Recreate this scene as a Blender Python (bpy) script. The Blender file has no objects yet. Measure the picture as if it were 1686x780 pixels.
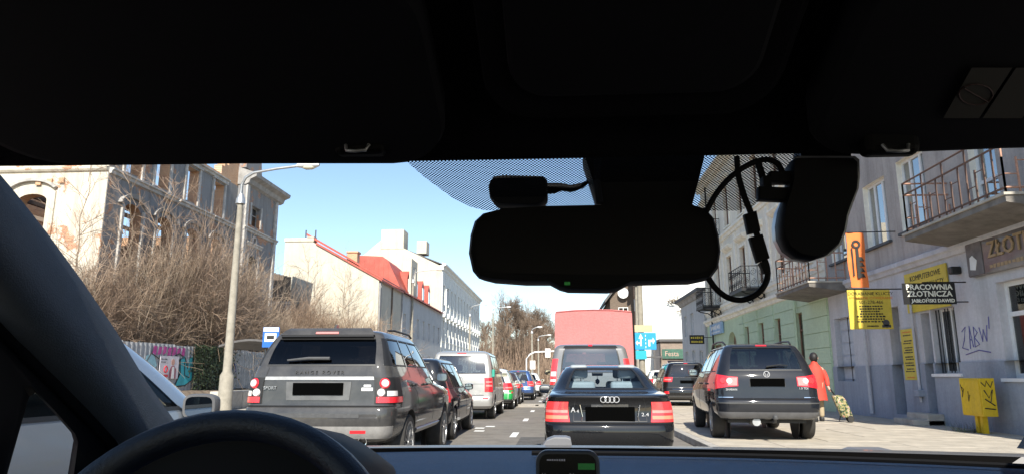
import bpy, bmesh, math, random
from mathutils import Vector, Matrix
random.seed(11)
R = math.radians
sc = bpy.context.scene
COL = sc.collection
# ------------------------------------------------------------------ camera
FPX, PW, PH, CZ = 1150.0, 1686.0, 780.0, 1.22
PITCH = math.atan(230 / FPX)
YAW = math.atan(77 * math.cos(PITCH) / FPX)
cam_d = bpy.data.cameras.new('camera')
cam_d.sensor_width = 36.0
cam_d.lens = FPX / PW * 36.0
cam_d.clip_start, cam_d.clip_end = 0.02, 3000
cam = bpy.data.objects.new('camera', cam_d)
COL.objects.link(cam)
cam.location = (0, 0, CZ)
cam.rotation_euler = (math.pi / 2 + PITCH, 0, YAW)
sc.camera = cam
# ------------------------------------------------------------------ sky, sun, exposure
SUN_EL, SUN_AZ = R(38), R(176)          # azimuth clockwise from +Y: behind the camera, a little to the right
world = bpy.data.worlds.new('World')
sc.world = world
world.use_nodes = True
wn = world.node_tree
bg = wn.nodes['Background']
sky = wn.nodes.new('ShaderNodeTexSky')
sky.sky_type = 'NISHITA'
sky.sun_disc = False
sky.sun_elevation = SUN_EL
sky.sun_rotation = SUN_AZ
sky.air_density, sky.dust_density, sky.ozone_density = 1.0, 0.35, 1.8
wn.links.new(sky.outputs[0], bg.inputs[0])
bg.inputs[1].default_value = 0.105
sd = bpy.data.lights.new('sun', 'SUN')
sd.energy, sd.angle, sd.color = 4.3, R(0.5), (1.0, 0.93, 0.82)
sun = bpy.data.objects.new('sun', sd)
COL.objects.link(sun)
to_sun = Vector((math.sin(SUN_AZ) * math.cos(SUN_EL), math.cos(SUN_AZ) * math.cos(SUN_EL), math.sin(SUN_EL)))
sun.rotation_euler = (-to_sun).to_track_quat('-Z', 'Y').to_euler()
sun.location = (6, -20, 30)
vs = sc.view_settings
vs.view_transform, vs.look, vs.exposure, vs.gamma = 'Standard', 'None', 1.0, 1.0
sc.cycles.max_bounces = 8
sc.cycles.transparent_max_bounces = 24
sc.cycles.use_denoising = True

# ------------------------------------------------------------------ pixel helpers (a pixel gives a direction; the distance comes from the plane it lies on)
cp_, sp_, cy_, sy_ = math.cos(PITCH), math.sin(PITCH), math.cos(YAW), math.sin(YAW)
def ray(px, py):
    a = (px - PW / 2) / FPX; b = -(py - PH / 2) / FPX
    y, z = cp_ - b * sp_, sp_ + b * cp_
    return Vector((a * cy_ - y * sy_, a * sy_ + y * cy_, z))
def atX(px, py, X): r = ray(px, py); return r * (X / r.x) + Vector((0, 0, CZ))
def atY(px, py, Y): r = ray(px, py); return r * (Y / r.y) + Vector((0, 0, CZ))

# ------------------------------------------------------------------ object helpers
def tag(o, label=None, cat=None, group=None, kind=None):
    if label: o['label'] = label
    if cat: o['category'] = cat
    if group: o['group'] = group
    if kind: o['kind'] = kind
    return o
def thing(name, label, cat, loc=(0, 0, 0), rz=0.0, group=None):
    o = bpy.data.objects.new(name, None)
    o.empty_display_size = 0.2
    COL.objects.link(o)
    o.location = loc
    o.rotation_euler = (0, 0, rz)
    return tag(o, label, cat, group)
def link_mesh(name, me, parent=None):
    o = bpy.data.objects.new(name, me)
    COL.objects.link(o)
    if parent is not None: o.parent = parent
    return o
def copy_tree(o, parent=None):
    c = o.copy()
    COL.objects.link(c)
    c.parent = parent
    for ch in o.children: copy_tree(ch, c)
    return c
class MB:
    def __init__(s): s.v = []; s.f = []; s.m = []; s.cur = 0
    def add(s, vs, fs):
        n = len(s.v); s.v += [tuple(p) for p in vs]
        for f in fs: s.f.append(tuple(n + i for i in f)); s.m.append(s.cur)
        return s
    def quad(s, a, b, c, d): return s.add([a, b, c, d], [(0, 1, 2, 3)])
    def box(s, x0, x1, y0, y1, z0, z1):
        v = [(x, y, z) for z in (z0, z1) for y in (y0, y1) for x in (x0, x1)]
        return s.add(v, [(0, 2, 3, 1), (4, 5, 7, 6), (0, 1, 5, 4), (2, 6, 7, 3), (0, 4, 6, 2), (1, 3, 7, 5)])
    def rbox(s, x0, x1, y0, y1, z0, z1, b):
        "box with chamfered edges: three nested rings"
        bm = bmesh.new(); bmesh.ops.create_cube(bm, size=1)
        for v in bm.verts: v.co = Vector(((x0 + x1) / 2 + v.co.x * (x1 - x0), (y0 + y1) / 2 + v.co.y * (y1 - y0), (z0 + z1) / 2 + v.co.z * (z1 - z0)))
        bmesh.ops.bevel(bm, geom=list(bm.edges), offset=b, segments=3, affect='EDGES', profile=0.5)
        s.bm(bm); return s
    def bm(s, bm, M=None):
        bm.verts.index_update()
        s.add([(M @ v.co if M else v.co)[:] for v in bm.verts], [tuple(v.index for v in f.verts) for f in bm.faces]); bm.free(); return s
    def prism(s, poly, d0, d1, axis='y'):
        "poly of 2D points extruded along axis between d0 and d1"
        def P(p, d): return {'y': (p[0], d, p[1]), 'x': (d, p[0], p[1]), 'z': (p[0], p[1], d)}[axis]
        n = len(poly)
        v = [P(p, d0) for p in poly] + [P(p, d1) for p in poly]
        f = [tuple(range(n)), tuple(range(2 * n - 1, n - 1, -1))] + [(i, i + n, (i + 1) % n + n, (i + 1) % n) for i in range(n)]
        return s.add(v, f)
    def tube(s, pts, r, n=6, cap=True):
        pts = [Vector(p) for p in pts]
        rr = r if isinstance(r, (list, tuple)) else [r] * len(pts)
        rings = []
        up = Vector((0.13, 0.21, 0.97))
        for i, p in enumerate(pts):
            t = (pts[min(i + 1, len(pts) - 1)] - pts[max(i - 1, 0)])
            if t.length < 1e-9: t = Vector((0, 0, 1))
            t.normalize()
            a = t.cross(up)
            if a.length < 0.05: a = t.cross(Vector((1, 0, 0)))
            a.normalize(); b = t.cross(a)
            rings.append([p + (a * math.cos(2 * math.pi * k / n) + b * math.sin(2 * math.pi * k / n)) * rr[i] for k in range(n)])
        v = [q for g in rings for q in g]; f = []
        for i in range(len(pts) - 1):
            for k in range(n):
                f.append((i * n + k, i * n + (k + 1) % n, (i + 1) * n + (k + 1) % n, (i + 1) * n + k))
        if cap: f += [tuple(range(n - 1, -1, -1)), tuple(range((len(pts) - 1) * n, len(pts) * n))]
        return s.add(v, f)
    def lathe(s, prof, n=24, axis='z', c=(0, 0, 0), cap=True):
        "prof of (radius, along)"
        v = []; f = []
        for (r, h) in prof:
            for k in range(n):
                a = 2 * math.pi * k / n
                p = (r * math.cos(a), r * math.sin(a), h)
                if axis == 'x': p = (h, p[0], p[1])
                if axis == 'y': p = (p[0], h, p[1])
                v.append((p[0] + c[0], p[1] + c[1], p[2] + c[2]))
        for i in range(len(prof) - 1):
            for k in range(n): f.append((i * n + k, i * n + (k + 1) % n, (i + 1) * n + (k + 1) % n, (i + 1) * n + k))
        if cap:
            f += [tuple(range(n - 1, -1, -1)), tuple(range((len(prof) - 1) * n, len(prof) * n))]
        return s.add(v, f)
    def grid(s, rows, closed=False):
        "rows: list of equal-length lists of points"
        n = len(rows[0]); v = [p for r in rows for p in r]; f = []
        for i in range(len(rows) - 1):
            for k in range(n if closed else n - 1):
                f.append((i * n + k, i * n + (k + 1) % n, (i + 1) * n + (k + 1) % n, (i + 1) * n + k))
        return s.add(v, f)
    def build(s, name, m, parent=None, smooth=None, bevel=0, fix=True):
        me = bpy.data.meshes.new(name)
        me.from_pydata(s.v, [], s.f)
        ml = m if isinstance(m, (list, tuple)) else [m]
        for x in ml: me.materials.append(x)
        if len(ml) > 1: me.polygons.foreach_set('material_index', s.m)
        if fix or bevel:
            bm = bmesh.new(); bm.from_mesh(me)
            if bevel:
                bmesh.ops.bevel(bm, geom=[e for e in bm.edges if len(e.link_faces) == 2 and e.calc_face_angle(0) > 0.6], offset=bevel, segments=2, affect='EDGES', profile=0.6)
            bmesh.ops.recalc_face_normals(bm, faces=bm.faces)
            bm.to_mesh(me); bm.free()
        if smooth is not None:
            me.polygons.foreach_set('use_smooth', [True] * len(me.polygons))
            me.set_sharp_from_angle(angle=R(smooth))
        me.update()
        return link_mesh(name, me, parent)
def boxo(name, m, parent, *d, bevel=0): return MB().box(*d).build(name, m, parent, bevel=bevel)
def text_mesh(s, size, depth=0.004, bold=0.0, align='CENTER', sx=1.0, spacing=1.0):
    cu = bpy.data.curves.new('lettering', 'FONT')
    cu.body, cu.size, cu.extrude, cu.offset, cu.align_x, cu.align_y = s, size, depth, bold, align, 'CENTER'
    cu.space_character = spacing; cu.resolution_u = 2
    o = bpy.data.objects.new('lettering', cu); COL.objects.link(o)
    dg = bpy.context.evaluated_depsgraph_get()
    me = bpy.data.meshes.new_from_object(o.evaluated_get(dg))
    bpy.data.objects.remove(o); bpy.data.curves.remove(cu)
    for v in me.vertices: v.co.x *= sx
    return me
def text(s, size, m, parent, loc, rz=0.0, tilt=0.0, name='lettering', **k):
    "lettering standing upright, read from -Y (rz turns it about the vertical)"
    me = text_mesh(s, size, **k); me.materials.clear(); me.materials.append(m)
    o = link_mesh(name, me, parent); o.location = loc
    o.rotation_euler = (math.pi / 2 + tilt, 0, rz)
    return o

# ------------------------------------------------------------------ materials
def _nt(name):
    m = bpy.data.materials.new(name); m.use_nodes = True
    nt = m.node_tree; return m, nt, nt.nodes['Principled BSDF']
def c4(c): return (c[0], c[1], c[2], 1)
def mul(c, k): return tuple(min(1, max(0, x * k)) for x in c)
def noise(nt, scale, detail=6, rough=0.6, stretch=None, coord='Object'):
    tc = nt.nodes.new('ShaderNodeTexCoord'); n = nt.nodes.new('ShaderNodeTexNoise')
    n.inputs['Scale'].default_value = scale; n.inputs['Detail'].default_value = detail; n.inputs['Roughness'].default_value = rough
    if stretch:
        mp = nt.nodes.new('ShaderNodeMapping'); mp.inputs['Scale'].default_value = stretch
        nt.links.new(tc.outputs[coord], mp.inputs[0]); nt.links.new(mp.outputs[0], n.inputs[0])
    else: nt.links.new(tc.outputs[coord], n.inputs[0])
    return n.outputs['Fac']
def ramp(nt, fac, stops):
    r = nt.nodes.new('ShaderNodeValToRGB')
    while len(r.color_ramp.elements) < len(stops): r.color_ramp.elements.new(0.5)
    for e, (p, c) in zip(r.color_ramp.elements, stops): e.position = p; e.color = c4(c) if len(c) == 3 else c
    nt.links.new(fac, r.inputs[0]); return r.outputs[0]
def mixc(nt, fac, a, b, mode='MIX'):
    x = nt.nodes.new('ShaderNodeMix'); x.data_type = 'RGBA'; x.blend_type = mode
    for sock, val in ((x.inputs[0], fac), (x.inputs[6], a), (x.inputs[7], b)):
        if hasattr(val, 'is_output') or isinstance(val, bpy.types.NodeSocket): nt.links.new(val, sock)
        elif isinstance(val, (int, float)): sock.default_value = val
        else: sock.default_value = c4(val)
    return x.outputs[2]
def bumpn(nt, b, h, strength, dist=0.02):
    bp = nt.nodes.new('ShaderNodeBump'); bp.inputs['Strength'].default_value = strength; bp.inputs['Distance'].default_value = dist
    nt.links.new(h, bp.inputs['Height']); nt.links.new(bp.outputs[0], b.inputs['Normal'])
def mat(name, col, rough=0.6, metal=0.0, var=0.15, scale=6, bump=0.0, bscale=40, coat=0.0, spec=0.5, emit=None, es=0.0, stretch=None):
    m, nt, b = _nt(name)
    if var: 
        f = noise(nt, scale, stretch=stretch)
        nt.links.new(ramp(nt, f, [(0.3, mul(col, 1 - var)), (0.7, mul(col, 1 + var))]), b.inputs['Base Color'])
    else: b.inputs['Base Color'].default_value = c4(col)
    b.inputs['Roughness'].default_value = rough; b.inputs['Metallic'].default_value = metal
    b.inputs['Specular IOR Level'].default_value = spec
    b.inputs['Coat Weight'].default_value = coat; b.inputs['Coat Roughness'].default_value = 0.04
    if bump: bumpn(nt, b, noise(nt, bscale), bump)
    if emit: b.inputs['Emission Color'].default_value = c4(emit); b.inputs['Emission Strength'].default_value = es
    return m
def plaster(name, col, stain=(0.2, 0.18, 0.16), amount=0.5, brick=0.0, rough=0.9, low=None):
    "rendered wall: blotches, vertical streaks, optional patches where brick shows"
    m, nt, b = _nt(name)
    base = ramp(nt, noise(nt, 0.9, 8, 0.65), [(0.3, mul(col, 0.82)), (0.7, mul(col, 1.1))])
    fine = noise(nt, 14, 5)
    base = mixc(nt, 0.35, base, ramp(nt, fine, [(0.3, mul(col, 0.75)), (0.7, mul(col, 1.15))]))
    st = ramp(nt, noise(nt, 1.0, 6, 0.7, stretch=(2.2, 2.2, 0.25)), [(0.45, (0, 0, 0)), (0.75, (amount,) * 3)])
    base = mixc(nt, st, base, stain)
    if brick:
        tc = nt.nodes.new('ShaderNodeTexCoord'); br = nt.nodes.new('ShaderNodeTexBrick')
        mp = nt.nodes.new('ShaderNodeMapping'); mp.inputs['Rotation'].default_value = (math.pi / 2, 0, 0)
        nt.links.new(tc.outputs['Object'], mp.inputs[0]); nt.links.new(mp.outputs[0], br.inputs[0])
        br.inputs['Color1'].default_value = (0.34, 0.14, 0.08, 1); br.inputs['Color2'].default_value = (0.45, 0.24, 0.13, 1); br.inputs['Mortar'].default_value = (0.4, 0.36, 0.3, 1)
        br.inputs['Scale'].default_value = 4.0; br.inputs['Mortar Size'].default_value = 0.02
        msk = ramp(nt, noise(nt, 0.55, 9, 0.72), [(0.62 - brick * 0.3, (0, 0, 0)), (0.64 - brick * 0.3, (1, 1, 1))])
        base = mixc(nt, msk, base, br.outputs[0])
    nt.links.new(base, b.inputs['Base Color'])
    b.inputs['Roughness'].default_value = rough; b.inputs['Specular IOR Level'].default_value = 0.2
    bumpn(nt, b, fine, 0.35, 0.03)
    return m
def paint(name, col, dust=0.0, metal=0.0, rough=0.3):
    m, nt, b = _nt(name)
    d = ramp(nt, noise(nt, 3.0, 8, 0.7), [(0.35, (0.25 * dust,) * 3), (0.75, (dust,) * 3)])
    nt.links.new(mixc(nt, d, col, (0.30, 0.28, 0.25)), b.inputs['Base Color'])
    b.inputs['Metallic'].default_value = metal; b.inputs['Roughness'].default_value = rough
    b.inputs['Specular IOR Level'].default_value = 0.1
    b.inputs['Coat Weight'].default_value = 1.0
    b.inputs['Coat Roughness'].default_value = 0.03 + 0.15 * dust
    return m
def glass(name, tint=(0.5, 0.55, 0.55), ior=1.5, rough=0.0, boost=0.0):
    m, nt, b = _nt(name); nt.nodes.remove(b)
    out = nt.nodes['Material Output']
    tr = nt.nodes.new('ShaderNodeBsdfTransparent'); tr.inputs[0].default_value = c4(tint)
    gl = nt.nodes.new('ShaderNodeBsdfGlossy'); gl.inputs['Roughness'].default_value = rough; gl.inputs['Color'].default_value = (1, 1, 1, 1)
    f0 = ((ior - 1) / (ior + 1)) ** 2     # Schlick reflectance, the same from both faces of a thin sheet
    lw_ = nt.nodes.new('ShaderNodeLayerWeight'); lw_.inputs[0].default_value = 0.5
    fr = nt.nodes.new('ShaderNodeMath'); fr.operation = 'POWER'; fr.inputs[1].default_value = 5; nt.links.new(lw_.outputs['Facing'], fr.inputs[0])
    ad = nt.nodes.new('ShaderNodeMath'); ad.operation = 'MULTIPLY_ADD'; ad.inputs[1].default_value = (1 - f0) * min(1, f0 * 25); ad.inputs[2].default_value = f0 + boost; ad.use_clamp = True
    mx = nt.nodes.new('ShaderNodeMixShader')
    nt.links.new(fr.outputs[0], ad.inputs[0]); nt.links.new(ad.outputs[0], mx.inputs[0])
    nt.links.new(tr.outputs[0], mx.inputs[1]); nt.links.new(gl.outputs[0], mx.inputs[2]); nt.links.new(mx.outputs[0], out.inputs[0])
    return m
def brickmat(name, c1, c2, mortar, scale=4.0):
    m, nt, b = _nt(name)
    tc = nt.nodes.new('ShaderNodeTexCoord'); br = nt.nodes.new('ShaderNodeTexBrick')
    mp = nt.nodes.new('ShaderNodeMapping'); mp.inputs['Rotation'].default_value = (math.pi / 2, 0, 0)
    nt.links.new(tc.outputs['Object'], mp.inputs[0]); nt.links.new(mp.outputs[0], br.inputs[0])
    br.inputs['Color1'].default_value = c4(c1); br.inputs['Color2'].default_value = c4(c2); br.inputs['Mortar'].default_value = c4(mortar); br.inputs['Scale'].default_value = scale
    col = mixc(nt, ramp(nt, noise(nt, 1.2), [(0.35, (0, 0, 0)), (0.7, (0.6, 0.6, 0.6))]), br.outputs[0], mul(c2, 1.2))
    nt.links.new(col, b.inputs['Base Color']); b.inputs['Roughness'].default_value = 0.9
    bumpn(nt, b, noise(nt, 6, 8), 0.5, 0.05)
    return m
M = dict(
    asphalt=plaster('asphalt', (0.205, 0.187, 0.165), (0.075, 0.07, 0.066), 0.55),
    patch=mat('asphalt_patch', (0.10, 0.095, 0.09), 0.85, var=0.25, scale=3, bump=0.4, bscale=120, spec=0.3),
    pave=mat('pavement_concrete', (0.40, 0.36, 0.30), 0.9, var=0.2, scale=1.6, bump=0.3, bscale=50, spec=0.2),
    slab=mat('concrete_slab', (0.42, 0.375, 0.31), 0.9, var=0.2, scale=2.2, bump=0.3, bscale=50, spec=0.2),
    kerb=mat('kerb_concrete', (0.36, 0.34, 0.31), 0.9, var=0.25, scale=4, bump=0.3),
    white=mat('road_paint', (0.72, 0.72, 0.70), 0.8, var=0.2, scale=14),
    earth=mat('bare_earth', (0.16, 0.12, 0.085), 0.95, var=0.35, scale=2.5, bump=0.6, bscale=9),
    concrete=mat('old_concrete', (0.42, 0.385, 0.33), 0.9, var=0.22, scale=3, bump=0.3),
    pole=mat('lamp_post_concrete', (0.27, 0.245, 0.20), 0.85, var=0.2, scale=5, bump=0.2),
    galv=mat('galvanised_steel', (0.42, 0.43, 0.44), 0.45, 0.7, var=0.12),
    dkmetal=mat('dark_iron', (0.018, 0.018, 0.02), 0.5, 0.4, var=0.3, scale=20),
    rail=mat('rail_brown_paint', (0.13, 0.075, 0.055), 0.6, var=0.25, scale=20),
    raillit=mat('rail_brown_sunlit', (0.42, 0.23, 0.16), 0.6, var=0.25, scale=20),  # paler copy of the brown rail: sunlight on the balcony ends put into the colour
    black=mat('black_plastic', (0.012, 0.012, 0.013), 0.5, var=0),
    plate=mat('plate_black', (0.002, 0.002, 0.002), 1.0, var=0, spec=0.0),
    badge=mat('badge_silver', (0.60, 0.60, 0.61), 0.3, 0.35, var=0),
    rubber=mat('tyre_rubber', (0.030, 0.028, 0.026), 0.85, var=0.35, scale=9, bump=0.3, bscale=60),
    alloy=mat('alloy', (0.42, 0.42, 0.42), 0.35, 0.8, var=0.12, scale=30),
    chrome=mat('chrome', (0.75, 0.75, 0.76), 0.12, 1.0, var=0),
    trim=mat('grey_plastic', (0.06, 0.06, 0.062), 0.6, var=0.2, scale=20),
    red=mat('red_lens', (0.62, 0.018, 0.028), 0.18, var=0.1, scale=25, coat=1.0, emit=(1, 0.03, 0.03), es=0.06),
    brake=mat('lit_brake_lens', (0.62, 0.03, 0.035), 0.18, var=0.1, coat=1.0, emit=(1, 0.06, 0.05), es=0.22),
    clear=mat('clear_lens', (0.72, 0.66, 0.64), 0.15, var=0.1, scale=40, coat=1.0),
    pinklens=mat('pink_lens', (0.72, 0.22, 0.2), 0.15, var=0.1, scale=40, coat=1.0),
    amber=mat('amber_lens', (0.78, 0.24, 0.14), 0.15, var=0.1, coat=1.0),
    carglass=glass('car_glass', (0.42, 0.46, 0.47), 1.5, boost=0.03),
    darkglass=glass('tinted_car_glass', (0.10, 0.11, 0.13), 1.5, boost=0.04),
    seat=mat('seat_fabric_dark', (0.035, 0.035, 0.04), 0.9, var=0.2, scale=30),
    seatlight=mat('seat_leather_grey', (0.26, 0.29, 0.31), 0.6, var=0.1, scale=10),
    winglass=glass('window_glass', (0.22, 0.26, 0.28), 1.55, boost=0.16),
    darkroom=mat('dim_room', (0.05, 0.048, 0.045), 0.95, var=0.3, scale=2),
    mirror=mat('mirror_glass', (0.42, 0.44, 0.45), 0.02, 1.0, var=0),
    frame_w=mat('window_frame_white', (0.72, 0.72, 0.72), 0.5, var=0.08),
    frame_b=mat('window_frame_brown', (0.20, 0.11, 0.07), 0.6, var=0.2, scale=10),
    shopwall=plaster('shop_upper_plaster', (0.46, 0.41, 0.375), (0.16, 0.14, 0.13), 0.65),
    shoplow=plaster('shop_lilac_paint', (0.55, 0.54, 0.565), (0.30, 0.29, 0.30), 0.6),
    shopbase=plaster('shop_blue_plinth', (0.33, 0.355, 0.41), (0.17, 0.17, 0.19), 0.6),
    cream=plaster('cream_plaster', (0.84, 0.77, 0.64), (0.45, 0.38, 0.3), 0.4),
    creamtrim=mat('cream_moulding', (0.82, 0.77, 0.66), 0.85, var=0.15, scale=3, bump=0.2),
    green=plaster('green_plaster', (0.52, 0.63, 0.45), (0.38, 0.46, 0.33), 0.3),
    greytrim=mat('grey_moulding', (0.30, 0.29, 0.28), 0.9, var=0.25, scale=3, bump=0.3),
    ruin=plaster('ruin_plaster_shaded', (0.26, 0.255, 0.255), (0.11, 0.10, 0.095), 0.85, brick=0.26),  # shade of the street wall put into a darker, greyer plaster colour
    ruinlit=plaster('ruin_plaster_sunlit', (0.58, 0.535, 0.45), (0.26, 0.22, 0.18), 0.7, brick=0.14),  # brighter copy of the ruin plaster for the sunlit end wall
    ruintrim=mat('ruin_moulding', (0.42, 0.40, 0.375), 0.9, var=0.35, scale=2.5, bump=0.5, bscale=12),
    brick=brickmat('ruin_brick', (0.40, 0.20, 0.11), (0.50, 0.30, 0.17), (0.45, 0.40, 0.33)),
    brickdk=brickmat('soot_brick', (0.20, 0.15, 0.12), (0.26, 0.2, 0.16), (0.25, 0.23, 0.2)),
    gable=plaster('white_gable_plaster', (0.56, 0.52, 0.43), (0.38, 0.32, 0.25), 0.5),
    housewall=plaster('pale_grey_plaster', (0.52, 0.53, 0.53), (0.36, 0.35, 0.34), 0.4),
    whitewall=plaster('white_stucco', (0.72, 0.73, 0.70), (0.5, 0.5, 0.48), 0.3),
    roofred=mat('red_sheet_roof', (0.40, 0.085, 0.06), 0.6, var=0.2, scale=1.5),
    roofdk=mat('dark_roof', (0.09, 0.085, 0.085), 0.7, var=0.2, scale=2),
    wood=mat('weathered_wood', (0.14, 0.105, 0.08), 0.85, var=0.35, scale=4, stretch=(1, 1, 6)),
    bark=mat('bark', (0.19, 0.145, 0.10), 0.9, var=0.3, scale=3),
    barkgrey=mat('grey_twigs', (0.20, 0.145, 0.105), 0.9, var=0.35, scale=0.7),
    twig=mat('brown_twigs', (0.27, 0.19, 0.135), 0.9, var=0.35, scale=0.5),
    ivy=mat('ivy_leaf', (0.028, 0.045, 0.018), 0.6, var=0.5, scale=6),
)
# ------------------------------------------------------------------ building helpers (local frame: x along the wall, z up, -y out to the viewer)
def wall_mb(L, H, openings, thick, x0=0.0, z0=0.0, mb=None, reveal=None):
    "openings: (xa, xb, za, zb[, arch rise]). slot 0 outer face, slot 1 reveals and back"
    mb = mb or MB()
    xs = sorted({x0, x0 + L} | {o[0] for o in openings} | {o[1] for o in openings})
    zs = sorted({z0, z0 + H} | {o[2] for o in openings} | {o[3] for o in openings})
    def hole(x, z): return any(o[0] < x < o[1] and o[2] < z < o[3] for o in openings)
    for i in range(len(xs) - 1):
        for j in range(len(zs) - 1):
            a, b, c, d = xs[i], xs[i + 1], zs[j], zs[j + 1]
            if hole((a + b) / 2, (c + d) / 2): continue
            mb.cur = 0; mb.quad((a, 0, c), (b, 0, c), (b, 0, d), (a, 0, d))
            mb.cur = 1; mb.quad((a, thick, c), (a, thick, d), (b, thick, d), (b, thick, c))
    mb.cur = 1
    for o in openings:
        a, b, c, d = o[:4]
        mb.quad((a, 0, c), (a, 0, d), (a, thick, d), (a, thick, c)); mb.quad((b, 0, c), (b, thick, c), (b, thick, d), (b, 0, d))
        mb.quad((a, 0, c), (a, thick, c), (b, thick, c), (b, 0, c)); mb.quad((a, 0, d), (b, 0, d), (b, thick, d), (a, thick, d))
        if len(o) > 4 and o[4] > 0:
            rise = o[4]; n = 10; cx, hw = (a + b) / 2, (b - a) / 2
            arc = [(cx + hw * math.cos(math.pi * k / n), d - rise + rise * math.sin(math.pi * k / n)) for k in range(n + 1)]
            for k in range(n):
                p, q = arc[k], arc[k + 1]
                mb.cur = 0; mb.quad((p[0], 0.002, p[1]), (p[0], 0.002, d), (q[0], 0.002, d), (q[0], 0.002, q[1]))
                mb.cur = 1; mb.quad((p[0], 0.002, p[1]), (q[0], 0.002, q[1]), (q[0], thick, q[1]), (p[0], thick, p[1]))
    mb.cur = 0
    X1, Z1 = x0 + L, z0 + H
    mb.quad((x0, 0, z0), (x0, 0, Z1), (x0, thick, Z1), (x0, thick, z0)); mb.quad((X1, 0, z0), (X1, thick, z0), (X1, thick, Z1), (X1, 0, Z1))
    mb.quad((x0, 0, Z1), (X1, 0, Z1), (X1, thick, Z1), (x0, thick, Z1))
    return mb
def window(parent, xa, xb, za, zb, depth=0.12, fm=None, bars=(0.5,), trans=(), pane=None, sill=None, surround=None, room=None, fw=0.06, name='window'):
    "frame with mullions at fractions, a pane behind it, optional sill, surround moulding and a dim room box"
    fm = fm or M['frame_w']; mb = MB(); y0, y1 = depth, depth + 0.07
    mb.box(xa, xa + fw, y0, y1, za, zb); mb.box(xb - fw, xb, y0, y1, za, zb)
    mb.box(xa + fw, xb - fw, y0, y1, za, za + fw); mb.box(xa + fw, xb - fw, y0, y1, zb - fw, zb)
    for b in bars:
        x = xa + (xb - xa) * b; mb.box(x - fw * 0.55, x + fw * 0.55, y0 - 0.004, y1 - 0.004, za + fw, zb - fw)
    for t in trans:
        z = za + (zb - za) * t; mb.box(xa + fw, xb - fw, y0 - 0.008, y1 - 0.008, z - fw * 0.5, z + fw * 0.5)
    w = mb.build(name, fm, parent)
    MB().box(xa + fw * 0.5, xb - fw * 0.5, y0 + 0.03, y0 + 0.04, za + fw * 0.5, zb - fw * 0.5).build('pane', pane or M['winglass'], w)
    if room: 
        r = MB(); r.box(xa + 0.02, xb - 0.02, y1 + 0.5, y1 + 0.55, za, zb); r.build('blind', room, w)
    if sill: MB().box(xa - 0.1, xb + 0.1, -0.09, depth, za - 0.07, za - 0.003).build('sill', sill, w)
    if surround:
        s = MB(); q = 0.14
        s.box(xa - q, xa - 0.002, -0.05, 0.01, za, zb); s.box(xb + 0.002, xb + q, -0.05, 0.01, za, zb); s.box(xa - q, xb + q, -0.055, 0.01, zb + 0.002, zb + q)
        s.build('surround', surround, w)
    return w
# ================================================================== ground
def struct(name, mb, m, parent=None, **k):
    o = mb.build(name, m, parent, **k); o['kind'] = 'structure'; return o
KX, LX = 2.42, -10.4
g = MB(); g.quad((-400, -60, -0.03), (400, -60, -0.03), (400, 900, -0.03), (-400, 900, -0.03)); struct('ground', g, M['earth'])
road = struct('road', MB().quad((LX - 0.02, -30, 0), (KX + 0.02, -30, 0), (KX + 0.02, 260, 0), (LX - 0.02, 260, 0)), M['asphalt'])
def rect(name, x0, x1, y0, y1, z, m, parent): return MB().quad((x0, y0, z), (x1, y0, z), (x1, y1, z), (x0, y1, z)).build(name, m, parent)
for k in range(14):
    y = 9.6 + 5.35 * k; rect('lane_dash', -1.04, -0.90, y, y + 1.25, 0.004, M['white'], road)
rect('asphalt_patch', -1.9, 0.6, 29.5, 33.5, 0.004, M['slab'], road)
rect('asphalt_patch', -0.8, 2.0, 11.5, 15.0, 0.004, M['patch'], road)
for k, (x, y) in enumerate(((-1.86, 16.4), (-1.95, 17.3), (-1.75, 17.9))): rect('worn_mark', x - 0.10, x + 0.13, y, y + 0.35, 0.005, M['white'], road)
rect('solid_line', -5.0, -4.88, -20, 150, 0.004, M['white'], road)
# kerbs and pavements
def kerb(x, sg):
    k = struct('kerb', MB().box(*(sorted((x, x + sg * 0.15))), -30, 3, 0, 0.125), M['kerb'])
    y = 3.0
    me = None
    while y < 60:
        if me is None:
            o = MB().box(*(sorted((x, x + sg * 0.15))), 0.004, 0.996, 0, 0.125).build('kerb_stone', M['kerb'], k, bevel=0.012); me = o.data
        else: o = link_mesh('kerb_stone', me, k)
        o.location = (0, y, 0); y += 1.0
    MB().box(*(sorted((x, x + sg * 0.15))), 60, 260, 0, 0.125).build('kerb_stone', M['kerb'], k)
    return k
kerb(KX, 1); kerb(LX, -1)
pv = struct('pavement', MB().quad((KX + 0.15, -30, 0.105), (30, -30, 0.105), (30, 260, 0.105), (KX + 0.15, 260, 0.105)), M['pave'])
# paving slabs near by, each a piece of its own
slab_me = MB().box(0.004, 0.996, 0.004, 0.996, 0.09, 0.12).build('paving_slab', M['slab'], pv, bevel=0.006)
slab_me.location = (KX + 0.16, 9, 0)
rs = random.Random(3)
for i in range(6):
    for j in range(40):
        if i == 0 and j == 0: continue
        o = link_mesh('paving_slab', slab_me.data, pv); o.location = (KX + 0.16 + i * 1.05, 9 + j * 1.0, rs.uniform(-0.004, 0.003)); o.scale = (1.05, 1, 1)
struct('pavement', MB().quad((-16.2, -30, 0.12), (LX - 0.15, -30, 0.12), (LX - 0.15, 260, 0.12), (-16.2, 260, 0.12)), M['pave'])
bk = MB(); rows = []
for j in range(60):
    y = -20 + j * 2.5; rows.append([(-16.1, y, 0.1), (-16.5, y, 0.55 + 0.05 * math.sin(j)), (-17.5, y, 0.66), (-19, y, 0.8 + 0.1 * math.sin(j * 1.7)), (-40, y, 1.0), (-90, y, 1.0)])
bk.grid(rows); struct('bank', bk, M['earth'], smooth=60)

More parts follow.
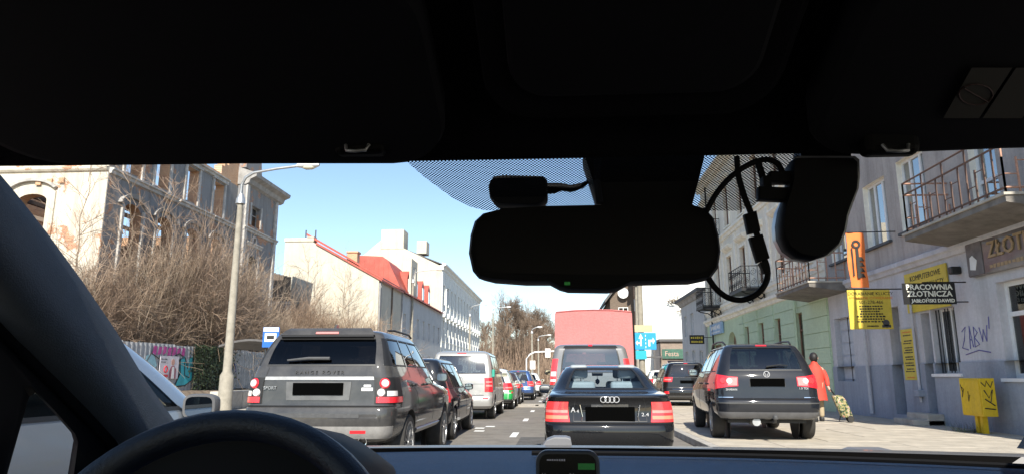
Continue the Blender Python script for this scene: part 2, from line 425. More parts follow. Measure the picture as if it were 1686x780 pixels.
YEL = plaster('yellow_board', (0.66, 0.50, 0.075), (0.42, 0.33, 0.10), 0.45, rough=0.55); INK = mat('black_ink', (0.015, 0.015, 0.015), 0.6, var=0); ORG = mat('orange_ink', (0.65, 0.2, 0.03), 0.6, var=0); CRM = mat('cream_letters', (0.75, 0.73, 0.62), 0.5, var=0)
def scrawl(parent, m, x0, x1, y, z, h, n):
    "a row of printing too small to read: one stroke for each letter-sized blot"
    r_ = random.Random(int(1000 * (x0 + z))); mb = MB(); w = (x1 - x0) / n
    for k in range(n):
        a = x0 + k * w; hh_ = h * r_.uniform(0.55, 1.0)
        mb.box(a, a + w * r_.uniform(0.6, 0.85), y - 0.004, y, z - hh_ / 2, z + hh_ / 2)
    mb.build('small_print', m, parent)
def lines(parent, rows, x, y, rz=0.0):
    for s, size, z, m in rows: text(s, size, m, parent, (x, y, z), rz=rz, depth=0.002)
# ================================================================== right side: shop building (wall X = 8.9, local x runs towards the camera)
SX = 8.9
shop = thing('shop_building', 'grey two-storey shop building with lilac ground floor, balconies and gold-lettered shopfront on the right', 'building', (SX, 23.65, 0.12), -math.pi / 2)
def U(Y): return 23.65 - Y
def Zl(z): return z - 0.12
low_open = [(U(23.3), U(21.95), Zl(1.1), Zl(3.05)), (U(19.55), U(18.95), 0.15, Zl(3.05)), (U(17.85), U(17.45), 0.15, Zl(2.75)), (U(17.38), U(16.35), Zl(1.3), Zl(2.8)), (U(14.75), U(11.3), Zl(1.2), Zl(3.1))]
mb = wall_mb(19.65, Zl(4.0) - 1.42, [o for o in [(a, b, max(c, 1.42), d) for a, b, c, d in low_open]], 0.35, 0, 1.42); mb.build('ground_floor_wall', [M['shoplow'], M['shoplow']], shop)
mb = wall_mb(19.65, 1.42, [(a, b, c, 1.42) for a, b, c, d in low_open if c < 1.4], 0.40, 0, 0); o = mb.build('plinth', [M['shopbase'], M['shopbase']], shop); o.location.y = -0.04
up_open = [(U(Y1), U(Y0), Zl(z0), Zl(z1)) for Y1, Y0, z0, z1 in ((23.0, 21.7, 4.8, 6.6), (20.32, 18.95, 4.8, 6.6), (18.25, 16.9, 4.85, 6.72), (15.1, 14.2, 4.3, 6.7), (12.4, 11.2, 4.8, 6.6), (9.6, 8.3, 4.8, 6.6), (20.32, 18.95, 8.0, 9.8), (18.25, 16.9, 8.0, 9.8), (15.1, 14.2, 7.6, 9.8))]
mb = wall_mb(19.65, 6.5, up_open, 0.35, 0, Zl(4.15)); mb.build('upper_wall', [M['shopwall'], M['creamtrim']], shop)
cn = MB(); cn.prism([(-0.01, Zl(3.88)), (-0.06, Zl(3.9)), (-0.09, Zl(3.98)), (-0.14, Zl(4.02)), (-0.14, Zl(4.12)), (-0.05, Zl(4.16)), (0.36, Zl(4.16)), (0.36, Zl(3.88))], 0.0, 19.6, 'x'); cn.build('cornice', M['shoplow'], shop)
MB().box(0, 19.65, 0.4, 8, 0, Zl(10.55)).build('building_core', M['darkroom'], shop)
MB().box(-0.05, 19.7, -0.35, 8.1, Zl(10.66), Zl(10.9)).build('roof', M['roofdk'], shop)
bl = mat('pale_blind', (0.55, 0.53, 0.46), 0.9, var=0.1)
sky_gl = glass('upper_window_glass', (0.30, 0.34, 0.36), 1.5, boost=0.30)
for i, (a, b, c, d) in enumerate(up_open):
    w = window(shop, a, b, c, d, depth=0.14, bars=(0.32, 0.68) if i != 3 else (), trans=() if i != 3 else (0.4,), pane=sky_gl, sill=M['trim'], fw=0.075)
    MB().box(a + 0.1, a + (b - a) * 0.3, 0.27, 0.29, c + 0.06, d - 0.06).build('curtain', bl, w)
# ground floor infill
a, b, c, d = low_open[0]
sw = MB(); sw.box(a, b, 0.18, 0.22, c, d); o = sw.build('shutter', mat('pale_shutter', (0.40, 0.42, 0.48), 0.7, var=0.1), shop)
for k in range(5): MB().box(a + 0.05, b - 0.05, 0.16, 0.179, c + 0.06 + k * 0.38, c + 0.38 + k * 0.38).build('shutter_board', mat('shutter_board', (0.44, 0.46, 0.51), 0.7, var=0.12) if k == 0 else bpy.data.materials['shutter_board'], o)
MB().box((a + b) / 2 - 0.02, (a + b) / 2 + 0.02, 0.15, 0.16, c, d).build('shutter_gap', M['black'], o)
a, b, c, d = low_open[1]
gt = MB(); gt.box(a, b, 0.30, 0.34, c, d); gt = gt.build('entrance_door', mat('door_grey', (0.25, 0.27, 0.31), 0.6, var=0.12), shop)
for z0, z1 in ((Zl(2.15), Zl(2.55)), (Zl(0.45), Zl(1.45))):
    for k in range(6): MB().tube([(a + 0.05 + k * (b - a - 0.1) / 5, 0.24, z0), (a + 0.05 + k * (b - a - 0.1) / 5, 0.24, z1)], 0.014, 5).build('bar', M['frame_w'], gt)
    MB().box(a, b, 0.285, 0.298, z0, z1).build('door_panel', M['black'], gt)
MB().box(a + 0.02, b - 0.02, 0.28, 0.296, Zl(2.6), Zl(3.0)).build('fanlight', M['winglass'], gt)
a, b, c, d = low_open[2]
sd_ = MB().box(a, b, 0.25, 0.30, c, d).build('shop_door', mat('door_pale', (0.36, 0.36, 0.42), 0.6, var=0.1), shop)
MB().box(a + 0.06, b - 0.06, 0.235, 0.248, Zl(1.2), d - 0.1).build('door_pane', M['winglass'], sd_); MB().box(a + 0.05, a + 0.08, 0.20, 0.249, Zl(1.0), Zl(1.12)).build('door_handle', M['chrome'], sd_)
for k, (dd, hh) in enumerate(((0.75, 0.13), (0.42, 0.26))): MB().box(a - 0.35, b + 0.25, -dd, -0.045, 0, hh).build('door_step', M['concrete'], shop, bevel=0.02)
a, b, c, d = low_open[3]
w = window(shop, a, b, c, d, depth=0.20, bars=(0.5,), pane=M['winglass'], sill=M['frame_w'], fm=M['frame_w'], name='barred_window')
for k in range(8): MB().tube([(a + 0.06 + k * (b - a - 0.12) / 7, 0.10, c + 0.02), (a + 0.06 + k * (b - a - 0.12) / 7, 0.10, d - 0.02)], 0.014, 5).build('window_bar', M['frame_w'] if k in (2, 5) else M['dkmetal'], w)
MB().box(a + 0.15, a + 0.32, 0.25, 0.29, c + 0.08, c + 0.26).build('price_card', mat('yellow_card', (0.75, 0.55, 0.03), 0.7, var=0), w); MB().box(b - 0.3, b - 0.1, 0.25, 0.29, c + 0.08, c + 0.2).build('price_card', bpy.data.materials['yellow_card'], w)
MB().box(b - 0.16, b - 0.05, 0.25, 0.29, c + 1.0, c + 1.2).build('red_tag', M['red'], w)
a, b, c, d = low_open[4]
w = window(shop, a, b, c, d, depth=0.16, bars=(0.33, 0.66), trans=(0.66,), pane=glass('shop_glass', (0.35, 0.38, 0.38), 1.5, boost=0.05), sill=M['frame_w'], fw=0.09, name='shop_window')
MB().box(a + 0.3, b - 0.3, 0.3, 0.34, c + 0.1, c + 1.2).build('red_curtain', mat('red_curtain', (0.35, 0.05, 0.05), 0.9, var=0.2), w)
scrawl(w, mat('pale_vinyl', (0.5, 0.55, 0.52), 0.6, var=0), a + 0.2, a + 0.95, 0.225, d - 0.28, 0.13, 5); scrawl(w, bpy.data.materials['pale_vinyl'], a + 0.2, a + 0.9, 0.225, d - 0.52, 0.10, 8)
# drain pipe
dp = MB(); dp.tube([(U(20.85), -0.12, 0.1), (U(20.85), -0.12, Zl(3.9))], 0.05, 10); dp.build('drain_pipe', M['shoplow'], shop, smooth=60)
MB().tube([(U(18.12), -0.08, 0.5), (U(18.12), -0.08, Zl(3.0))], 0.03, 8).build('service_pipe', M['shoplow'], shop)
MB().rbox(U(18.1) - 0.1, U(18.1) + 0.12, -0.2, 0, Zl(0.75), Zl(0.92), 0.02).build('meter_box', M['shopbase'], shop)
MB().rbox(U(16.0) - 0.02, U(16.0) + 0.14, -0.22, -0.0, Zl(3.45), Zl(3.62), 0.03).build('wall_lamp', M['black'], shop)
# graffiti on the wall: scrawled strokes
gr = MB(); ry = lambda Y, z: (U(Y), -0.006, Zl(z))
for st in ([(16.15, 2.2), (16.0, 2.3), (16.1, 2.0), (16.2, 1.85), (15.98, 1.8)], [(15.9, 1.82), (15.85, 2.3), (15.78, 1.85)], [(15.88, 2.02), (15.8, 2.0)], [(15.72, 1.85), (15.70, 2.28), (15.58, 2.15), (15.70, 2.05), (15.55, 1.9), (15.72, 1.85)], [(15.5, 2.25), (15.42, 1.95), (15.36, 2.2), (15.28, 1.95), (15.22, 2.28)], [(15.15, 2.2), (15.12, 2.45)], [(16.1, 1.7), (15.6, 1.78), (15.2, 1.72)]):
    gr.tube([ry(*p) for p in st], 0.012, 4)
gr.build('graffiti', mat('violet_marker', (0.13, 0.12, 0.30), 0.7, var=0), shop)
# gold-lettered fascia
fs = thing('shop_fascia', 'dark marbled fascia with large gold lettering above the right shop window', 'sign', (SX - 0.01, 15.42, 0), -math.pi / 2)
MB().box(0, 5.2, -0.10, -0.0, 3.30, 4.02).build('board', mat('marbled_board', (0.10, 0.09, 0.085), 0.35, var=0.7, scale=2.2, coat=0.4), fs)
MB().box(0.0, 0.55, -0.112, -0.10, 3.32, 4.0).build('board_end', mat('board_end', (0.13, 0.12, 0.12), 0.6, var=0.3), fs)
MB().prism([(0.10, 3.45), (0.28, 3.42), (0.36, 3.62), (0.22, 3.74), (0.12, 3.70)], -0.122, -0.113, 'y').build('torn_notice', M['frame_w'], fs)
GOLD = mat('gold_letters', (0.36, 0.26, 0.14), 0.5, 0.4, var=0.15, scale=12)
text('ZŁOTNICZA', 0.46, GOLD, fs, (1.98, -0.115, 3.74), bold=0.006, depth=0.012, sx=0.95); scrawl(fs, GOLD, 0.75, 3.4, -0.101, 3.42, 0.09, 22)
# balconies of the shop building
M['slabdk'] = mat('weathered_slab', (0.17, 0.155, 0.14), 0.9, var=0.35, scale=3, bump=0.4)
def bars_balcony(label, Y0, Y1, xf, zs, parts_lit, thick=0.30):
    b = thing('balcony', label, 'balcony', (SX, Y1, 0), -math.pi / 2, 'concrete balconies of the shop building')
    D = SX - xf; L = Y1 - Y0
    sl = MB(); sl.prism([(-D, zs - 0.02), (-D, zs - thick * 0.45), (-D + 0.06, zs - thick * 0.5), (-0.0, zs - thick), (0.0, zs - 0.02)], 0, L, 'x'); sl.build('slab', M['slabdk'], b)
    MB().box(-0.03, L + 0.03, -D - 0.04, 0, zs - 0.018, zs + 0.03).build('slab_edge', M['concrete'], b)
    h = 1.15
    def run(p, q_, m, n):
        p, q_ = Vector(p), Vector(q_); d = q_ - p
        for z in (0.10, 0.88, h): MB().tube([p + Vector((0, 0, z)), q_ + Vector((0, 0, z))], 0.021, 5).build('rail', m, b)
        for k in range(n + 1):
            f = p + d * (k / n); z1 = h if k % 3 == 0 else 0.88 - 0.22 * (k % 3 == 1)
            MB().box(f.x - 0.014, f.x + 0.014, f.y - 0.014, f.y + 0.014, f.z, f.z + z1).build('baluster', m, b)
            if k < n and k % 3 != 2:
                g_ = p + d * ((k + 1) / n); MB().tube([f + Vector((0, 0, 0.35 + 0.25 * (k % 3))), g_ + Vector((0, 0, 0.35 + 0.25 * (k % 3)))], 0.012, 4).build('cross_bar', m, b)
    run((0.05, -D + 0.05, zs + 0.03), (L - 0.05, -D + 0.05, zs + 0.03), M['rail'], max(9, int(L / 0.28)))
    for x in (0.05, L - 0.05): run((x, -D + 0.05, zs + 0.03), (x, -0.02, zs + 0.03), parts_lit, 4)
    return b
bars_balcony('concrete balcony with brown rails painted sunlit at the ends, left of the orange key banner', 22.0, 25.3, 7.75, 4.10, M['raillit'])
bars_balcony('concrete balcony with brown bar railing at the top right, above the gold-lettered fascia', 12.4, 16.05, 7.85, 4.36, M['raillit'])
# ------------------------------------------------------------------ signs on the shop
# black jeweller's sign on brackets, facing the traffic
Y = 15.75; p0, p1 = atY(1485, 466, Y), atY(1575, 500, Y)
ps = thing('hanging_sign', 'black hanging sign with three lines of cream capitals', 'sign', ((p0.x + p1.x) / 2, Y, 0))
w2 = (p1.x - p0.x) / 2; z1, z0 = p0.z, p1.z
MB().box(-w2, w2, -0.02, 0.02, z0, z1).build('board', mat('black_board', (0.008, 0.008, 0.009), 0.4, var=0), ps)
hh = z1 - z0
text('PRACOWNIA', 0.165, CRM, ps, (0, -0.024, z1 - hh * 0.20), bold=0.004, depth=0.002, sx=0.98); text('ZŁOTNICZA', 0.168, CRM, ps, (0, -0.024, z1 - hh * 0.52), bold=0.004, depth=0.002, sx=1.0); text('JABŁOŃSKI DAWID', 0.105, CRM, ps, (0.06, -0.024, z1 - hh * 0.84), bold=0.003, depth=0.002)
for z in (z1 + 0.02, z0 + 0.05): MB().tube([(-w2 * 0.2, 0.025, z), (SX - ps.location.x + 0.03, 0.025, z)], 0.014, 6).build('bracket', M['dkmetal'], ps)
# yellow key-cutting banner and orange key flag
Y = 18.65; p0, p1 = atY(1394, 477, Y), atY(1471, 541, Y)
ys = thing('hanging_sign', 'square yellow hanging sign about keys below the orange key banner', 'sign', ((p0.x + p1.x) / 2, Y, 0))
w2 = (p1.x - p0.x) / 2; z1, z0 = p0.z, p1.z; hh = z1 - z0
MB().box(-w2, w2, -0.015, 0.015, z0, z1).build('board', YEL, ys)
lines(ys, [('DORABIANIE KLUCZY', 0.115, z1 - hh * 0.10, INK), ('AWARYJNE OTWIERANIE', 0.098, z1 - hh * 0.21, ORG), ('501-278-466', 0.12, z1 - hh * 0.32, INK)], 0.04, -0.019)
for i, (f0, f1) in enumerate(((-0.5, 0.6), (-0.5, 0.62), (-0.45, 0.45), (-0.5, 0.62), (-0.65, 0.7), (-0.4, 0.68), (-0.65, 0.8), (-0.2, 0.35))): scrawl(ys, INK, w2 * f0, w2 * f1, -0.016, z1 - hh * (0.42 + 0.065 * i + (0.05 if i == 7 else 0)), 0.045, 9)
mb = MB(); mb.lathe([(0.085, -0.022), (0.085, -0.017)], 16, 'y', (w2 - 0.17, 0, z0 + 0.16)); mb.box(w2 - 0.28, w2 - 0.06, -0.022, -0.017, z0 + 0.04, z0 + 0.11); mb.build('key_mark', M['trim'], ys)
MB().tube([(-w2, 0, z1 + 0.02), (SX - ys.location.x + 0.03, 0, z1 + 0.02)], 0.016, 6).build('bracket', M['dkmetal'], ys)
p0, p1 = atY(1392, 383, Y), atY(1430, 472, Y)
kf = thing('key_banner', 'orange cloth banner with a black key silhouette', 'banner', ((p0.x + p1.x) / 2, Y, 0))
w2 = (p1.x - p0.x) / 2; z1, z0 = p0.z, p1.z; hh = z1 - z0
mb = MB(); n = 10; fr_ = [[(-w2 + 2 * w2 * i / 6 + 0.02 * math.sin(j * 0.8), 0.02 * math.sin(i * 1.1 + j * 0.6), z1 - hh * j / n - 0.015 * (i / 6)) for i in range(7)] for j in range(n + 1)]
mb.grid(fr_); mb.grid([[(a, b + 0.008, c) for a, b, c in r] for r in fr_]); mb.build('cloth', mat('orange_cloth', (0.80, 0.20, 0.05), 0.8, var=0.12, scale=3), kf, smooth=60)
kb = MB(); cz_ = z1 - hh * 0.22; rk = w2 * 0.50
for k in range(20):
    a0, a1 = 2 * math.pi * k / 20, 2 * math.pi * (k + 1) / 20
    kb.add([(r * math.cos(a), -0.03 - d, cz_ + r * math.sin(a)) for d in (0, 0.006) for r, a in ((rk * 0.5, a0), (rk, a0), (rk, a1), (rk * 0.5, a1))], [(0, 1, 2, 3), (7, 6, 5, 4)])
kb.box(-0.03, 0.05, -0.036, -0.03, z0 + hh * 0.16, cz_ - rk * 0.9); kb.box(-0.14, -0.10, -0.036, -0.03, z0 + hh * 0.2, cz_ - rk * 0.8)
for j in range(4): kb.prism([(0.05, z0 + hh * (0.18 + 0.1 * j)), (0.17, z0 + hh * (0.17 + 0.1 * j)), (0.12, z0 + hh * (0.245 + 0.1 * j)), (0.05, z0 + hh * (0.25 + 0.1 * j))], -0.036, -0.03, 'y')
kb.build('key_silhouette', INK, kf)
MB().tube([(-w2 - 0.03, 0.01, z1), (SX - kf.location.x, 0.01, z1 + 0.02)], 0.014, 6).build('banner_pole', M['dkmetal'], kf)
# wall-mounted yellow boards
wy = thing('wall_sign', 'yellow key-cutting board on the wall, half covered by the black hanging sign', 'sign', (SX - 0.02, 18.35, 0), -math.pi / 2)
MB().box(0, 1.95, -0.03, 0.0, 2.80, 3.78).build('board', YEL, wy)
lines(wy, [('KOMPUTEROWE', 0.19, 3.62, INK), ('DORABIANIE KLUCZY', 0.165, 3.40, INK)], 1.0, -0.034)
wv = thing('wall_sign', 'narrow upright yellow board beside the shop door', 'sign', (SX - 0.02, 18.86, 0), -math.pi / 2)
MB().box(0, 0.66, -0.03, 0.0, 1.15, 2.42).build('board', YEL, wv)
for i, (z, mm) in enumerate(((2.34, ORG), (2.26, INK), (2.12, INK), (2.06, INK), (1.95, INK), (1.89, INK), (1.83, INK), (1.72, INK), (1.66, INK), (1.57, INK), (1.51, INK), (1.42, INK), (1.36, INK), (1.21, ORG))): scrawl(wv, mm, 0.10 + 0.03 * (i % 3), 0.56 - 0.03 * (i % 2), -0.031, z, 0.036, 7)
# yellow cabinet
gx = thing('gas_cabinet', 'yellow metal cabinet on a short post with black scribbles against the plinth', 'cabinet', (8.42, 15.0, 0.12), -math.pi / 2)
GY = plaster('cabinet_yellow', (0.70, 0.47, 0.02), (0.36, 0.25, 0.06), 0.45, rough=0.5)
MB().rbox(-0.36, 0.36, -0.14, 0.14, 0.34, 1.08, 0.012).build('box', GY, gx); MB().box(0.05, 0.14, -0.05, 0.05, 0, 0.34).build('post', GY, gx); MB().box(-0.12, -0.03, -0.05, 0.05, 0, 0.34).build('post', GY, gx)
MB().box(-0.33, 0.33, -0.155, -0.142, 0.38, 1.04).build('door', GY, gx)
sb = MB()
for st in ([(-0.3, 0.95), (-0.24, 0.8), (-0.27, 0.7), (-0.2, 0.86), (-0.26, 0.9)], [(-0.05, 0.82), (-0.06, 0.62), (0.0, 0.75)]): sb.tube([(x, -0.158, z) for x, z in st], 0.008, 4)
for st in ([(-0.12, 1.0), (-0.05, 0.92), (-0.02, 1.03), (0.05, 0.9), (0.1, 1.02)], [(-0.08, 0.85), (0.0, 0.7), (0.08, 0.86), (0.02, 0.6), (-0.08, 0.68), (0.1, 0.55)], [(-0.1, 0.5), (0.1, 0.48)]): sb.tube([(0.362, x, z) for x, z in st], 0.012, 4)
sb.build('scribble', INK, gx)

# ================================================================== green and cream tenement
GY0, GY1 = 23.66, 42.6
gb_ = thing('tenement_building', 'cream tenement with pale green ground floor and iron balconies on the right', 'building', (SX - 0.02, GY1, 0.12), -math.pi / 2)
G = lambda Y: GY1 - Y
gwin = [26.2, 28.75, 31.1, 33.5]
low = [(G(y + 0.75), G(y - 0.05), Zl(1.75), Zl(3.55)) for y in gwin] + [(G(37.6), G(35.9), 0.1, Zl(3.5), 0.7), (G(41.4), G(39.2), 0.1, Zl(3.0))]
wall_mb(GY1 - GY0, Zl(4.2), low, 0.3).build('ground_floor_wall', [M['green'], M['green']], gb_)
upw = [25.2, 28.0, 30.9, 33.6, 36.3, 39.0, 41.4]
up = [(G(y + 0.5), G(y - 0.5), Zl(z), Zl(z + 2.15)) for y in upw for z in (5.2, 8.9)]
wall_mb(GY1 - GY0, 8.2, up, 0.3, 0, Zl(4.5)).build('upper_wall', [M['cream'], M['cream']], gb_)
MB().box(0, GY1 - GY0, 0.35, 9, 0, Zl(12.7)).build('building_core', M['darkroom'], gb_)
def mould(z, d, name, m=M['creamtrim']):
    MB().prism([(0.0, z - 0.16), (-d * 0.4, z - 0.12), (-d * 0.55, z), (-d, z + 0.05), (-d, z + 0.17), (0.0, z + 0.22)], 0, GY1 - GY0, 'x').build(name, m, gb_)
mould(Zl(4.3), 0.22, 'cornice'); mould(Zl(4.85), 0.14, 'string_course'); mould(Zl(8.5), 0.18, 'string_course'); mould(Zl(12.4), 0.5, 'roof_cornice')
for y in gwin:
    window(gb_, G(y + 0.75), G(y - 0.05), Zl(1.75), Zl(3.55), depth=0.14, fm=M['frame_b'], bars=(0.5,), trans=(0.65,), sill=M['green'])
edges = [GY0] + [v for y in gwin for v in (y - 0.05, y + 0.75)] + [35.2]
for i in range(0, len(edges), 2):
    for k in range(7):
        a, b = edges[i] + 0.06, edges[i + 1] - 0.06
        if k > 5: a, b = edges[i] + 0.06, edges[i + 1] + (0.74 if i < 8 else -0.06)
        MB().box(G(b), G(a), -0.03, 0.0, 0.5 + 0.52 * k + 0.012, 0.5 + 0.52 * (k + 1) - 0.012).build('facing_block', M['green'], gb_)
MB().box(G(41.4), G(39.2), 0.2, 0.25, 0.1, Zl(3.0)).build('shop_front', M['frame_b'], gb_); MB().box(G(37.6), G(35.9), 0.28, 0.32, 0.1, Zl(3.5)).build('gateway_door', M['frame_b'], gb_)
for y in upw:
    for z in (5.2, 8.9):
        a, b = G(y + 0.5), G(y - 0.5); w = window(gb_, a, b, Zl(z), Zl(z + 2.15), depth=0.12, fm=M['frame_b'], bars=(0.5,), trans=(0.68,), surround=M['creamtrim'], sill=M['creamtrim'])
        MB().prism([(0.0, Zl(z + 2.42)), (-0.18, Zl(z + 2.5)), (-0.26, Zl(z + 2.6)), (-0.26, Zl(z + 2.68)), (0.0, Zl(z + 2.72))], a - 0.25, b + 0.25, 'x').build('window_hood', M['creamtrim'], w)
for y in (24.0, 26.6, 29.4, 32.25, 34.95, 37.65, 40.2):
    MB().box(G(y) - 0.16, G(y) + 0.16, -0.06, 0, Zl(5.1), Zl(8.3)).build('pilaster', M['creamtrim'], gb_)
MB().tube([(G(26.55), -0.12, 0.1), (G(26.55), -0.12, Zl(4.2))], 0.045, 8).build('drain_pipe', M['green'], gb_); MB().tube([(G(40.6), -0.12, 0.1), (G(40.6), -0.12, Zl(12.2))], 0.05, 8).build('drain_pipe', M['dkmetal'], gb_)
def scroll_balcony(label, Y0, Y1, zs, D=1.05):
    b = thing('iron_balcony', label, 'balcony', (SX - 0.02, Y1, 0), -math.pi / 2, 'wrought iron balconies of the cream tenement')
    L = Y1 - Y0
    MB().box(0, L, -D, 0, zs - 0.12, zs).build('slab', M['dkmetal'], b)
    def side(p, q_):
        p, q_ = Vector(p), Vector(q_); d = q_ - p; n = max(3, int(round(d.length / 0.3)))
        for z in (0.04, 0.95): MB().tube([p + Vector((0, 0, z)), q_ + Vector((0, 0, z))], 0.022, 5).build('rail', M['dkmetal'], b)
        for k in range(n + 1):
            f = p + d * (k / n); MB().tube([f, f + Vector((0, 0, 0.95))], 0.013, 4).build('baluster', M['dkmetal'], b)
        sc_ = MB()
        for k in range(n):
            for zz in (0.27, 0.70):
                c = p + d * ((k + 0.5) / n) + Vector((0, 0, zz)); e = d.normalized()
                for sg in (1, -1):
                    sc_.tube([c + (e * math.cos(t) * sg + Vector((0, 0, math.sin(t) * sg))) * (0.03 + 0.025 * t) for t in [i * 0.6 for i in range(9)]], 0.010, 3)
        sc_.build('scrollwork', M['dkmetal'], b)
    side((0.03, -D + 0.03, zs), (L - 0.03, -D + 0.03, zs)); side((0.03, -D + 0.03, zs), (0.03, 0, zs)); side((L - 0.03, -D + 0.03, zs), (L - 0.03, 0, zs))
    for x in (0.25, L - 0.25):
        br_ = MB(); br_.tube([(x, -0.02, zs - 0.75), (x, -0.12, zs - 0.5), (x, -0.45, zs - 0.28), (x, -0.85, zs - 0.2), (x, -1.0, zs - 0.12)], 0.03, 5)
        br_.tube([(x, -0.2 - 0.12 * math.cos(t), zs - 0.3 + 0.12 * math.sin(t)) for t in [i * 0.5 for i in range(12)]], 0.02, 4); br_.tube([(x, -0.05, zs - 0.13), (x, -0.05, zs - 0.7)], 0.025, 4)
        br_.build('scroll_bracket', M['dkmetal'], b)
scroll_balcony('black wrought iron balcony low on the cream wall, inside the hanging cable loop', 30.2, 32.5, 4.95)
scroll_balcony('far black wrought iron balcony above the small black shop sign', 38.4, 40.3, 5.0)
scroll_balcony('upper wrought iron balcony showing beside the rear-view mirror', 38.0, 40.5, 8.75)
sg_ = thing('shop_sign', 'pale blue shop board with white script on the green wall', 'sign', (SX - 0.05, 41.2, 0), -math.pi / 2)
MB().box(0, 2.9, -0.12, -0.0, 3.55, 4.15).build('board', mat('blue_board', (0.28, 0.42, 0.60), 0.6, var=0.15), sg_); scrawl(sg_, M['frame_w'], 0.3, 2.6, -0.121, 3.92, 0.26, 6); scrawl(sg_, M['frame_w'], 0.4, 2.5, -0.121, 3.66, 0.1, 9)
p0, p1 = atY(1138, 552, 41.5), atY(1157, 565, 41.5)
bs = thing('projecting_sign', 'small black projecting sign with yellow lettering below the far balcony', 'sign', ((p0.x + p1.x) / 2, 41.5, 0))
MB().rbox(-0.42, 0.42, -0.04, 0.04, p1.z - 0.02, p0.z + 0.04, 0.02).build('board', M['black'], bs); scrawl(bs, YEL, -0.35, 0.35, -0.042, (p0.z + p1.z) / 2 + 0.11, 0.15, 6); scrawl(bs, YEL, -0.33, 0.33, -0.042, (p0.z + p1.z) / 2 - 0.12, 0.13, 6); MB().tube([(0.4, 0, p0.z - 0.1), (SX - bs.location.x, 0, p0.z - 0.1)], 0.02).build('bracket', M['dkmetal'], bs)

# ================================================================== further right
def simple_house(name, label, loc, rz, L, D, H, wins, m, wm, roof=None, group=None, depth_roof=None, thick=0.3, frame=None, cornice=None, back=None, surround=None, sill=None, pane=None):
    b = thing(name, label, 'building', loc, rz, group)
    wall_mb(L, H, wins, thick).build('wall', [m, m], b)
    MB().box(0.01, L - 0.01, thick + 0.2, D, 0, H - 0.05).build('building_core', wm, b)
    for w in wins: window(b, w[0], w[1], w[2], w[3], depth=0.12, fm=frame or M['frame_w'], trans=(0.66,), sill=sill, surround=surround, pane=pane)
    if cornice: MB().prism([(0.0, H - 0.3), (-0.12, H - 0.25), (-0.2, H - 0.1), (-0.35, H), (-0.35, H + 0.12), (0, H + 0.2)], 0, L, 'x').build('cornice', cornice, b)
    return b
gh = simple_house('low_house', 'low grey house beyond the green tenement', (SX - 0.15, 50.5, 0.12), -math.pi / 2, 7.8, 8, 6.2, [(1.0, 2.0, 1.2, 2.8), (3.4, 4.4, 1.2, 2.8), (5.8, 6.8, 0.2, 2.7), (1.0, 2.0, 3.8, 5.2), (3.4, 4.4, 3.8, 5.2)], M['housewall'], M['gable'], cornice=M['greytrim'])
MB().box(-0.2, 8.0, -0.4, 8.3, 6.2, 6.4).build('roof', M['roofdk'], gh)
ks = thing('corner_shop', 'low flat-roofed shop with green fascia at the far right', 'building', (8.2, 57.5, 0.12))
wall_mb(5.2, 3.9, [(0.5, 4.6, 0.5, 2.4)], 0.25).build('wall', [M['brickdk'], M['brickdk']], ks); MB().box(0, 5.2, 0.5, 6, 0, 3.8).build('building_core', M['shopwall'], ks)
window(ks, 0.5, 4.6, 0.5, 2.4, bars=(0.33, 0.66), fm=mat('mauve_frame', (0.33, 0.25, 0.40), 0.6, var=0.1), name='shop_window'); fo = MB().box(0.1, 4.9, -0.15, -0.01, 2.55, 3.3).build('fascia', mat('green_fascia', (0.045, 0.12, 0.085), 0.6, var=0.4, scale=3), ks)
text('Festa', 0.56, mat('fascia_letters', (0.48, 0.32, 0.26), 0.6, var=0), ks, (0.85, -0.16, 2.92), sx=0.95); MB().box(-1.6, 0.05, -0.6, 0.1, 2.6, 2.72).build('awning', M['roofdk'], ks); MB().box(-0.1, 5.3, -0.2, 6.1, 3.9, 4.1).build('roof', M['roofdk'], ks)
# white blank gable and the dark timber house in front of it
wg_ = thing('gable_house', 'tall house with blank bright white end wall at the far right', 'building', (7.1, 62, 0.12))
mb = MB(); mb.prism([(0, 0), (8.2, 0), (8.2, 12.5), (3.5, 13.5), (0, 10.9)], 0, 22, 'y'); mb.build('wall', M['whitewall'], wg_); mb = MB(); mb.prism([(-0.3, 10.8), (3.5, 13.6), (3.5, 13.9), (-0.35, 11.05)], -0.15, 22, 'y'); mb.build('roof', M['roofdk'], wg_)
for i in range(5): MB().box(-0.12, -0.001, 2 + i * 3.6, 3.2 + i * 3.6, 5.2, 7.0).build('window', M['frame_b'], wg_); MB().box(-0.12, -0.001, 2 + i * 3.6, 3.2 + i * 3.6, 1.6, 3.4).build('window', M['frame_b'], wg_); MB().box(-0.12, -0.001, 2 + i * 3.6, 3.2 + i * 3.6, 8.2, 10.0).build('window', M['frame_b'], wg_)
crows = [(1101, 495), (1106, 497), (1110, 493), (1114, 495), (1117, 491), (1121, 512), (1126, 508), (1130, 510)]
tw_ = MB(); r3 = random.Random(9)
for (x, y) in crows:
    p = atY(x, y, 61.7) - Vector((7.1, 62, 0.12))
    for k in range(9):
        a = p + Vector((r3.uniform(-0.2, 0.2), r3.uniform(-0.2, 0.2), r3.uniform(-0.15, 0.15))); tw_.tube([a, a + Vector((r3.uniform(-0.35, 0.35), r3.uniform(-0.2, 0.2), r3.uniform(-0.15, 0.25)))], 0.03, 3)
tw_.build('bare_creeper', M['bark'], wg_)
wd = thing('timber_house', 'dark brown timber-clad upper storey with satellite dish beside the red truck', 'building', (4.9, 66, 0.12))
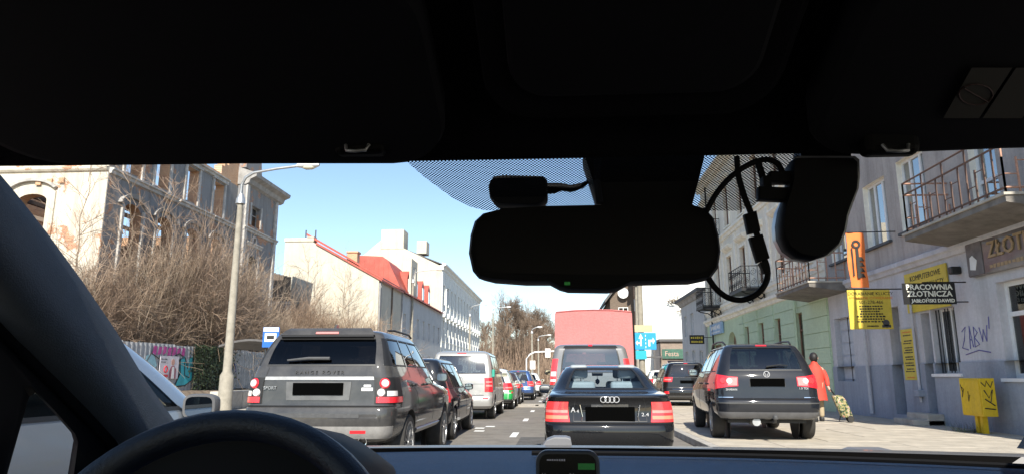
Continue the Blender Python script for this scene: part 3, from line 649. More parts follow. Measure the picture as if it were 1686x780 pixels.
mb = MB(); mb.prism([(0, 0), (2.15, 0), (2.15, 11.2), (0, 8.4)], 0, 14, 'y'); mb.build('wall', M['wood'], wd); mb = MB(); mb.prism([(-0.5, 7.9), (2.2, 11.3), (2.2, 11.65), (-0.55, 8.15)], -0.5, 14, 'y'); mb.build('roof', M['roofdk'], wd)
for k in range(9): MB().box(0.05, 2.1, -0.03, -0.001, 0.4 + k * 0.8, 1.15 + k * 0.8).build('board', M['wood'], wd)
for z in (3.4, 6.0): window(wd, 0.75, 1.65, z, z + 1.5, depth=-0.06, bars=(0.5,))
ds = MB().lathe([(0.02, 0.0), (0.25, -0.03), (0.5, -0.14)], 20, 'y', (1.2, -0.35, 8.8), cap=False); ds.lathe([(0.5, -0.14), (0.25, -0.02), (0.02, 0.015)], 20, 'y', (1.2, -0.35, 8.8), cap=False); ds.tube([(1.2, -0.3, 8.8), (1.2, 0.05, 8.7)], 0.03); tag(ds.build('satellite_dish', M['frame_w'], wd, smooth=60))
# ================================================================== vehicles
def curve1(tab):
    "monotone cubic through (z, value) pairs"
    xs = [p[0] for p in tab]; ys = [p[1] for p in tab]; n = len(xs)
    h = [xs[i + 1] - xs[i] for i in range(n - 1)]; d = [(ys[i + 1] - ys[i]) / h[i] for i in range(n - 1)]
    m = [d[0]] + [0 if d[i - 1] * d[i] <= 0 else 2 * d[i - 1] * d[i] / (d[i - 1] + d[i]) for i in range(1, n - 1)] + [d[-1]]
    def f(z):
        if z <= xs[0]: return ys[0]
        if z >= xs[-1]: return ys[-1]
        i = 0
        while z > xs[i + 1]: i += 1
        t = (z - xs[i]) / h[i]
        return ys[i] * (2 * t**3 - 3 * t**2 + 1) + h[i] * m[i] * (t**3 - 2 * t**2 + t) + ys[i + 1] * (-2 * t**3 + 3 * t**2) + h[i] * m[i + 1] * (t**3 - t**2)
    return f
def lin(a, b, n): return [a + (b - a) * i / n for i in range(n + 1)]
class Shape:
    "a car skin: horizontal outlines stacked in z. s runs 0..1 tail, 1..2 rear corner, 2..3 side, 3..4 front corner, 4..5 nose; negative s is the left half"
    def __init__(q, rear, front, width, rcor=((0, 0.2), (9, 0.2)), fcor=((0, 0.3), (9, 0.3)), bow=0.05, taper=0.04):
        q.r, q.f, q.w, q.rc, q.fc = curve1(rear), curve1(front), curve1(width), curve1(list(rcor)), curve1(list(fcor))
        q.bow, q.taper = bow, taper
    def S(q, s, z):
        sg = -1 if s < 0 else 1; s = abs(s)
        yr, yf, w = q.r(z), q.f(z), q.w(z)
        we = w * (1 - q.taper); a = min(q.rc(z), we * 0.85); b = min(q.fc(z), we * 0.85)
        yr1 = yr + q.bow * ((we - a) / we) ** 2; yf1 = yf - 2 * q.bow * ((we - b) / we) ** 2
        if s <= 1: x = s * (we - a); y = yr + q.bow * (x / we) ** 2
        elif s <= 2: t = (s - 1) * math.pi / 2; x = we - a + a * math.sin(t); y = yr1 + a * (1 - math.cos(t))
        elif s <= 3:
            t = s - 2; y = (yr1 + a) * (1 - t) + (yf1 - b) * t; x = we + (w - we) * (1 - (2 * t - 1) ** 4)
        elif s <= 4: t = (4 - s) * math.pi / 2; x = we - b + b * math.sin(t); y = yf1 - b * (1 - math.cos(t))
        else: x = (5 - s) * (we - b); y = yf - 2 * q.bow * (x / we) ** 2
        return Vector((sg * x, y, z))
    def N(q, s, z):
        e = 1e-3; z0, z1 = z - e, z + e
        n = (q.S(s + e, z) - q.S(s - e, z)).cross(q.S(s, z1) - q.S(s, z0))
        if n.length < 1e-12: return Vector((0, -1, 0))
        n.normalize()
        c = q.S(s, z) - Vector((0, (q.r(z) + q.f(z)) / 2, z))
        return n if n.dot(c) > 0 else -n
    def P(q, s, z, off=0.0): return q.S(s, z) + q.N(s, z) * off
    def patch(q, name, m, parent, s0, s1, z0, z1, off=0.008, ns=8, nz=4, skirt=True):
        "a piece that follows the skin; s0, s1 may be functions of height fraction, z0, z1 of width fraction"
        F = lambda v, t: v(t) if callable(v) else v
        rows = []
        for j in range(nz + 1):
            b = j / nz; row = []
            for i in range(ns + 1):
                a = i / ns; s = F(s0, b) * (1 - a) + F(s1, b) * a; z = F(z0, a) * (1 - b) + F(z1, a) * b
                row.append((s, z))
            rows.append(row)
        mb = MB(); mb.grid([[q.P(s, z, off) for s, z in r] for r in rows])
        if skirt:
            edge = rows[0] + [r[-1] for r in rows[1:]] + rows[-1][-2::-1] + [r[0] for r in rows[-2:0:-1]]
            mb.grid([[q.P(s, z, off) for s, z in edge], [q.P(s, z, -0.012) for s, z in edge]], closed=True)
        return mb.build(name, m, parent, smooth=40)
    def pair(q, name, m, parent, s0, s1, *a, **k):
        neg = lambda v: (lambda t: -v(t)) if callable(v) else -v
        return [q.patch(name, m, parent, s0, s1, *a, **k), q.patch(name, m, parent, neg(s0), neg(s1), *a, **k)]
def cyl_x(x0, x1, r, y, z, n=28):
    return MB().lathe([(r, x0), (r, x1)], n, 'x', (0, y, z))
def body_mesh(q, zlow, zbelt, ztop, wins, wheels, wr, mats, rows_low, rows_up):
    "lower body is closed and has its wheel arches cut; the glasshouse above has real window openings"
    cols = sorted(set(lin(0, 1, 6) + lin(1, 2, 6) + lin(2, 3, 22) + lin(3, 4, 6) + lin(4, 5, 6) + [w[0] for w in wins] + [w[1] for w in wins]))
    loop = cols + [-c for c in cols[-2:0:-1]]
    lo = MB(); zs = sorted(set(rows_low))
    lo.grid([[q.S(s, z) for s in loop] for z in zs], closed=True)
    n = len(loop); k = len(zs)
    lo.add([q.S(s, zs[0]) for s in loop], [tuple(range(n))]); lo.add([q.S(s, zs[-1]) for s in loop], [tuple(range(n))])
    me = bpy.data.meshes.new('lower'); me.from_pydata(lo.v, [], lo.f)
    bm = bmesh.new(); bm.from_mesh(me); bmesh.ops.remove_doubles(bm, verts=bm.verts, dist=1e-5); bmesh.ops.recalc_face_normals(bm, faces=bm.faces); bm.to_mesh(me); bm.free()
    ob = link_mesh('lower', me)
    cut = MB()
    for (y, sgn) in [(y, s) for y in wheels for s in (-1, 1)]:
        w = q.w(0.5)
        c = cyl_x(sgn * (w - 0.30), sgn * (w + 0.25), wr * 1.13, y, wr * 1.02); cut.add(c.v, c.f)
    co = cut.build('cut', mats[0])
    md = ob.modifiers.new('arch', 'BOOLEAN'); md.operation = 'DIFFERENCE'; md.object = co; md.solver = 'EXACT'
    dg = bpy.context.evaluated_depsgraph_get()
    ev = bpy.data.meshes.new_from_object(ob.evaluated_get(dg))
    mb = MB(); mb.add([v.co[:] for v in ev.vertices], [tuple(p.vertices) for p in ev.polygons])
    bpy.data.objects.remove(ob); bpy.data.objects.remove(co)
    zs = sorted(set(rows_up + [w[2] for w in wins] + [w[3] for w in wins])); zs = [z for z in zs if z >= zbelt - 1e-6]
    base = len(mb.v)
    for z in zs: mb.v += [tuple(q.S(s, z)) for s in loop]
    for j in range(len(zs) - 1):
        zc = (zs[j] + zs[j + 1]) / 2
        for i in range(n):
            a, b = loop[i], loop[(i + 1) % n]
            sc_ = abs((a + b) / 2) if not (a == cols[1] * -1 and b == 0) else cols[1] / 2
            if any(w[0] < sc_ < w[1] and w[2] < zc < w[3] for w in wins): continue
            mb.f.append((base + j * n + i, base + j * n + (i + 1) % n, base + (j + 1) * n + (i + 1) % n, base + (j + 1) * n + i)); mb.m.append(0)
    mb.f.append(tuple(base + (len(zs) - 1) * n + i for i in range(n))); mb.m.append(0)
    return mb
def wheel(parent, x, y, r, w, sg, spokes=5, rim=0.66, m=None):
    t = MB().lathe([(r * rim, -w / 2), (r * 0.93, -w / 2), (r * 0.985, -w * 0.40), (r, -w * 0.2), (r, w * 0.2), (r * 0.985, w * 0.40), (r * 0.93, w / 2), (r * rim, w / 2), (r * rim, -w / 2)], 28, 'x', cap=False).build('wheel', M['rubber'], parent, smooth=35)
    t.location = (x, y, r)
    rr = r * rim; mb = MB(); o = sg * w * 0.5
    mb.lathe([(rr, o), (rr * 0.9, o * 0.98), (rr * 0.87, o * 0.55), (rr * 0.87, -o * 0.2)], 28, 'x', cap=False)
    for k in range(spokes):
        a = 2 * math.pi * k / spokes + 0.3
        for da in (-0.5, 0.5):
            wd = rr * 0.9 * min(0.16, 0.9 / spokes)
            d = Vector((0, math.cos(a), math.sin(a))); p = Vector((0, -math.sin(a), math.cos(a)))
            i0 = d * rr * 0.14; i1 = d * rr * 0.91
            A = [i0 - p * wd, i0 + p * wd, i1 + p * wd * 0.8, i1 - p * wd * 0.8]
        mb.add([v + Vector((o * 0.93, 0, 0)) for v in A] + [v + Vector((o * 0.6, 0, 0)) for v in A], [(0, 1, 2, 3), (4, 7, 6, 5), (0, 4, 5, 1), (1, 5, 6, 2), (2, 6, 7, 3), (3, 7, 4, 0)])
    mb.lathe([(rr * 0.2, o * 0.5), (rr * 0.2, o * 0.96), (rr * 0.1, o)], 14, 'x')
    mb.build('rim', m or M['alloy'], t, smooth=35)
    MB().lathe([(rr * 0.86, o * 0.25), (rr * 0.86, o * 0.2)], 20, 'x').build('brake_disc', M['trim'], t)
def seats(parent, W, zb, y1, y2, m, zs=0.4, head=0.2):
    for y in (y1, y2):
        for s in (-1, 1):
            mb = MB(); mb.rbox(s * W * 0.45 - 0.24, s * W * 0.45 + 0.24, y - 0.08, y + 0.08, zs, zb + 0.13, 0.05)
            mb.rbox(s * W * 0.45 - 0.13, s * W * 0.45 + 0.13, y - 0.07, y + 0.03, zb + 0.17, zb + 0.17 + head, 0.04)
            mb.tube([(s * W * 0.45 - 0.06, y - 0.02, zb + 0.1), (s * W * 0.45 - 0.06, y - 0.02, zb + 0.2)], 0.008); mb.tube([(s * W * 0.45 + 0.06, y - 0.02, zb + 0.1), (s * W * 0.45 + 0.06, y - 0.02, zb + 0.2)], 0.008)
            mb.build('seat', m, parent, smooth=40)
def side_mirror(parent, x, y, z, s, m, w=0.2, h=0.14, glass_m=None):
    mb = MB(); cx = x + s * w * 0.55
    rows = []
    for t, k in ((0, 0.92), (0.03, 1.0), (0.07, 0.9), (0.11, 0.55), (0.125, 0.2)):
        rows.append([(cx + w * 0.5 * k * (abs(math.cos(a)) ** 0.5) * (1 if math.cos(a) > 0 else -1), y + t, z + h * 0.5 * k * (abs(math.sin(a)) ** 0.5) * (1 if math.sin(a) > 0 else -1)) for a in [2 * math.pi * i / 20 for i in range(20)]])
    mb.grid(rows, closed=True); mb.add(rows[-1], [tuple(range(20))]); mb.add(rows[0], [tuple(range(19, -1, -1))])
    mb.box(x - s * 0.02, x + s * w * 0.25, y + 0.03, y + 0.08, z - h * 0.4, z - h * 0.15)
    o = mb.build('side_mirror', m, parent, smooth=45)
    g = MB(); g.add([(p[0] * 0.84 + cx * 0.16, y - 0.003, p[2] * 0.84 + z * 0.16) for p in rows[0]], [tuple(range(20))])
    g.build('mirror_glass', glass_m or M['mirror'], o)
def car(name, label, loc, rz, q, body, L, wheels, wr, zlow, zbelt, ztop, wins, rows_low, rows_up, group=None, cat='car', gm=None, seat_m=None, seat_y=(1.6, 2.7), spokes=5, rim_m=None, mirror_y=None, mirror_z=None, mirror_m=None, tw=0.215, seams=(), handles=(), wiper=None, mir_glass=None, detail=True, rim=0.66):
    root = thing(name, label, cat, loc, rz, group)
    mb = body_mesh(q, zlow, zbelt, ztop, wins, wheels, wr, [body], rows_low, rows_up)
    b = mb.build('body', body, root, smooth=32, fix=True)
    for w in wins:
        nm = 'rear_window' if w[0] < 1 else 'windscreen' if w[0] >= 3.2 else 'side_window'
        gmm = w[4] if len(w) > 4 else (gm or M['carglass'])
        if nm == 'side_window': q.pair(nm, gmm, root, w[0], w[1], w[2], w[3], off=-0.006, ns=6, nz=5, skirt=False)
        elif nm == 'rear_window': q.patch(nm, gmm, root, -w[1], w[1], w[2], w[3], off=-0.006, ns=14, nz=6, skirt=False)
        else:
            q.pair(nm, gmm, root, w[0], 5, w[2], w[3], off=-0.006, ns=8, nz=6, skirt=False)
        if nm != 'windscreen' and detail:     # black seal round the glass
            e = 0.013; a0, a1 = (-w[1], w[1]) if nm == 'rear_window' else (w[0], w[1])
            f = q.patch if nm == 'rear_window' else q.pair
            for (z0, z1) in ((w[2] - 0.006, w[2] + e), (w[3] - e, w[3] + 0.006)): f('window_seal', M['black'], root, a0, a1, z0, z1, off=0.004, ns=14, nz=1)
    for y in wheels:
        for s in (-1, 1):
            x = s * (q.w(0.68) - tw / 2 - 0.012)
            wheel(root, x, y, wr, tw, s, spokes, rim, rim_m)
            MB().lathe([(wr * 1.11, s * (q.w(0.5) - 0.297)), (wr * 1.11, s * (q.w(0.5) - 0.285))], 24, 'x', (0, y, wr * 1.02)).build('wheel_well', M['black'], root)
    MB().box(-q.w(0.4) * 0.8, q.w(0.4) * 0.8, 0.35, L - 0.5, zlow - 0.06, zlow + 0.05).build('underbody', M['black'], root)
    if seat_m: seats(root, q.w(zbelt), zbelt, seat_y[0], seat_y[1], seat_m)
    if mirror_y:
        for s in (-1, 1):
            side_mirror(root, s * (q.w(mirror_z) - 0.02), mirror_y, mirror_z, s, mirror_m or body, glass_m=mir_glass)
    for (t, z0, z1) in seams: q.pair('door_gap', M['black'], root, 2 + t, 2 + t + 0.0022, z0, z1, off=0.0025, ns=1, nz=8)
    for (t, z) in handles:
        for sg in (1, -1):
            p = q.P(sg * (2 + t), z, 0.02); MB().rbox(p.x - 0.02, p.x + 0.02, p.y - 0.1, p.y + 0.1, z - 0.016, z + 0.016, 0.01).build('door_handle', mirror_m or body, root, smooth=40)
    return root
def plate(parent, y, z, w=0.52, h=0.115, x=0.0, m=None):
    o = MB().rbox(x - w / 2, x + w / 2, y - 0.016, y + 0.006, z - h / 2, z + h / 2, 0.004).build('number_plate', m or M['plate'], parent)
    return o
def ring(mb, c, R_, r, n=28, axis='y'):
    mb.tube([(c[0] + R_ * math.cos(2 * math.pi * k / n), c[1], c[2] + R_ * math.sin(2 * math.pi * k / n)) for k in range(n + 1)], r, 6, cap=False)
def disc_on(q, s, z, r, off, m, parent, name, sub=None):
    p = q.P(s, z, off); n = q.N(s, z)
    bm = bmesh.new(); bmesh.ops.create_cone(bm, cap_ends=True, segments=24, radius1=r, radius2=r * 0.8, depth=0.02)
    mb = MB().bm(bm, Matrix.Translation(p) @ n.to_track_quat('Z', 'Y').to_matrix().to_4x4())
    return mb.build(name, m, parent, smooth=40)

# paints
P_SUV = paint('grey_suv_paint', (0.020, 0.020, 0.022), dust=0.22, metal=0.0, rough=0.5)
P_BLK = paint('black_car_paint', (0.003, 0.0035, 0.005), dust=0.015, metal=0.0, rough=0.5)
P_NAVY = paint('black_blue_paint', (0.006, 0.0075, 0.012), dust=0.03, metal=0.0, rough=0.5)
P_SILV = paint('silver_paint', (0.46, 0.45, 0.43), dust=0.25, metal=0.5, rough=0.35)
P_GREYV = paint('graphite_van_paint', (0.16, 0.16, 0.165), dust=0.3, metal=0.3, rough=0.4)
P_WHITE = paint('white_paint', (0.66, 0.66, 0.64), dust=0.1, rough=0.35)
P_BLUE = paint('blue_paint', (0.03, 0.075, 0.21), dust=0.12, metal=0.3, rough=0.3)
P_DKRED = paint('dark_plum_paint', (0.03, 0.018, 0.02), dust=0.15, metal=0.2, rough=0.3)
P_SILVB = paint('silver_blue_paint', (0.26, 0.29, 0.33), dust=0.12, metal=0.5, rough=0.4)

# ---------------------------------------------------- grey SUV in the left lane
q = Shape([(0.44, 0.16), (0.52, 0.03), (0.66, 0.0), (0.80, 0.0), (0.86, 0.02), (0.885, 0.075), (1.0, 0.085), (1.2, 0.10), (1.34, 0.125), (1.72, 0.36), (1.77, 0.40), (1.80, 0.50), (1.825, 0.72), (1.84, 1.2)],
          [(0.44, 4.62), (0.55, 4.75), (0.8, 4.76), (0.95, 4.70), (1.02, 4.45), (1.08, 3.9), (1.13, 3.35), (1.34, 3.05), (1.72, 2.62), (1.77, 2.5), (1.80, 2.35), (1.825, 2.1), (1.84, 1.8)],
          [(0.44, 0.86), (0.56, 0.945), (0.8, 0.965), (1.0, 0.96), (1.17, 0.94), (1.30, 0.90), (1.72, 0.735), (1.77, 0.70), (1.80, 0.64), (1.825, 0.5), (1.84, 0.3)],
          [(0, 0.20), (1.3, 0.16), (1.72, 0.09), (1.9, 0.2)], [(0, 0.3), (1.3, 0.3), (1.9, 0.3)], bow=0.03, taper=0.045)
zb, zt = 1.36, 1.70
wins = [(0, 0.985, zb, zt, glass('suv_rear_glass', (0.05, 0.055, 0.07), 1.45)), (2.02, 2.27, zb, zt, M['darkglass']), (2.30, 2.56, zb, zt, M['darkglass']), (2.59, 2.93, zb, zt, M['carglass']), (4.05, 5, zb, zt)]
suv = car('estate_suv', 'dusty dark grey off-road SUV with silver tailgate strip, just beyond the steering wheel', (-2.91, 8.40, 0), 0, q, P_SUV, 4.76, (1.0, 3.86), 0.375, 0.44, 1.34, 1.84, wins,
          [0.44, 0.48, 0.52, 0.6, 0.66, 0.72, 0.8, 0.84, 0.86, 0.885, 0.92, 0.97, 1.0, 1.05, 1.1, 1.15, 1.2, 1.25, 1.3, 1.34], [1.34, 1.36] + lin(1.36, 1.70, 6) + [1.72, 1.75, 1.77, 1.785, 1.80, 1.812, 1.825, 1.834, 1.84],
          seat_m=M['seat'], seat_y=(1.75, 2.7), spokes=15, mirror_y=3.05, mirror_z=1.22, mirror_m=M['black'], tw=0.26, seams=((0.285, 0.5, 1.34), (0.575, 0.5, 1.34), (0.86, 0.55, 1.3)), handles=((0.31, 1.12), (0.6, 1.12)), rim=0.74)
suv['category'] = 'car'
for s in (1, -1):   # tail lamps: black housing, round lamps, red base
    tl = q.patch('tail_light', M['black'], suv, s * 0.945, s * 2.06, 0.905, 1.215, off=0.012, ns=10, nz=4)
    q.patch('red_lens', M['red'], tl, s * 0.965, s * 2.05, 0.915, 0.985, off=0.022, ns=10, nz=2)
    o = disc_on(q, s * 1.28, 1.145, 0.066, 0.018, M['red'], tl, 'lamp_ring'); disc_on(q, s * 1.28, 1.145, 0.050, 0.030, M['clear'], tl, 'lamp')
    disc_on(q, s * 1.10, 1.035, 0.050, 0.018, M['clear'], tl, 'lamp'); q.patch('reverse_lens', M['clear'], tl, s * 1.35, s * 2.0, 0.995, 1.055, off=0.02, ns=8, nz=2)
    q.patch('bumper_reflector', M['red'], suv, s * 0.60, s * 0.86, 0.565, 0.60, off=0.008, ns=6, nz=1)
    q.patch('tailgate_gap', M['black'], suv, s * 0.93, s * 0.938, 0.9, 1.34, off=0.004, ns=1, nz=8)
    e = MB().lathe([(0.055, -0.06), (0.055, 0.18)], 18, 'y', (s * 0.58, 0.10, 0.47), cap=False); e.lathe([(0.045, 0.18), (0.045, -0.058), (0.055, -0.06)], 18, 'y', (s * 0.58, 0.10, 0.47), cap=False)
    e.build('exhaust_tip', M['chrome'], suv, smooth=40)
q.patch('tailgate_strip', mat('satin_strip', (0.42, 0.41, 0.40), 0.4, 0.5, var=0.15, scale=9), suv, -0.93, 0.93, 1.185, 1.225, off=0.012, ns=14, nz=1)
pr = q.patch('plate_recess', mat('tailgate_silver', (0.11, 0.11, 0.11), 0.5, 0.3, var=0.2, scale=9), suv, lambda t: -0.52 - 0.03 * t, lambda t: 0.52 + 0.03 * t, 0.945, 1.165, off=0.010, ns=10, nz=2)
plate(suv, q.r(1.08) - 0.012, 1.08, 0.62, 0.145)
q.patch('bumper_gap', M['black'], suv, -1.95, 1.95, 0.868, 0.882, off=0.004, ns=26, nz=1)
q.patch('bumper_step', M['trim'], suv, -0.72, 0.72, 0.745, 0.795, off=0.006, ns=14, nz=2)
q.patch('bumper_lower', mat('bumper_sill_grey', (0.22, 0.21, 0.20), 0.6, var=0.25, scale=6), suv, -1.9, 1.9, 0.505, 0.645, off=0.006, ns=26, nz=4)
sp = q.patch('roof_spoiler', P_SUV, suv, -0.98, 0.98, 1.715, 1.785, off=0.05, ns=16, nz=4)
q.patch('spoiler_lip', M['black'], sp, -0.95, 0.95, 1.695, 1.715, off=0.045, ns=16, nz=1)
q.patch('high_brake_light', M['pinklens'], sp, -0.24, 0.24, 1.722, 1.745, off=0.062, ns=8, nz=1)
for s in (1, -1): q.patch('pillar_gloss', M['black'], suv, s * 1.4, s * 2.02, 1.36, 1.70, off=0.003, ns=6, nz=4)
wp = MB(); a = q.P(-0.62, 1.41, 0.03); b = q.P(0.16, 1.43, 0.03); wp.tube([a, (a + b) / 2 + Vector((0, -0.01, 0.012)), b], [0.012, 0.02, 0.022], 8); wp.build('rear_wiper', M['trim'], suv)
text('RANGE ROVER', 0.066, M['trim'], suv, (0, q.r(1.27) - 0.008, 1.275), spacing=1.5, tilt=0.05)
text('SPORT', 0.055, M['galv'], suv, (-0.60, q.r(1.08) - 0.004, 1.09), name='lettering'); MB().rbox(0.555, 0.645, q.r(1.12) + 0.0, q.r(1.12) + 0.02, 1.105, 1.13, 0.004).build('badge', M['frame_w'], suv); MB().rbox(0.53, 0.67, q.r(1.08) + 0.0, q.r(1.08) + 0.02, 1.055, 1.095, 0.004).build('badge', M['frame_w'], suv)
q.pair('side_vent', M['chrome'], suv, 2.80, 2.822, 1.02, 1.16, off=0.008, ns=2, nz=3)
q.pair('side_step', M['alloy'], suv, 2.30, 2.74, 0.475, 0.53, off=0.02, ns=8, nz=2)
q.pair('fuel_flap', M['black'], suv, 2.06, 2.0625, 1.06, 1.2, off=0.003, ns=1, nz=3)
for s in (1, -1): MB().tube([(s * 0.62, 0.95, 1.83), (s * 0.655, 1.2, 1.845), (s * 0.655, 2.1, 1.84), (s * 0.63, 2.4, 1.81)], 0.014, 8).build('roof_rail', M['black'], suv)
f_ = MB(); f_.prism([(0.62, 1.84), (0.78, 1.84), (0.70, 1.90), (0.66, 1.895)], -0.014, 0.014, 'x'); f_.build('roof_aerial', P_SUV, suv)

# ---------------------------------------------------- black saloon ahead
q = Shape([(0.26, 0.14), (0.34, 0.04), (0.46, 0.0), (0.56, 0.0), (0.62, 0.02), (0.645, 0.06), (0.80, 0.085), (0.90, 0.085), (0.965, 0.05), (0.985, 0.06), (1.0, 0.13), (1.015, 0.32), (1.03, 0.50), (1.06, 0.60), (1.34, 1.16), (1.365, 1.26), (1.39, 1.45), (1.405, 1.75), (1.41, 2.0)],
          [(0.26, 4.36), (0.4, 4.46), (0.6, 4.44), (0.70, 4.36), (0.78, 4.1), (0.86, 3.6), (0.93, 3.15), (1.03, 2.98), (1.34, 2.55), (1.365, 2.48), (1.39, 2.38), (1.405, 2.25), (1.41, 2.1)],
          [(0.26, 0.78), (0.36, 0.845), (0.6, 0.866), (0.8, 0.862), (0.92, 0.835), (1.0, 0.80), (1.06, 0.755), (1.34, 0.575), (1.365, 0.545), (1.39, 0.47), (1.405, 0.34), (1.41, 0.2)],
          [(0, 0.22), (0.95, 0.24), (1.06, 0.2), (1.34, 0.16), (1.5, 0.2)], [(0, 0.3), (1.5, 0.25)], bow=0.05, taper=0.03)
wins = [(0, 1.0, 1.06, 1.345, glass('saloon_rear_glass', (0.78, 0.86, 0.90), 1.45)), (2.05, 2.14, 1.06, 1.345), (2.17, 2.50, 1.06, 1.345), (2.53, 2.93, 1.06, 1.345), (4.02, 5, 1.06, 1.345, glass('saloon_screen', (0.93, 0.96, 0.97), 1.3))]
a4 = car('saloon_car', 'glossy black saloon with red tail lamps and four-ring emblem directly ahead', (0.655, 9.28, 0), R(0.3), q, P_BLK, 4.46, (0.98, 3.58), 0.31, 0.26, 1.03, 1.41, wins,
         [0.26, 0.3, 0.34, 0.4, 0.46, 0.52, 0.56, 0.6, 0.62, 0.632, 0.645, 0.7, 0.76, 0.8, 0.85, 0.90, 0.93, 0.95, 0.965, 0.975, 0.985, 0.992, 1.0, 1.008, 1.015, 1.022, 1.03], [1.03, 1.045, 1.06] + lin(1.06, 1.345, 6) + [1.355, 1.365, 1.378, 1.39, 1.398, 1.405, 1.41],
         seat_m=M['seatlight'], seat_y=(1.35, 2.25), mirror_y=2.78, mirror_z=1.02, mirror_m=P_BLK, seams=((0.3, 0.35, 1.0), (0.55, 0.35, 1.0)), handles=((0.33, 0.86), (0.58, 0.86)), spokes=5)
for s in (1, -1):
    tl = q.patch('tail_light', M['brake'], a4, lambda t, s=s: s * (0.93 - 0.07 * (1 - t)), lambda t, s=s: s * (1.80 - 0.06 * t), 0.65, 0.905, off=0.010, ns=10, nz=6)
    q.patch('reverse_lens', M['pinklens'], tl, s * 0.91, s * 1.75, 0.765, 0.80, off=0.015, ns=10, nz=1)
    q.patch('amber_lens', M['amber'], tl, s * 0.90, s * 1.75, 0.685, 0.73, off=0.014, ns=10, nz=1)
    q.patch('lamp_surround', M['black'], a4, s * 0.80, s * 1.82, 0.632, 0.650, off=0.006, ns=8, nz=1)
    q.patch('boot_gap', M['black'], a4, s * 0.775, s * 0.783, 0.66, 0.96, off=0.004, ns=1, nz=8)
    q.patch('pillar_seal', M['black'], a4, s * 1.0, s * 1.12, 1.06, 1.345, off=0.003, ns=2, nz=5)
q.patch('boot_gap', M['black'], a4, -0.78, 0.78, 0.655, 0.664, off=0.004, ns=14, nz=1)
q.patch('bumper_gap', M['black'], a4, -1.9, 1.9, 0.630, 0.638, off=0.003, ns=24, nz=1)
q.patch('plate_recess', mat('boot_recess', (0.02, 0.02, 0.022), 0.35, var=0, coat=0.6), a4, lambda t: -0.38 - 0.03 * t, lambda t: 0.38 + 0.03 * t, 0.665, 0.875, off=0.005, ns=8, nz=2)
plate(a4, q.r(0.75) - 0.012, 0.755, 0.635, 0.175)
fr = MB(); yy = q.r(0.75) - 0.02
for k in (-1, 1): fr.tube([(k * 0.365, yy + 0.005, 0.665), (k * 0.355, yy, 0.72), (k * 0.385, yy, 0.868)], 0.006, 6)
fr.build('plate_holder', M['chrome'], a4)
rg = MB()
for k in range(4): ring(rg, (-0.084 + 0.056 * k, q.r(0.945) - 0.015 - 0.002 * (k % 2), 0.935), 0.036, 0.0055)
rg.build('ring_emblem', M['badge'], a4, smooth=60)
text('A', 0.088, M['badge'], a4, (-0.475, q.r(0.78) + 0.0, 0.80)); text('4', 0.058, M['badge'], a4, (-0.415, q.r(0.78) + 0.003, 0.785))
text('2.4', 0.062, M['badge'], a4, (0.45, q.r(0.75) + 0.0, 0.745), sx=1.3)
MB().rbox(-0.125, 0.125, 0.66, 0.70, 1.045, 1.075, 0.008).build('high_brake_light', M['brake'], a4)
MB().rbox(-0.09, 0.09, 2.62, 2.66, 1.24, 1.30, 0.015).build('inside_mirror', M['black'], a4); mb = MB(); mb.tube([(0, 2.64, 1.24), (0, 2.64, 1.19)], 0.004); mb.lathe([(0.005, 1.10), (0.035, 1.13), (0.035, 1.17), (0.005, 1.20)], 10, 'z', (0, 2.64, 0)); mb.build('mirror_charm', M['black'], a4)
q.patch('rear_shelf', M['seat'], a4, -1, 1, 1.034, 1.036, off=-0.02, ns=6, nz=1)
MB().box(-0.6, 0.6, 2.6, 3.0, 0.9, 1.06).build('dashboard', M['seat'], a4)

# ---------------------------------------------------- small cars from one recipe
def hatch_shape(h=1.48, w=0.87, L=4.2, estate=False, belt=0.98):
    k = 0.25 if estate else 0.45
    q = Shape([(0.27, 0.14), (0.36, 0.02), (0.5, 0.0), (0.62, 0.02), (0.68, 0.07), (0.8, 0.09), (belt, 0.11), (h - 0.12, k), (h - 0.07, k + 0.06), (h - 0.03, k + 0.25), (h, k + 0.8)],
              [(0.27, L - 0.1), (0.4, L), (0.6, L - 0.02), (0.72, L - 0.12), (0.82, L - 0.5), (0.92, L - 1.05), (belt + 0.02, L - 1.25), (h - 0.12, L - 1.85), (h - 0.07, L - 1.95), (h - 0.03, L - 2.15), (h, L - 2.4)],
              [(0.27, w - 0.09), (0.38, w - 0.015), (0.62, w), (0.82, w - 0.01), (belt, w - 0.06), (h - 0.12, w - 0.26), (h - 0.07, w - 0.3), (h - 0.03, w - 0.42), (h, w - 0.6)],
              [(0, 0.2), (belt, 0.2), (h, 0.16)], [(0, 0.32), (h, 0.3)], bow=0.05, taper=0.03)
    rl = sorted([0.27, 0.31, 0.36, 0.43, 0.5, 0.56, 0.62, 0.65, 0.68, 0.74, 0.8, 0.85, 0.9, (0.9 + belt) / 2, belt])
    ru = [belt, belt + 0.02] + lin(belt + 0.02, h - 0.12, 5) + [h - 0.1, h - 0.085, h - 0.07, h - 0.055, h - 0.042, h - 0.03, h - 0.018, h - 0.008, h]
    return q, rl, ru
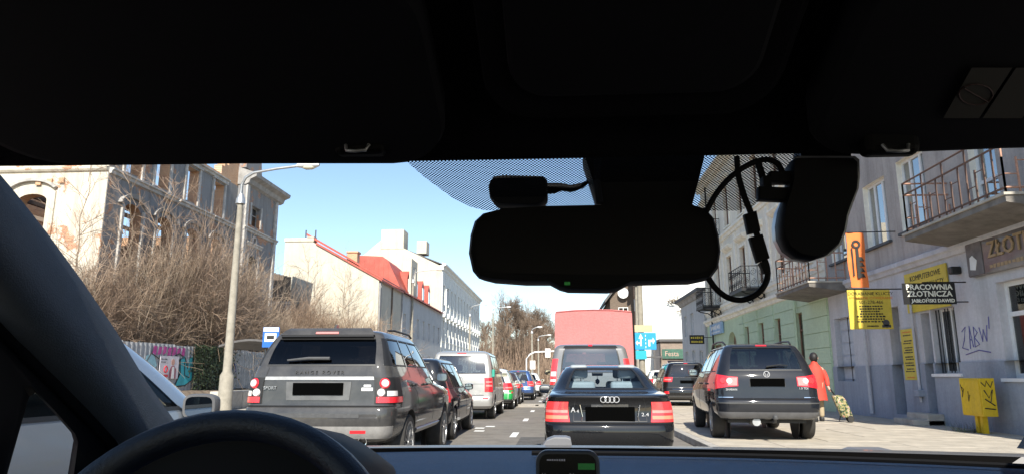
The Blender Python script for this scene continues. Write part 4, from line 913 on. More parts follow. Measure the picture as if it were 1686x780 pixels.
def simple_car(name, label, loc, body, h=1.48, w=0.87, L=4.2, estate=False, group=None, gm=None, rz=0, lamp=(0.74, 1.0), belt=0.98, plate_z=0.78, lit=False, lampmat=None, plate_m=None, split=True, mir=None):
    q, rl, ru = hatch_shape(h, w, L, estate, belt)
    z0, z1 = belt + 0.02, h - 0.12
    g = gm or M['darkglass']
    wins = [(0, 0.97, z0, z1, g), (2.03, 2.28, z0, z1, g), (2.31, 2.60, z0, z1, g), (2.63, 2.95, z0, z1, g), (4.03, 5, z0, z1, M['carglass'])]
    c = car(name, label, loc, rz, q, body, L, (0.82, L - 0.86), 0.315, 0.27, belt, h, wins, rl, ru, group=group, seat_m=M['seat'], seat_y=(1.3, 2.2), mirror_y=L - 1.72, mirror_z=belt + 0.03, seams=((0.31, 0.4, belt), (0.61, 0.4, belt)), handles=((0.34, belt - 0.13), (0.64, belt - 0.13)), mirror_m=mir)
    for s in (1, -1):
        tl = q.patch('tail_light', lampmat or (M['brake'] if lit else M['red']), c, s * 0.83, s * 1.95, lamp[0], lamp[1], off=0.012, ns=9, nz=3)
        if split: q.patch('clear_lens', M['pinklens'], tl, s * 0.9, s * 1.6, lamp[0] + 0.06, lamp[0] + 0.11, off=0.018, ns=6, nz=1)
    q.patch('tailgate_gap', M['black'], c, -0.82, 0.82, 0.645, 0.655, off=0.003, ns=12, nz=1)
    q.patch('bumper_trim', M['trim'], c, -1.9, 1.9, 0.29, 0.40, off=0.006, ns=22, nz=2)
    q.patch('high_brake_light', M['red'], c, -0.15, 0.15, h - 0.09, h - 0.075, off=0.012, ns=5, nz=1)
    plate(c, q.r(plate_z) - 0.008, plate_z, 0.52, 0.115, m=plate_m)
    a, b = q.P(-0.1, z0 + 0.03, 0.02), q.P(0.5, z0 + 0.06, 0.02)
    MB().tube([a, b], 0.011, 6).build('rear_wiper', M['black'], c)
    return c, q

LG = 'cars queueing in the left lane'
simple_car('estate_car', 'black-blue car squeezed in the queue between the grey SUV and the silver van', (-2.98, 13.55, 0), P_NAVY, h=1.62, w=0.90, L=4.42, estate=True, group=LG)
wc, qw = simple_car('hatchback_car', 'white hatchback with green side panels right behind, beyond the silver van', (-2.62, 27.1, 0), P_WHITE, h=1.56, w=0.88, L=4.2, group=LG, estate=True)
MG = mat('green_wrap', (0.02, 0.32, 0.075), 0.4, var=0.2, scale=4, coat=0.6)
qw.pair('green_panel', MG, wc, 1.15, 2.22, 0.40, 0.78, off=0.006, ns=10, nz=4); qw.patch('green_badge', M['red'], wc, 1.55, 1.95, 0.62, 0.68, off=0.012, ns=4, nz=1)
qw.patch('green_panel', MG, wc, -1.1, 1.1, 0.40, 0.62, off=0.006, ns=10, nz=2)
simple_car('hatchback_car', 'dark plum hatchback with lit red tail lamps, third ahead of the silver van', (-2.60, 32.2, 0), P_DKRED, h=1.47, w=0.86, L=4.1, group=LG, lit=True)
simple_car('estate_car', 'bright blue estate car far up the left lane with clear rear window', (-2.2, 38.3, 0), P_BLUE, h=1.60, w=0.88, L=4.4, estate=True, group=LG, gm=M['carglass'], lit=True)
simple_car('hatchback_car', 'white car at the far head of the left queue, ahead of the blue estate', (-1.95, 45.0, 0), P_WHITE, h=1.5, w=0.86, L=4.2, group=LG)
simple_car('hatchback_car', 'small pale hatchback parked on the right pavement beyond the black estate', (5.75, 40.0, 0.12), P_WHITE, h=1.5, w=0.86, L=4.1, group='cars parked on the right pavement', rz=R(-3))
wg, qg = simple_car('estate_car', 'black crossover with red lamps parked on the pavement beyond the dark people carrier', (4.95, 27.9, 0.12), P_BLK, h=1.70, w=0.94, L=4.7, estate=True, belt=1.06, group='cars parked on the right pavement', rz=R(-2), lamp=(0.92, 1.10), plate_z=0.92)
qg.pair('bumper_reflector', M['red'], wg, 1.0, 1.6, 0.47, 0.56, off=0.008, ns=5, nz=1)
qg.patch('bumper_chrome', M['chrome'], wg, -0.8, 0.8, 0.635, 0.65, off=0.008, ns=10, nz=1)
# neighbour on the left, level with us
sn, qn = simple_car('hatchback_car', 'silver-blue car alongside, its door mirror showing past our windscreen pillar', (-2.89, 1.12, 0), P_SILVB, h=1.56, w=0.88, L=4.45, gm=glass('neighbour_glass', (0.42, 0.48, 0.48), 1.22), belt=1.03, mir=mat('grey_mirror_shell', (0.10, 0.10, 0.105), 0.5, var=0.1))

# ---------------------------------------------------- silver van in the left lane
def van_shape(h, w, L, nose=1.35, k=0.20):
    q = Shape([(0.32, 0.12), (0.40, 0.02), (0.55, 0.0), (0.66, 0.02), (0.70, 0.06), (0.9, 0.065), (1.25, 0.08), (1.45, 0.095 + k * 0.1), (h - 0.14, k + 0.03), (h - 0.07, k + 0.09), (h - 0.03, k + 0.2), (h, k + 0.6)],
              [(0.32, L - 0.08), (0.45, L), (0.7, L - 0.02), (0.9, L - 0.14), (1.05, L - 0.5), (1.2, L - nose + 0.3), (1.28, L - nose + 0.2), (h - 0.14, L - nose - 0.55), (h - 0.07, L - nose - 0.68), (h - 0.03, L - nose - 0.85), (h, L - nose - 1.2)],
              [(0.32, w - 0.08), (0.42, w - 0.01), (0.8, w), (1.2, w - 0.02), (h - 0.14, w - 0.13), (h - 0.07, w - 0.18), (h - 0.03, w - 0.27), (h, w - 0.45)],
              [(0, 0.15), (1.2, 0.13), (h, 0.12)], [(0, 0.3), (h, 0.3)], bow=0.06, taper=0.015)
    rl = [0.32, 0.36, 0.40, 0.47, 0.55, 0.61, 0.66, 0.68, 0.70, 0.8, 0.9, 1.0, 1.08, 1.16, 1.25]
    ru = [1.25, 1.30] + lin(1.30, h - 0.14, 6) + [h - 0.12, h - 0.1, h - 0.085, h - 0.07, h - 0.055, h - 0.042, h - 0.03, h - 0.018, h - 0.008, h]
    return q, rl, ru
h = 2.0
q, rl, ru = van_shape(h, 0.95, 4.9)
gv = glass('van_rear_glass', (0.34, 0.38, 0.38), 1.5, boost=0.10, rough=0.10)
wins = [(0, 0.95, 1.32, h - 0.16, gv), (2.04, 2.34, 1.32, h - 0.16, M['carglass']), (2.37, 2.64, 1.32, h - 0.16, M['carglass']), (2.67, 2.95, 1.32, h - 0.16, M['carglass']), (4.05, 5, 1.32, h - 0.16)]
t6 = car('passenger_van', 'dusty silver passenger van with sun glinting on its wide rear window, left lane', (-2.86, 20.6, 0), 0, q, P_SILV, 4.9, (0.95, 3.95), 0.34, 0.32, 1.25, h, wins, rl, ru, group=None, cat='van', seat_m=M['seat'], seat_y=(1.4, 2.6), mirror_y=3.55, mirror_z=1.3, seams=((0.35, 0.4, 1.25), (0.655, 0.4, 1.25)), handles=((0.62, 1.02),))
for s in (1, -1):
    tl = q.patch('tail_light', M['red'], t6, s * 0.88, s * 1.75, 0.80, 1.20, off=0.012, ns=8, nz=5); q.patch('clear_lens', M['pinklens'], tl, s * 0.93, s * 1.6, 0.95, 1.0, off=0.018, ns=6, nz=1); q.patch('clear_lens', M['pinklens'], tl, s * 0.93, s * 1.6, 1.06, 1.10, off=0.018, ns=6, nz=1)
    q.patch('bumper_reflector', M['red'], t6, s * 0.82, s * 1.1, 0.60, 0.64, off=0.008, ns=4, nz=1)
q.patch('tailgate_gap', M['black'], t6, -0.85, 0.85, 0.70, 0.715, off=0.004, ns=12, nz=1); q.patch('tailgate_crease', M['trim'], t6, -0.85, 0.85, 1.02, 1.03, off=0.004, ns=12, nz=1)
q.patch('high_brake_light', M['red'], t6, -0.2, 0.2, h - 0.10, h - 0.085, off=0.012, ns=5, nz=1)
em = MB(); ring(em, (0, q.r(1.16) - 0.012, 1.16), 0.07, 0.008); em.tube([(-0.045, q.r(1.16) - 0.012, 1.2), (-0.015, q.r(1.16) - 0.012, 1.11), (0, q.r(1.16) - 0.012, 1.15), (0.015, q.r(1.16) - 0.012, 1.11), (0.045, q.r(1.16) - 0.012, 1.2)], 0.007); em.build('round_emblem', M['badge'], t6)
plate(t6, q.r(0.88) - 0.01, 0.88, 0.52, 0.115, m=M['trim'])
gb = MB(); p = q.P(1.95, 1.32, 0.03); gb.rbox(p.x - 0.03, p.x + 0.05, p.y - 0.05, p.y + 0.08, 1.22, 1.44, 0.02); gb.build('green_sticker_flap', mat('teal_flap', (0.03, 0.30, 0.22), 0.6, var=0.1), t6)

# ---------------------------------------------------- graphite delivery van behind the saloon, red box truck ahead of it
h = 1.99
q, rl, ru = van_shape(h, 0.96, 4.85, k=0.12)
wins = [(0, 0.84, 1.32, h - 0.12, glass('delivery_rear_glass', (0.16, 0.18, 0.18), 1.6, boost=0.10, rough=0.16)), (2.70, 2.95, 1.32, h - 0.16, M['carglass']), (4.05, 5, 1.32, h - 0.16)]
tv = car('delivery_van', 'graphite delivery van with tall red tail lamps, between the black saloon and the red truck', (0.73, 16.1, 0), 0, q, P_GREYV, 4.85, (0.95, 3.9), 0.33, 0.32, 1.25, h, wins, rl, ru, cat='van', seat_m=M['seat'], seat_y=(3.2, 3.2), mirror_y=3.6, mirror_z=1.35, mirror_m=M['black'])
for s in (1, -1):
    tl = q.patch('tail_light', M['brake'], tv, s * 0.985, s * 1.7, 1.05, 1.63, off=0.014, ns=7, nz=8)
    q.patch('clear_lens', M['clear'], tl, s * 1.0, s * 1.6, 1.24, 1.34, off=0.02, ns=5, nz=1); q.patch('clear_lens', M['clear'], tl, s * 1.0, s * 1.6, 1.12, 1.17, off=0.02, ns=5, nz=1)
q.patch('window_seal', M['black'], tv, -0.90, 0.90, h - 0.12, h - 0.07, off=0.01, ns=12, nz=2)
for s in (1, -1): q.patch('window_seal', M['black'], tv, s * 0.84, s * 0.875, 1.30, h - 0.10, off=0.006, ns=1, nz=6)
q.patch('high_brake_light', M['red'], tv, -0.07, 0.07, h - 0.085, h - 0.055, off=0.02, ns=4, nz=1)
q.patch('tailgate_gap', M['black'], tv, -0.9, 0.9, 0.68, 0.695, off=0.004, ns=12, nz=1)
plate(tv, q.r(0.9) - 0.01, 0.9)
tk = thing('box_truck', 'truck with faded red tarpaulin box towering behind the graphite van', 'truck', (1.13, 22.6, 0))
TARP = plaster('faded_red_tarp', (0.55, 0.175, 0.17), (0.36, 0.16, 0.15), 0.6, rough=0.6)
mb = MB(); hw = 1.24
sec = lambda y: [(-hw, y, 0.95), (-hw - 0.005, y, 2.0), (-hw + 0.01, y, 3.22), (-hw + 0.07, y, 3.30), (-0.6, y, 3.345), (0, y, 3.36), (0.6, y, 3.345), (hw - 0.07, y, 3.30), (hw - 0.01, y, 3.22), (hw + 0.005, y, 2.0), (hw, y, 0.95)]
mb.grid([sec(y) for y in (0, 1.0, 2.0, 3.0, 4.0, 5.0, 5.8)]); mb.add(sec(0), [tuple(range(10, -1, -1))]); mb.add(sec(5.8), [tuple(range(11))]); mb.build('tarpaulin_box', TARP, tk, smooth=40)
MB().tube([(-hw + 0.03, -0.01, 3.27), (-0.6, -0.012, 3.325), (0, -0.012, 3.34), (0.6, -0.012, 3.325), (hw - 0.03, -0.01, 3.27)], 0.018, 6).build('tarp_hem', TARP, tk)
for x in (-0.62, 0, 0.62): MB().box(x - 0.02, x + 0.02, -0.012, -0.002, 0.98, 3.28).build('tarp_strap', TARP, tk)
MB().box(-hw - 0.01, hw + 0.01, -0.05, 5.85, 0.85, 0.96).build('bed_frame', M['trim'], tk)
MB().box(-0.45, 0.45, 0.2, 7.4, 0.6, 0.84).build('chassis', M['black'], tk)
cb = MB(); cb.prism([(5.95, 0.55), (7.9, 0.55), (7.95, 1.2), (7.5, 2.3), (7.2, 2.45), (5.95, 2.45)], -1.05, 1.05, 'x'); cb.build('cab', P_WHITE, tk, bevel=0.06)
for s in (-1, 1):
    for y in (1.3, 6.9): wheel(tk, s * 0.95, y, 0.40, 0.26, s, 6)
    MB().rbox(s * 1.0 - 0.16, s * 1.0 + 0.16, -0.09, -0.052, 0.86, 0.95, 0.01).build('tail_light', M['red'], tk)
plate(tk, -0.06, 0.72)

# ---------------------------------------------------- dark people carrier parked half on the pavement
h = 1.73
q = Shape([(0.36, 0.16), (0.42, 0.04), (0.52, 0.0), (0.66, 0.0), (0.71, 0.02), (0.74, 0.06), (0.9, 0.075), (1.08, 0.095), (1.18, 0.13), (1.62, 0.40), (1.66, 0.45), (1.69, 0.56), (1.715, 0.8), (1.73, 1.3)],
          [(0.36, 4.5), (0.45, 4.62), (0.65, 4.62), (0.80, 4.5), (0.95, 4.0), (1.08, 3.5), (1.18, 3.32), (1.62, 2.75), (1.66, 2.66), (1.69, 2.5), (1.715, 2.3), (1.73, 2.0)],
          [(0.36, 0.80), (0.46, 0.885), (0.7, 0.906), (0.95, 0.90), (1.12, 0.875), (1.2, 0.85), (1.62, 0.675), (1.66, 0.64), (1.69, 0.57), (1.715, 0.43), (1.73, 0.25)],
          [(0, 0.20), (1.1, 0.2), (1.62, 0.14), (1.9, 0.2)], [(0, 0.32), (1.9, 0.3)], bow=0.05, taper=0.03)
gs = glass('carrier_rear_glass', (0.20, 0.23, 0.24), 1.5, boost=0.05)
wins = [(0, 0.99, 1.22, 1.635, gs), (2.02, 2.26, 1.20, 1.635, gs), (2.29, 2.56, 1.20, 1.635, gs), (2.59, 2.94, 1.20, 1.635), (4.05, 5, 1.20, 1.635)]
sh = car('people_carrier', 'dark people carrier with roof rails and tow bar parked on the right pavement', (3.66, 12.75, 0.12), R(-4.5), q, P_NAVY, 4.62, (0.93, 3.74), 0.325, 0.36, 1.18, h, wins,
         [0.36, 0.39, 0.42, 0.47, 0.52, 0.58, 0.63, 0.66, 0.69, 0.71, 0.725, 0.74, 0.8, 0.86, 0.92, 0.98, 1.04, 1.08, 1.13, 1.18], [1.18, 1.20, 1.22] + lin(1.22, 1.635, 6) + [1.65, 1.66, 1.675, 1.69, 1.703, 1.715, 1.723, 1.73],
         seat_m=M['seat'], seat_y=(1.5, 2.5), mirror_y=3.2, mirror_z=1.2, group='cars parked on the right pavement', seams=((0.28, 0.45, 1.18), (0.57, 0.45, 1.18)), handles=((0.31, 0.98), (0.6, 0.98)))
for s in (1, -1):
    tl = q.patch('tail_light', M['red'], sh, lambda t, s=s: s * (0.74 + 0.02 * t), s * 1.92, lambda a: 0.945 - 0.06 * a, lambda a: 1.10 + 0.06 * a, off=0.012, ns=12, nz=4)
    q.patch('clear_lens', M['pinklens'], tl, s * 0.77, s * 1.02, 0.955, 1.09, off=0.018, ns=6, nz=2); disc_on(q, s * 0.97, 1.03, 0.055, 0.02, M['clear'], tl, 'lamp'); disc_on(q, s * 1.28, 1.04, 0.06, 0.014, M['brake'], tl, 'lamp')
    q.patch('bumper_strip_end', M['chrome'], sh, s * 0.88, s * 1.7, 0.745, 0.757, off=0.008, ns=8, nz=1)
    rl_ = MB(); rl_.tube([(s * 0.585, 0.75, 1.70), (s * 0.60, 0.95, 1.755), (s * 0.615, 1.5, 1.775), (s * 0.60, 2.3, 1.76), (s * 0.58, 2.6, 1.68)], 0.018, 8); rl_.build('roof_rail', M['black'], sh, smooth=50)
q.patch('tailgate_gap', M['black'], sh, -0.9, 0.9, 0.715, 0.728, off=0.004, ns=12, nz=1)
q.patch('bumper_crease', M['trim'], sh, -1.85, 1.85, 0.645, 0.665, off=0.008, ns=24, nz=1); q.patch('bumper_lower', mat('carrier_bumper_low', (0.10, 0.10, 0.105), 0.5, var=0.2), sh, -1.85, 1.85, 0.40, 0.50, off=0.008, ns=24, nz=2)
q.patch('plate_recess', M['black'], sh, -0.45, 0.45, 0.935, 1.085, off=0.006, ns=6, nz=1)
plate(sh, q.r(1.01) - 0.012, 1.01, 0.58, 0.135)
em = MB(); yy = q.r(1.15) - 0.012; ring(em, (0, yy, 1.15), 0.05, 0.006); em.tube([(-0.032, yy, 1.18), (-0.012, yy, 1.115), (0, yy, 1.145), (0.012, yy, 1.115), (0.032, yy, 1.18)], 0.005); em.build('round_emblem', M['badge'], sh)
text('SHARAN', 0.05, M['badge'], sh, (-0.62, q.r(0.9) + 0.005, 0.885)); text('1.9 TDI', 0.05, M['badge'], sh, (0.60, q.r(0.9) + 0.005, 0.905))
q.patch('high_brake_light', M['red'], sh, -0.2, 0.2, 1.652, 1.668, off=0.012, ns=5, nz=1)
a, b = q.P(0.02, 1.27, 0.025), q.P(0.62, 1.29, 0.025); MB().tube([a, (a * 0.4 + b * 0.6) + Vector((0, 0, 0.02)), b], [0.016, 0.012, 0.008], 6).build('rear_wiper', M['black'], sh)
tb = MB(); tb.tube([(0.06, 0.5, 0.34), (0.06, 0.1, 0.33), (0.06, -0.04, 0.34), (0.06, -0.09, 0.40)], 0.024, 8); tb.lathe([(0.01, 0.375), (0.045, 0.39), (0.05, 0.42), (0.045, 0.45), (0.01, 0.465)], 12, 'z', (0.06, -0.09, 0)); tb.build('tow_bar', M['trim'], sh, smooth=50)
tb = MB().lathe([(0.07, 0.0), (0.075, 0.12), (0.075, 0.5), (0.05, 0.55)], 14, 'y', (-0.22, 0.12, 0.33)); tb.build('exhaust_box', M['galv'], sh, smooth=50)

# ---------------------------------------------------- dark flatbed parked far left, only its top shows over the queue
fb = thing('parked_pickup', 'dark parked pickup whose cab roof and slatted sides show above the grey SUV', 'pickup', (-6.6, 30.5, 0))
mb = MB(); mb.prism([(3.2, 0.6), (5.6, 0.6), (5.6, 1.15), (4.6, 1.25), (4.2, 2.0), (3.9, 2.1), (3.2, 2.1)], -0.95, 0.95, 'x'); mb.build('cab', P_GREYV, fb, bevel=0.05)
MB().box(-1.0, 1.0, 0, 3.1, 0.75, 0.9).build('bed', M['trim'], fb)
for s in (-1, 1):
    for k in range(4): MB().box(s * 1.0 - 0.02, s * 1.0 + 0.02, 0, 3.1, 1.0 + 0.28 * k, 1.2 + 0.28 * k).build('side_slat', M['wood'], fb)
    for y in (0.05, 1.5, 3.0): MB().box(s * 0.97 - 0.03, s * 0.97 + 0.03, y - 0.03, y + 0.03, 0.9, 2.1).build('side_post', M['trim'], fb)
    for y in (0.8, 4.7): wheel(fb, s * 0.85, y, 0.36, 0.22, s)
for k in range(4): MB().box(-1.0, 1.0, -0.03, 0.01, 1.0 + 0.28 * k, 1.2 + 0.28 * k).build('tail_slat', M['wood'], fb)
# ================================================================== left side: the ruined mansion
RX, RY0, RY1, GZ = -20.0, 28.9, 46.4, 0.75
ru_ = thing('ruined_mansion', 'roofless ruined mansion in a shaded grey tone with empty arched windows behind bare bushes on the left', 'building', (RX, RY0, GZ), math.pi / 2)
V = lambda Y: Y - RY0
Zr = lambda z: z - GZ
ops = []
for y in (30.9, 33.6, 36.4, 39.1): ops.append((V(y - 0.72), V(y + 0.72), Zr(5.3), Zr(9.2), 0.5))
for y in (30.6, 33.0, 35.9, 38.9): ops.append((V(y - 0.62), V(y + 0.62), Zr(10.6), Zr(12.5)))
for y in (30.9, 33.6, 36.4, 39.1): ops.append((V(y - 0.65), V(y + 0.65), Zr(1.8), Zr(4.2), 0.35))
LW = V(41.3)
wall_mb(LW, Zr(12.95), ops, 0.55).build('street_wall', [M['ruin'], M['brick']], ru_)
r5 = random.Random(5)
x = 0.0
while x < LW - 0.2:      # broken parapet
    w = r5.uniform(0.35, 1.1); hgt = r5.uniform(0.0, 0.75) + (0.8 if x < 4 or x > 10.2 else 0.1)
    MB().box(x, min(LW, x + w), 0.02, 0.5, Zr(12.952), Zr(12.95) + hgt).build('broken_masonry', M['brick'], ru_); x += w
def trimx(z, d, x0, x1, name, y0=0.0, hgt=0.3, m=None):
    MB().prism([(y0 - 0.001, z - hgt * 0.5), (y0 - d * 0.5, z - hgt * 0.4), (y0 - d * 0.6, z), (y0 - d, z + hgt * 0.15), (y0 - d, z + hgt * 0.4), (y0 - 0.001, z + hgt * 0.5)], x0, x1, 'x').build(name, m or M['ruintrim'], ru_)
for (a, b) in ((0, 5.6), (5.75, 9.4), (9.5, LW)): trimx(Zr(10.3), 0.22, a, b, 'string_course')
for (a, b) in ((0.2, 3.2), (5.0, 10.9)): trimx(Zr(12.8), 0.25, a, b, 'cornice', hgt=0.25)
trimx(Zr(4.7), 0.15, 0, LW, 'string_course')
for o in ops[:4]:
    a, b, c, d = o[:4]; cx = (a + b) / 2; hw = (b - a) / 2 + 0.28
    n = 12; mb = MB()
    for k in range(n):      # curved hood mould over the arched window
        t0, t1 = math.pi * (0.08 + 0.84 * k / n), math.pi * (0.08 + 0.84 * (k + 1) / n)
        P = lambda t, r, y: (cx + (hw + r) * math.cos(t), y, d - 0.35 + (0.62 + r) * math.sin(t))
        mb.add([P(t0, 0, 0), P(t1, 0, 0), P(t1, 0.2, 0), P(t0, 0.2, 0), P(t0, 0, -0.12), P(t1, 0, -0.12), P(t1, 0.2, -0.2), P(t0, 0.2, -0.2)], [(0, 1, 5, 4), (2, 3, 7, 6), (4, 5, 6, 7), (0, 4, 7, 3), (1, 2, 6, 5)])
    mb.build('window_hood', M['greytrim'], ru_)
    for s_, xx in ((-1, a - 0.18), (1, b + 0.02)): MB().box(xx, xx + 0.16, -0.10, 0.0, c, d - 0.2).build('window_jamb', M['ruintrim'], ru_)
for o in ops[4:8]:
    a, b, c, d = o[:4]
    for xx in (a - 0.2, b + 0.02): MB().box(xx, xx + 0.18, -0.08, 0, c - 0.1, d + 0.1).build('window_jamb', M['ruintrim'], ru_)
    MB().box(a - 0.25, b + 0.25, -0.14, 0, d + 0.102, d + 0.24).build('lintel', M['ruintrim'], ru_)
# projecting end bay
bay = [(V(42.3), V(43.7), Zr(10.7), Zr(12.0)), (V(42.3), V(43.7), Zr(5.6), Zr(8.8), 0.5), (V(42.3), V(43.7), Zr(1.8), Zr(4.2))]
wall_mb(V(46.4) - V(41.32), Zr(13.4), bay, 0.5, V(41.32)).build('bay_wall', [M['ruin'], M['ruin']], ru_).location.y = -0.5
trimx(Zr(10.35), 0.2, V(41.3), V(46.45), 'string_course', -0.5); trimx(Zr(9.5), 0.15, V(41.9), V(44.2), 'window_hood', -0.5)
MB().prism([(-0.5, Zr(13.1)), (-0.7, Zr(13.2)), (-0.8, Zr(13.45)), (-1.15, Zr(13.6)), (-1.2, Zr(13.8)), (0.5, Zr(14.4)), (0.5, Zr(13.1))], V(41.25), V(46.9), 'x').build('cornice', M['greytrim'], ru_)
MB().prism([(V(41.6), Zr(14.3)), (V(44.0), Zr(14.3)), (V(43.8), Zr(15.2)), (V(43.0), Zr(16.0)), (V(41.8), Zr(16.3))], -0.3, 0.2, 'y').build('attic_gable', M['ruin'], ru_)
for yy in (41.5, 46.05): MB().box(V(yy) - 0.16, V(yy) + 0.2, -0.62, -0.5, 0, Zr(13.1)).build('pilaster', M['ruintrim'], ru_)
for b_ in bay[:2]:
    window(ru_, b_[0], b_[1], b_[2], b_[3], depth=-0.25, fm=M['greytrim'], bars=(0.5,), trans=(0.6,), pane=M['winglass'])
    for xx in (b_[0] - 0.2, b_[1] + 0.02): MB().box(xx, xx + 0.18, -0.56, -0.5, b_[2], b_[3] + 0.12).build('window_jamb', M['ruintrim'], ru_)
mb = MB(); ring(mb, (V(43.0), -0.55, Zr(9.75)), 0.28, 0.06, 16); mb.build('wreath_ornament', M['ruintrim'], ru_)
# inside walls, lit through the missing roof
MB().box(0.56, LW, 8.0, 8.5, 0, Zr(12.2)).build('rear_wall', M['brick'], ru_)
for x in (5.9, LW + 0.05): MB().box(x, x + 0.4, 0.56, 7.99, 0, Zr(8.0 if x < 9 else 9.8)).build('cross_wall', M['brick'], ru_)
for z in (5.0, 10.2):
    for k in range(7): MB().box(0.6, LW, 0.9 + k * 1.05, 1.1 + k * 1.05, Zr(z) - 0.2 + (0.004 if k % 2 else 0), Zr(z)).build('floor_beam', M['wood'], ru_) if k % 3 != 1 else None
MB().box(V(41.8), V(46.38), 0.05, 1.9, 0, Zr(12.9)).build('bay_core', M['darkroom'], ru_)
# the lit end wall facing the road user
def rloc(X): return -(X - RX)                 # local y grows away from the street
gops = [(-24.1 + 0.0, -22.75, 7.1, 9.25, 0.3), (-28.4, -27.0, 7.1, 9.25, 0.3), (-24.1, -22.75, 1.9, 4.1), (-24.1, -22.75, 10.9, 12.6)]
gw = thing('ruin_end_wall', 'bright sunlit cream end wall of the ruin with one arched broken window, far left', 'building', (-32.0, RY0 - 0.03, GZ))
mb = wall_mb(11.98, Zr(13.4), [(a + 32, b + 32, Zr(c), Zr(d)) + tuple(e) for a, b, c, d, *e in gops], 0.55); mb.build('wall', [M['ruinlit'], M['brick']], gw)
def gtrim(z, d, x0, x1, name): MB().prism([(0.0, z - 0.12), (-d * 0.6, z - 0.08), (-d, z), (-d, z + 0.1), (0.0, z + 0.14)], x0, x1, 'x').build(name, M['ruinlit'], gw)
gtrim(Zr(10.35), 0.14, 0, 11.98, 'string_course')
n = 12
for (a, b, c, d, *e) in gops[:2]:
    cx, hw = (a + b) / 2 + 32, (b - a) / 2 + 0.38; mb = MB()
    for k in range(n):
        t0, t1 = math.pi * (0.15 + 0.7 * k / n), math.pi * (0.15 + 0.7 * (k + 1) / n)
        P = lambda t, r, y: (cx + (hw + r) * 1.1 * math.cos(t), y, Zr(d) - 0.05 + (0.62 + r) * math.sin(t))
        mb.add([P(t0, 0, 0), P(t1, 0, 0), P(t1, 0.12, 0), P(t0, 0.12, 0), P(t0, 0, -0.16), P(t1, 0, -0.16), P(t1, 0.12, -0.16), P(t0, 0.12, -0.16)], [(0, 1, 5, 4), (2, 3, 7, 6), (4, 5, 6, 7), (0, 4, 7, 3), (1, 2, 6, 5)])
    mb.build('window_hood', M['ruintrim'], gw)
    for xx in (cx - hw - 0.05, cx + hw - 0.2): MB().box(xx, xx + 0.25, -0.08, 0, Zr(c), Zr(d) + 0.1).build('window_jamb', M['ruinlit'], gw)
    MB().prism([(cx - 0.6, Zr(d) - 0.9), (cx + 0.68, Zr(d) - 1.3), (cx + 0.68, Zr(d) - 1.12), (cx - 0.6, Zr(d) - 0.75)], 0.2, 0.32, 'y').build('fallen_beam', M['wood'], gw)
    MB().box(cx - 0.675, cx + 0.675, 0.2, 0.3, Zr(c) + 0.55, Zr(c) + 0.72).build('window_rail', M['wood'], gw)
for px in (84, 66, 104): 
    p = atY(px, 300 - (px - 84) * 0.1, RY0); MB().box(p.x + 32 - 0.12, p.x + 32 + 0.12, -0.10, 0.1, p.z - GZ - 0.12, p.z - GZ + 0.12).build('beam_end', M['brick'], gw)

# ================================================================== left side: houses further along (street wall X = -14)
yw = thing('yard_wall', 'dark boarded yard screen between the ruin and the white gabled house', 'wall', (-24.6, 52.0, 0.7))
MB().box(-3, 4.2, 0, 0.3, 0, 6.2).build('wall', M['housewall'], yw)
for k in range(24): MB().box(-3 + k * 0.3, -3 + k * 0.3 + 0.27, -0.02, 0.05, 6.25, 9.9 - 0.08 * k).build('board', M['wood'], yw)
MB().box(-3, 4.2, -0.03, 0.33, 6.2, 6.26).build('ledge', M['roofdk'], yw)
HX = -14.0
gh_ = thing('gabled_house', 'white house whose blank sunlit gable faces the road, left behind the grey SUV', 'building', (HX, 53.7, 0.12))
P0, P1, P2 = atY(470, 393, 53.7), atY(515, 394, 53.7), atY(624, 458, 53.7)
prof = [(P0.x - HX, 0), (0, 0), (0, P2.z - 0.12), (P1.x - HX + 0.35, P1.z - 0.55), (P1.x - HX, P1.z - 0.3), (P0.x - HX, P0.z - 0.25)]
MB().prism(prof, 0, 8.0, 'y').build('gable_wall', M['gable'], gh_)
MB().box(P0.x - HX - 0.05, P1.x - HX + 0.1, -0.06, 0.8, P1.z - 0.28, P1.z - 0.0).build('parapet', M['gable'], gh_)
MB().box(P1.x - HX - 0.45, P1.x - HX + 0.12, -0.08, 0.6, P1.z + 0.001, P1.z + 0.12).build('parapet_cap', M['concrete'], gh_)
MB().prism([(0.25, P2.z - 0.35), (0.25, P2.z - 0.2), (P1.x - HX + 0.3, P1.z - 0.35), (P1.x - HX + 0.3, P1.z - 0.53)], -0.12, 8.0, 'y').build('roof', M['roofred'], gh_)
MB().tube([(0.12, -0.1, 0.2), (0.12, -0.1, P2.z - 0.5)], 0.07, 8).build('drain_pipe', M['greytrim'], gh_)
MB().box(P0.x - HX, 0, -0.05, -0.001, 3.95, 4.15).build('string_course', M['gable'], gh_)
for x in (-6.2, -5.4): MB().tube([(x, 0.3, P1.z + 0.1), (x, 0.3, P1.z + 0.7)], 0.05, 6).build('vent_pipe', M['trim'], gh_)
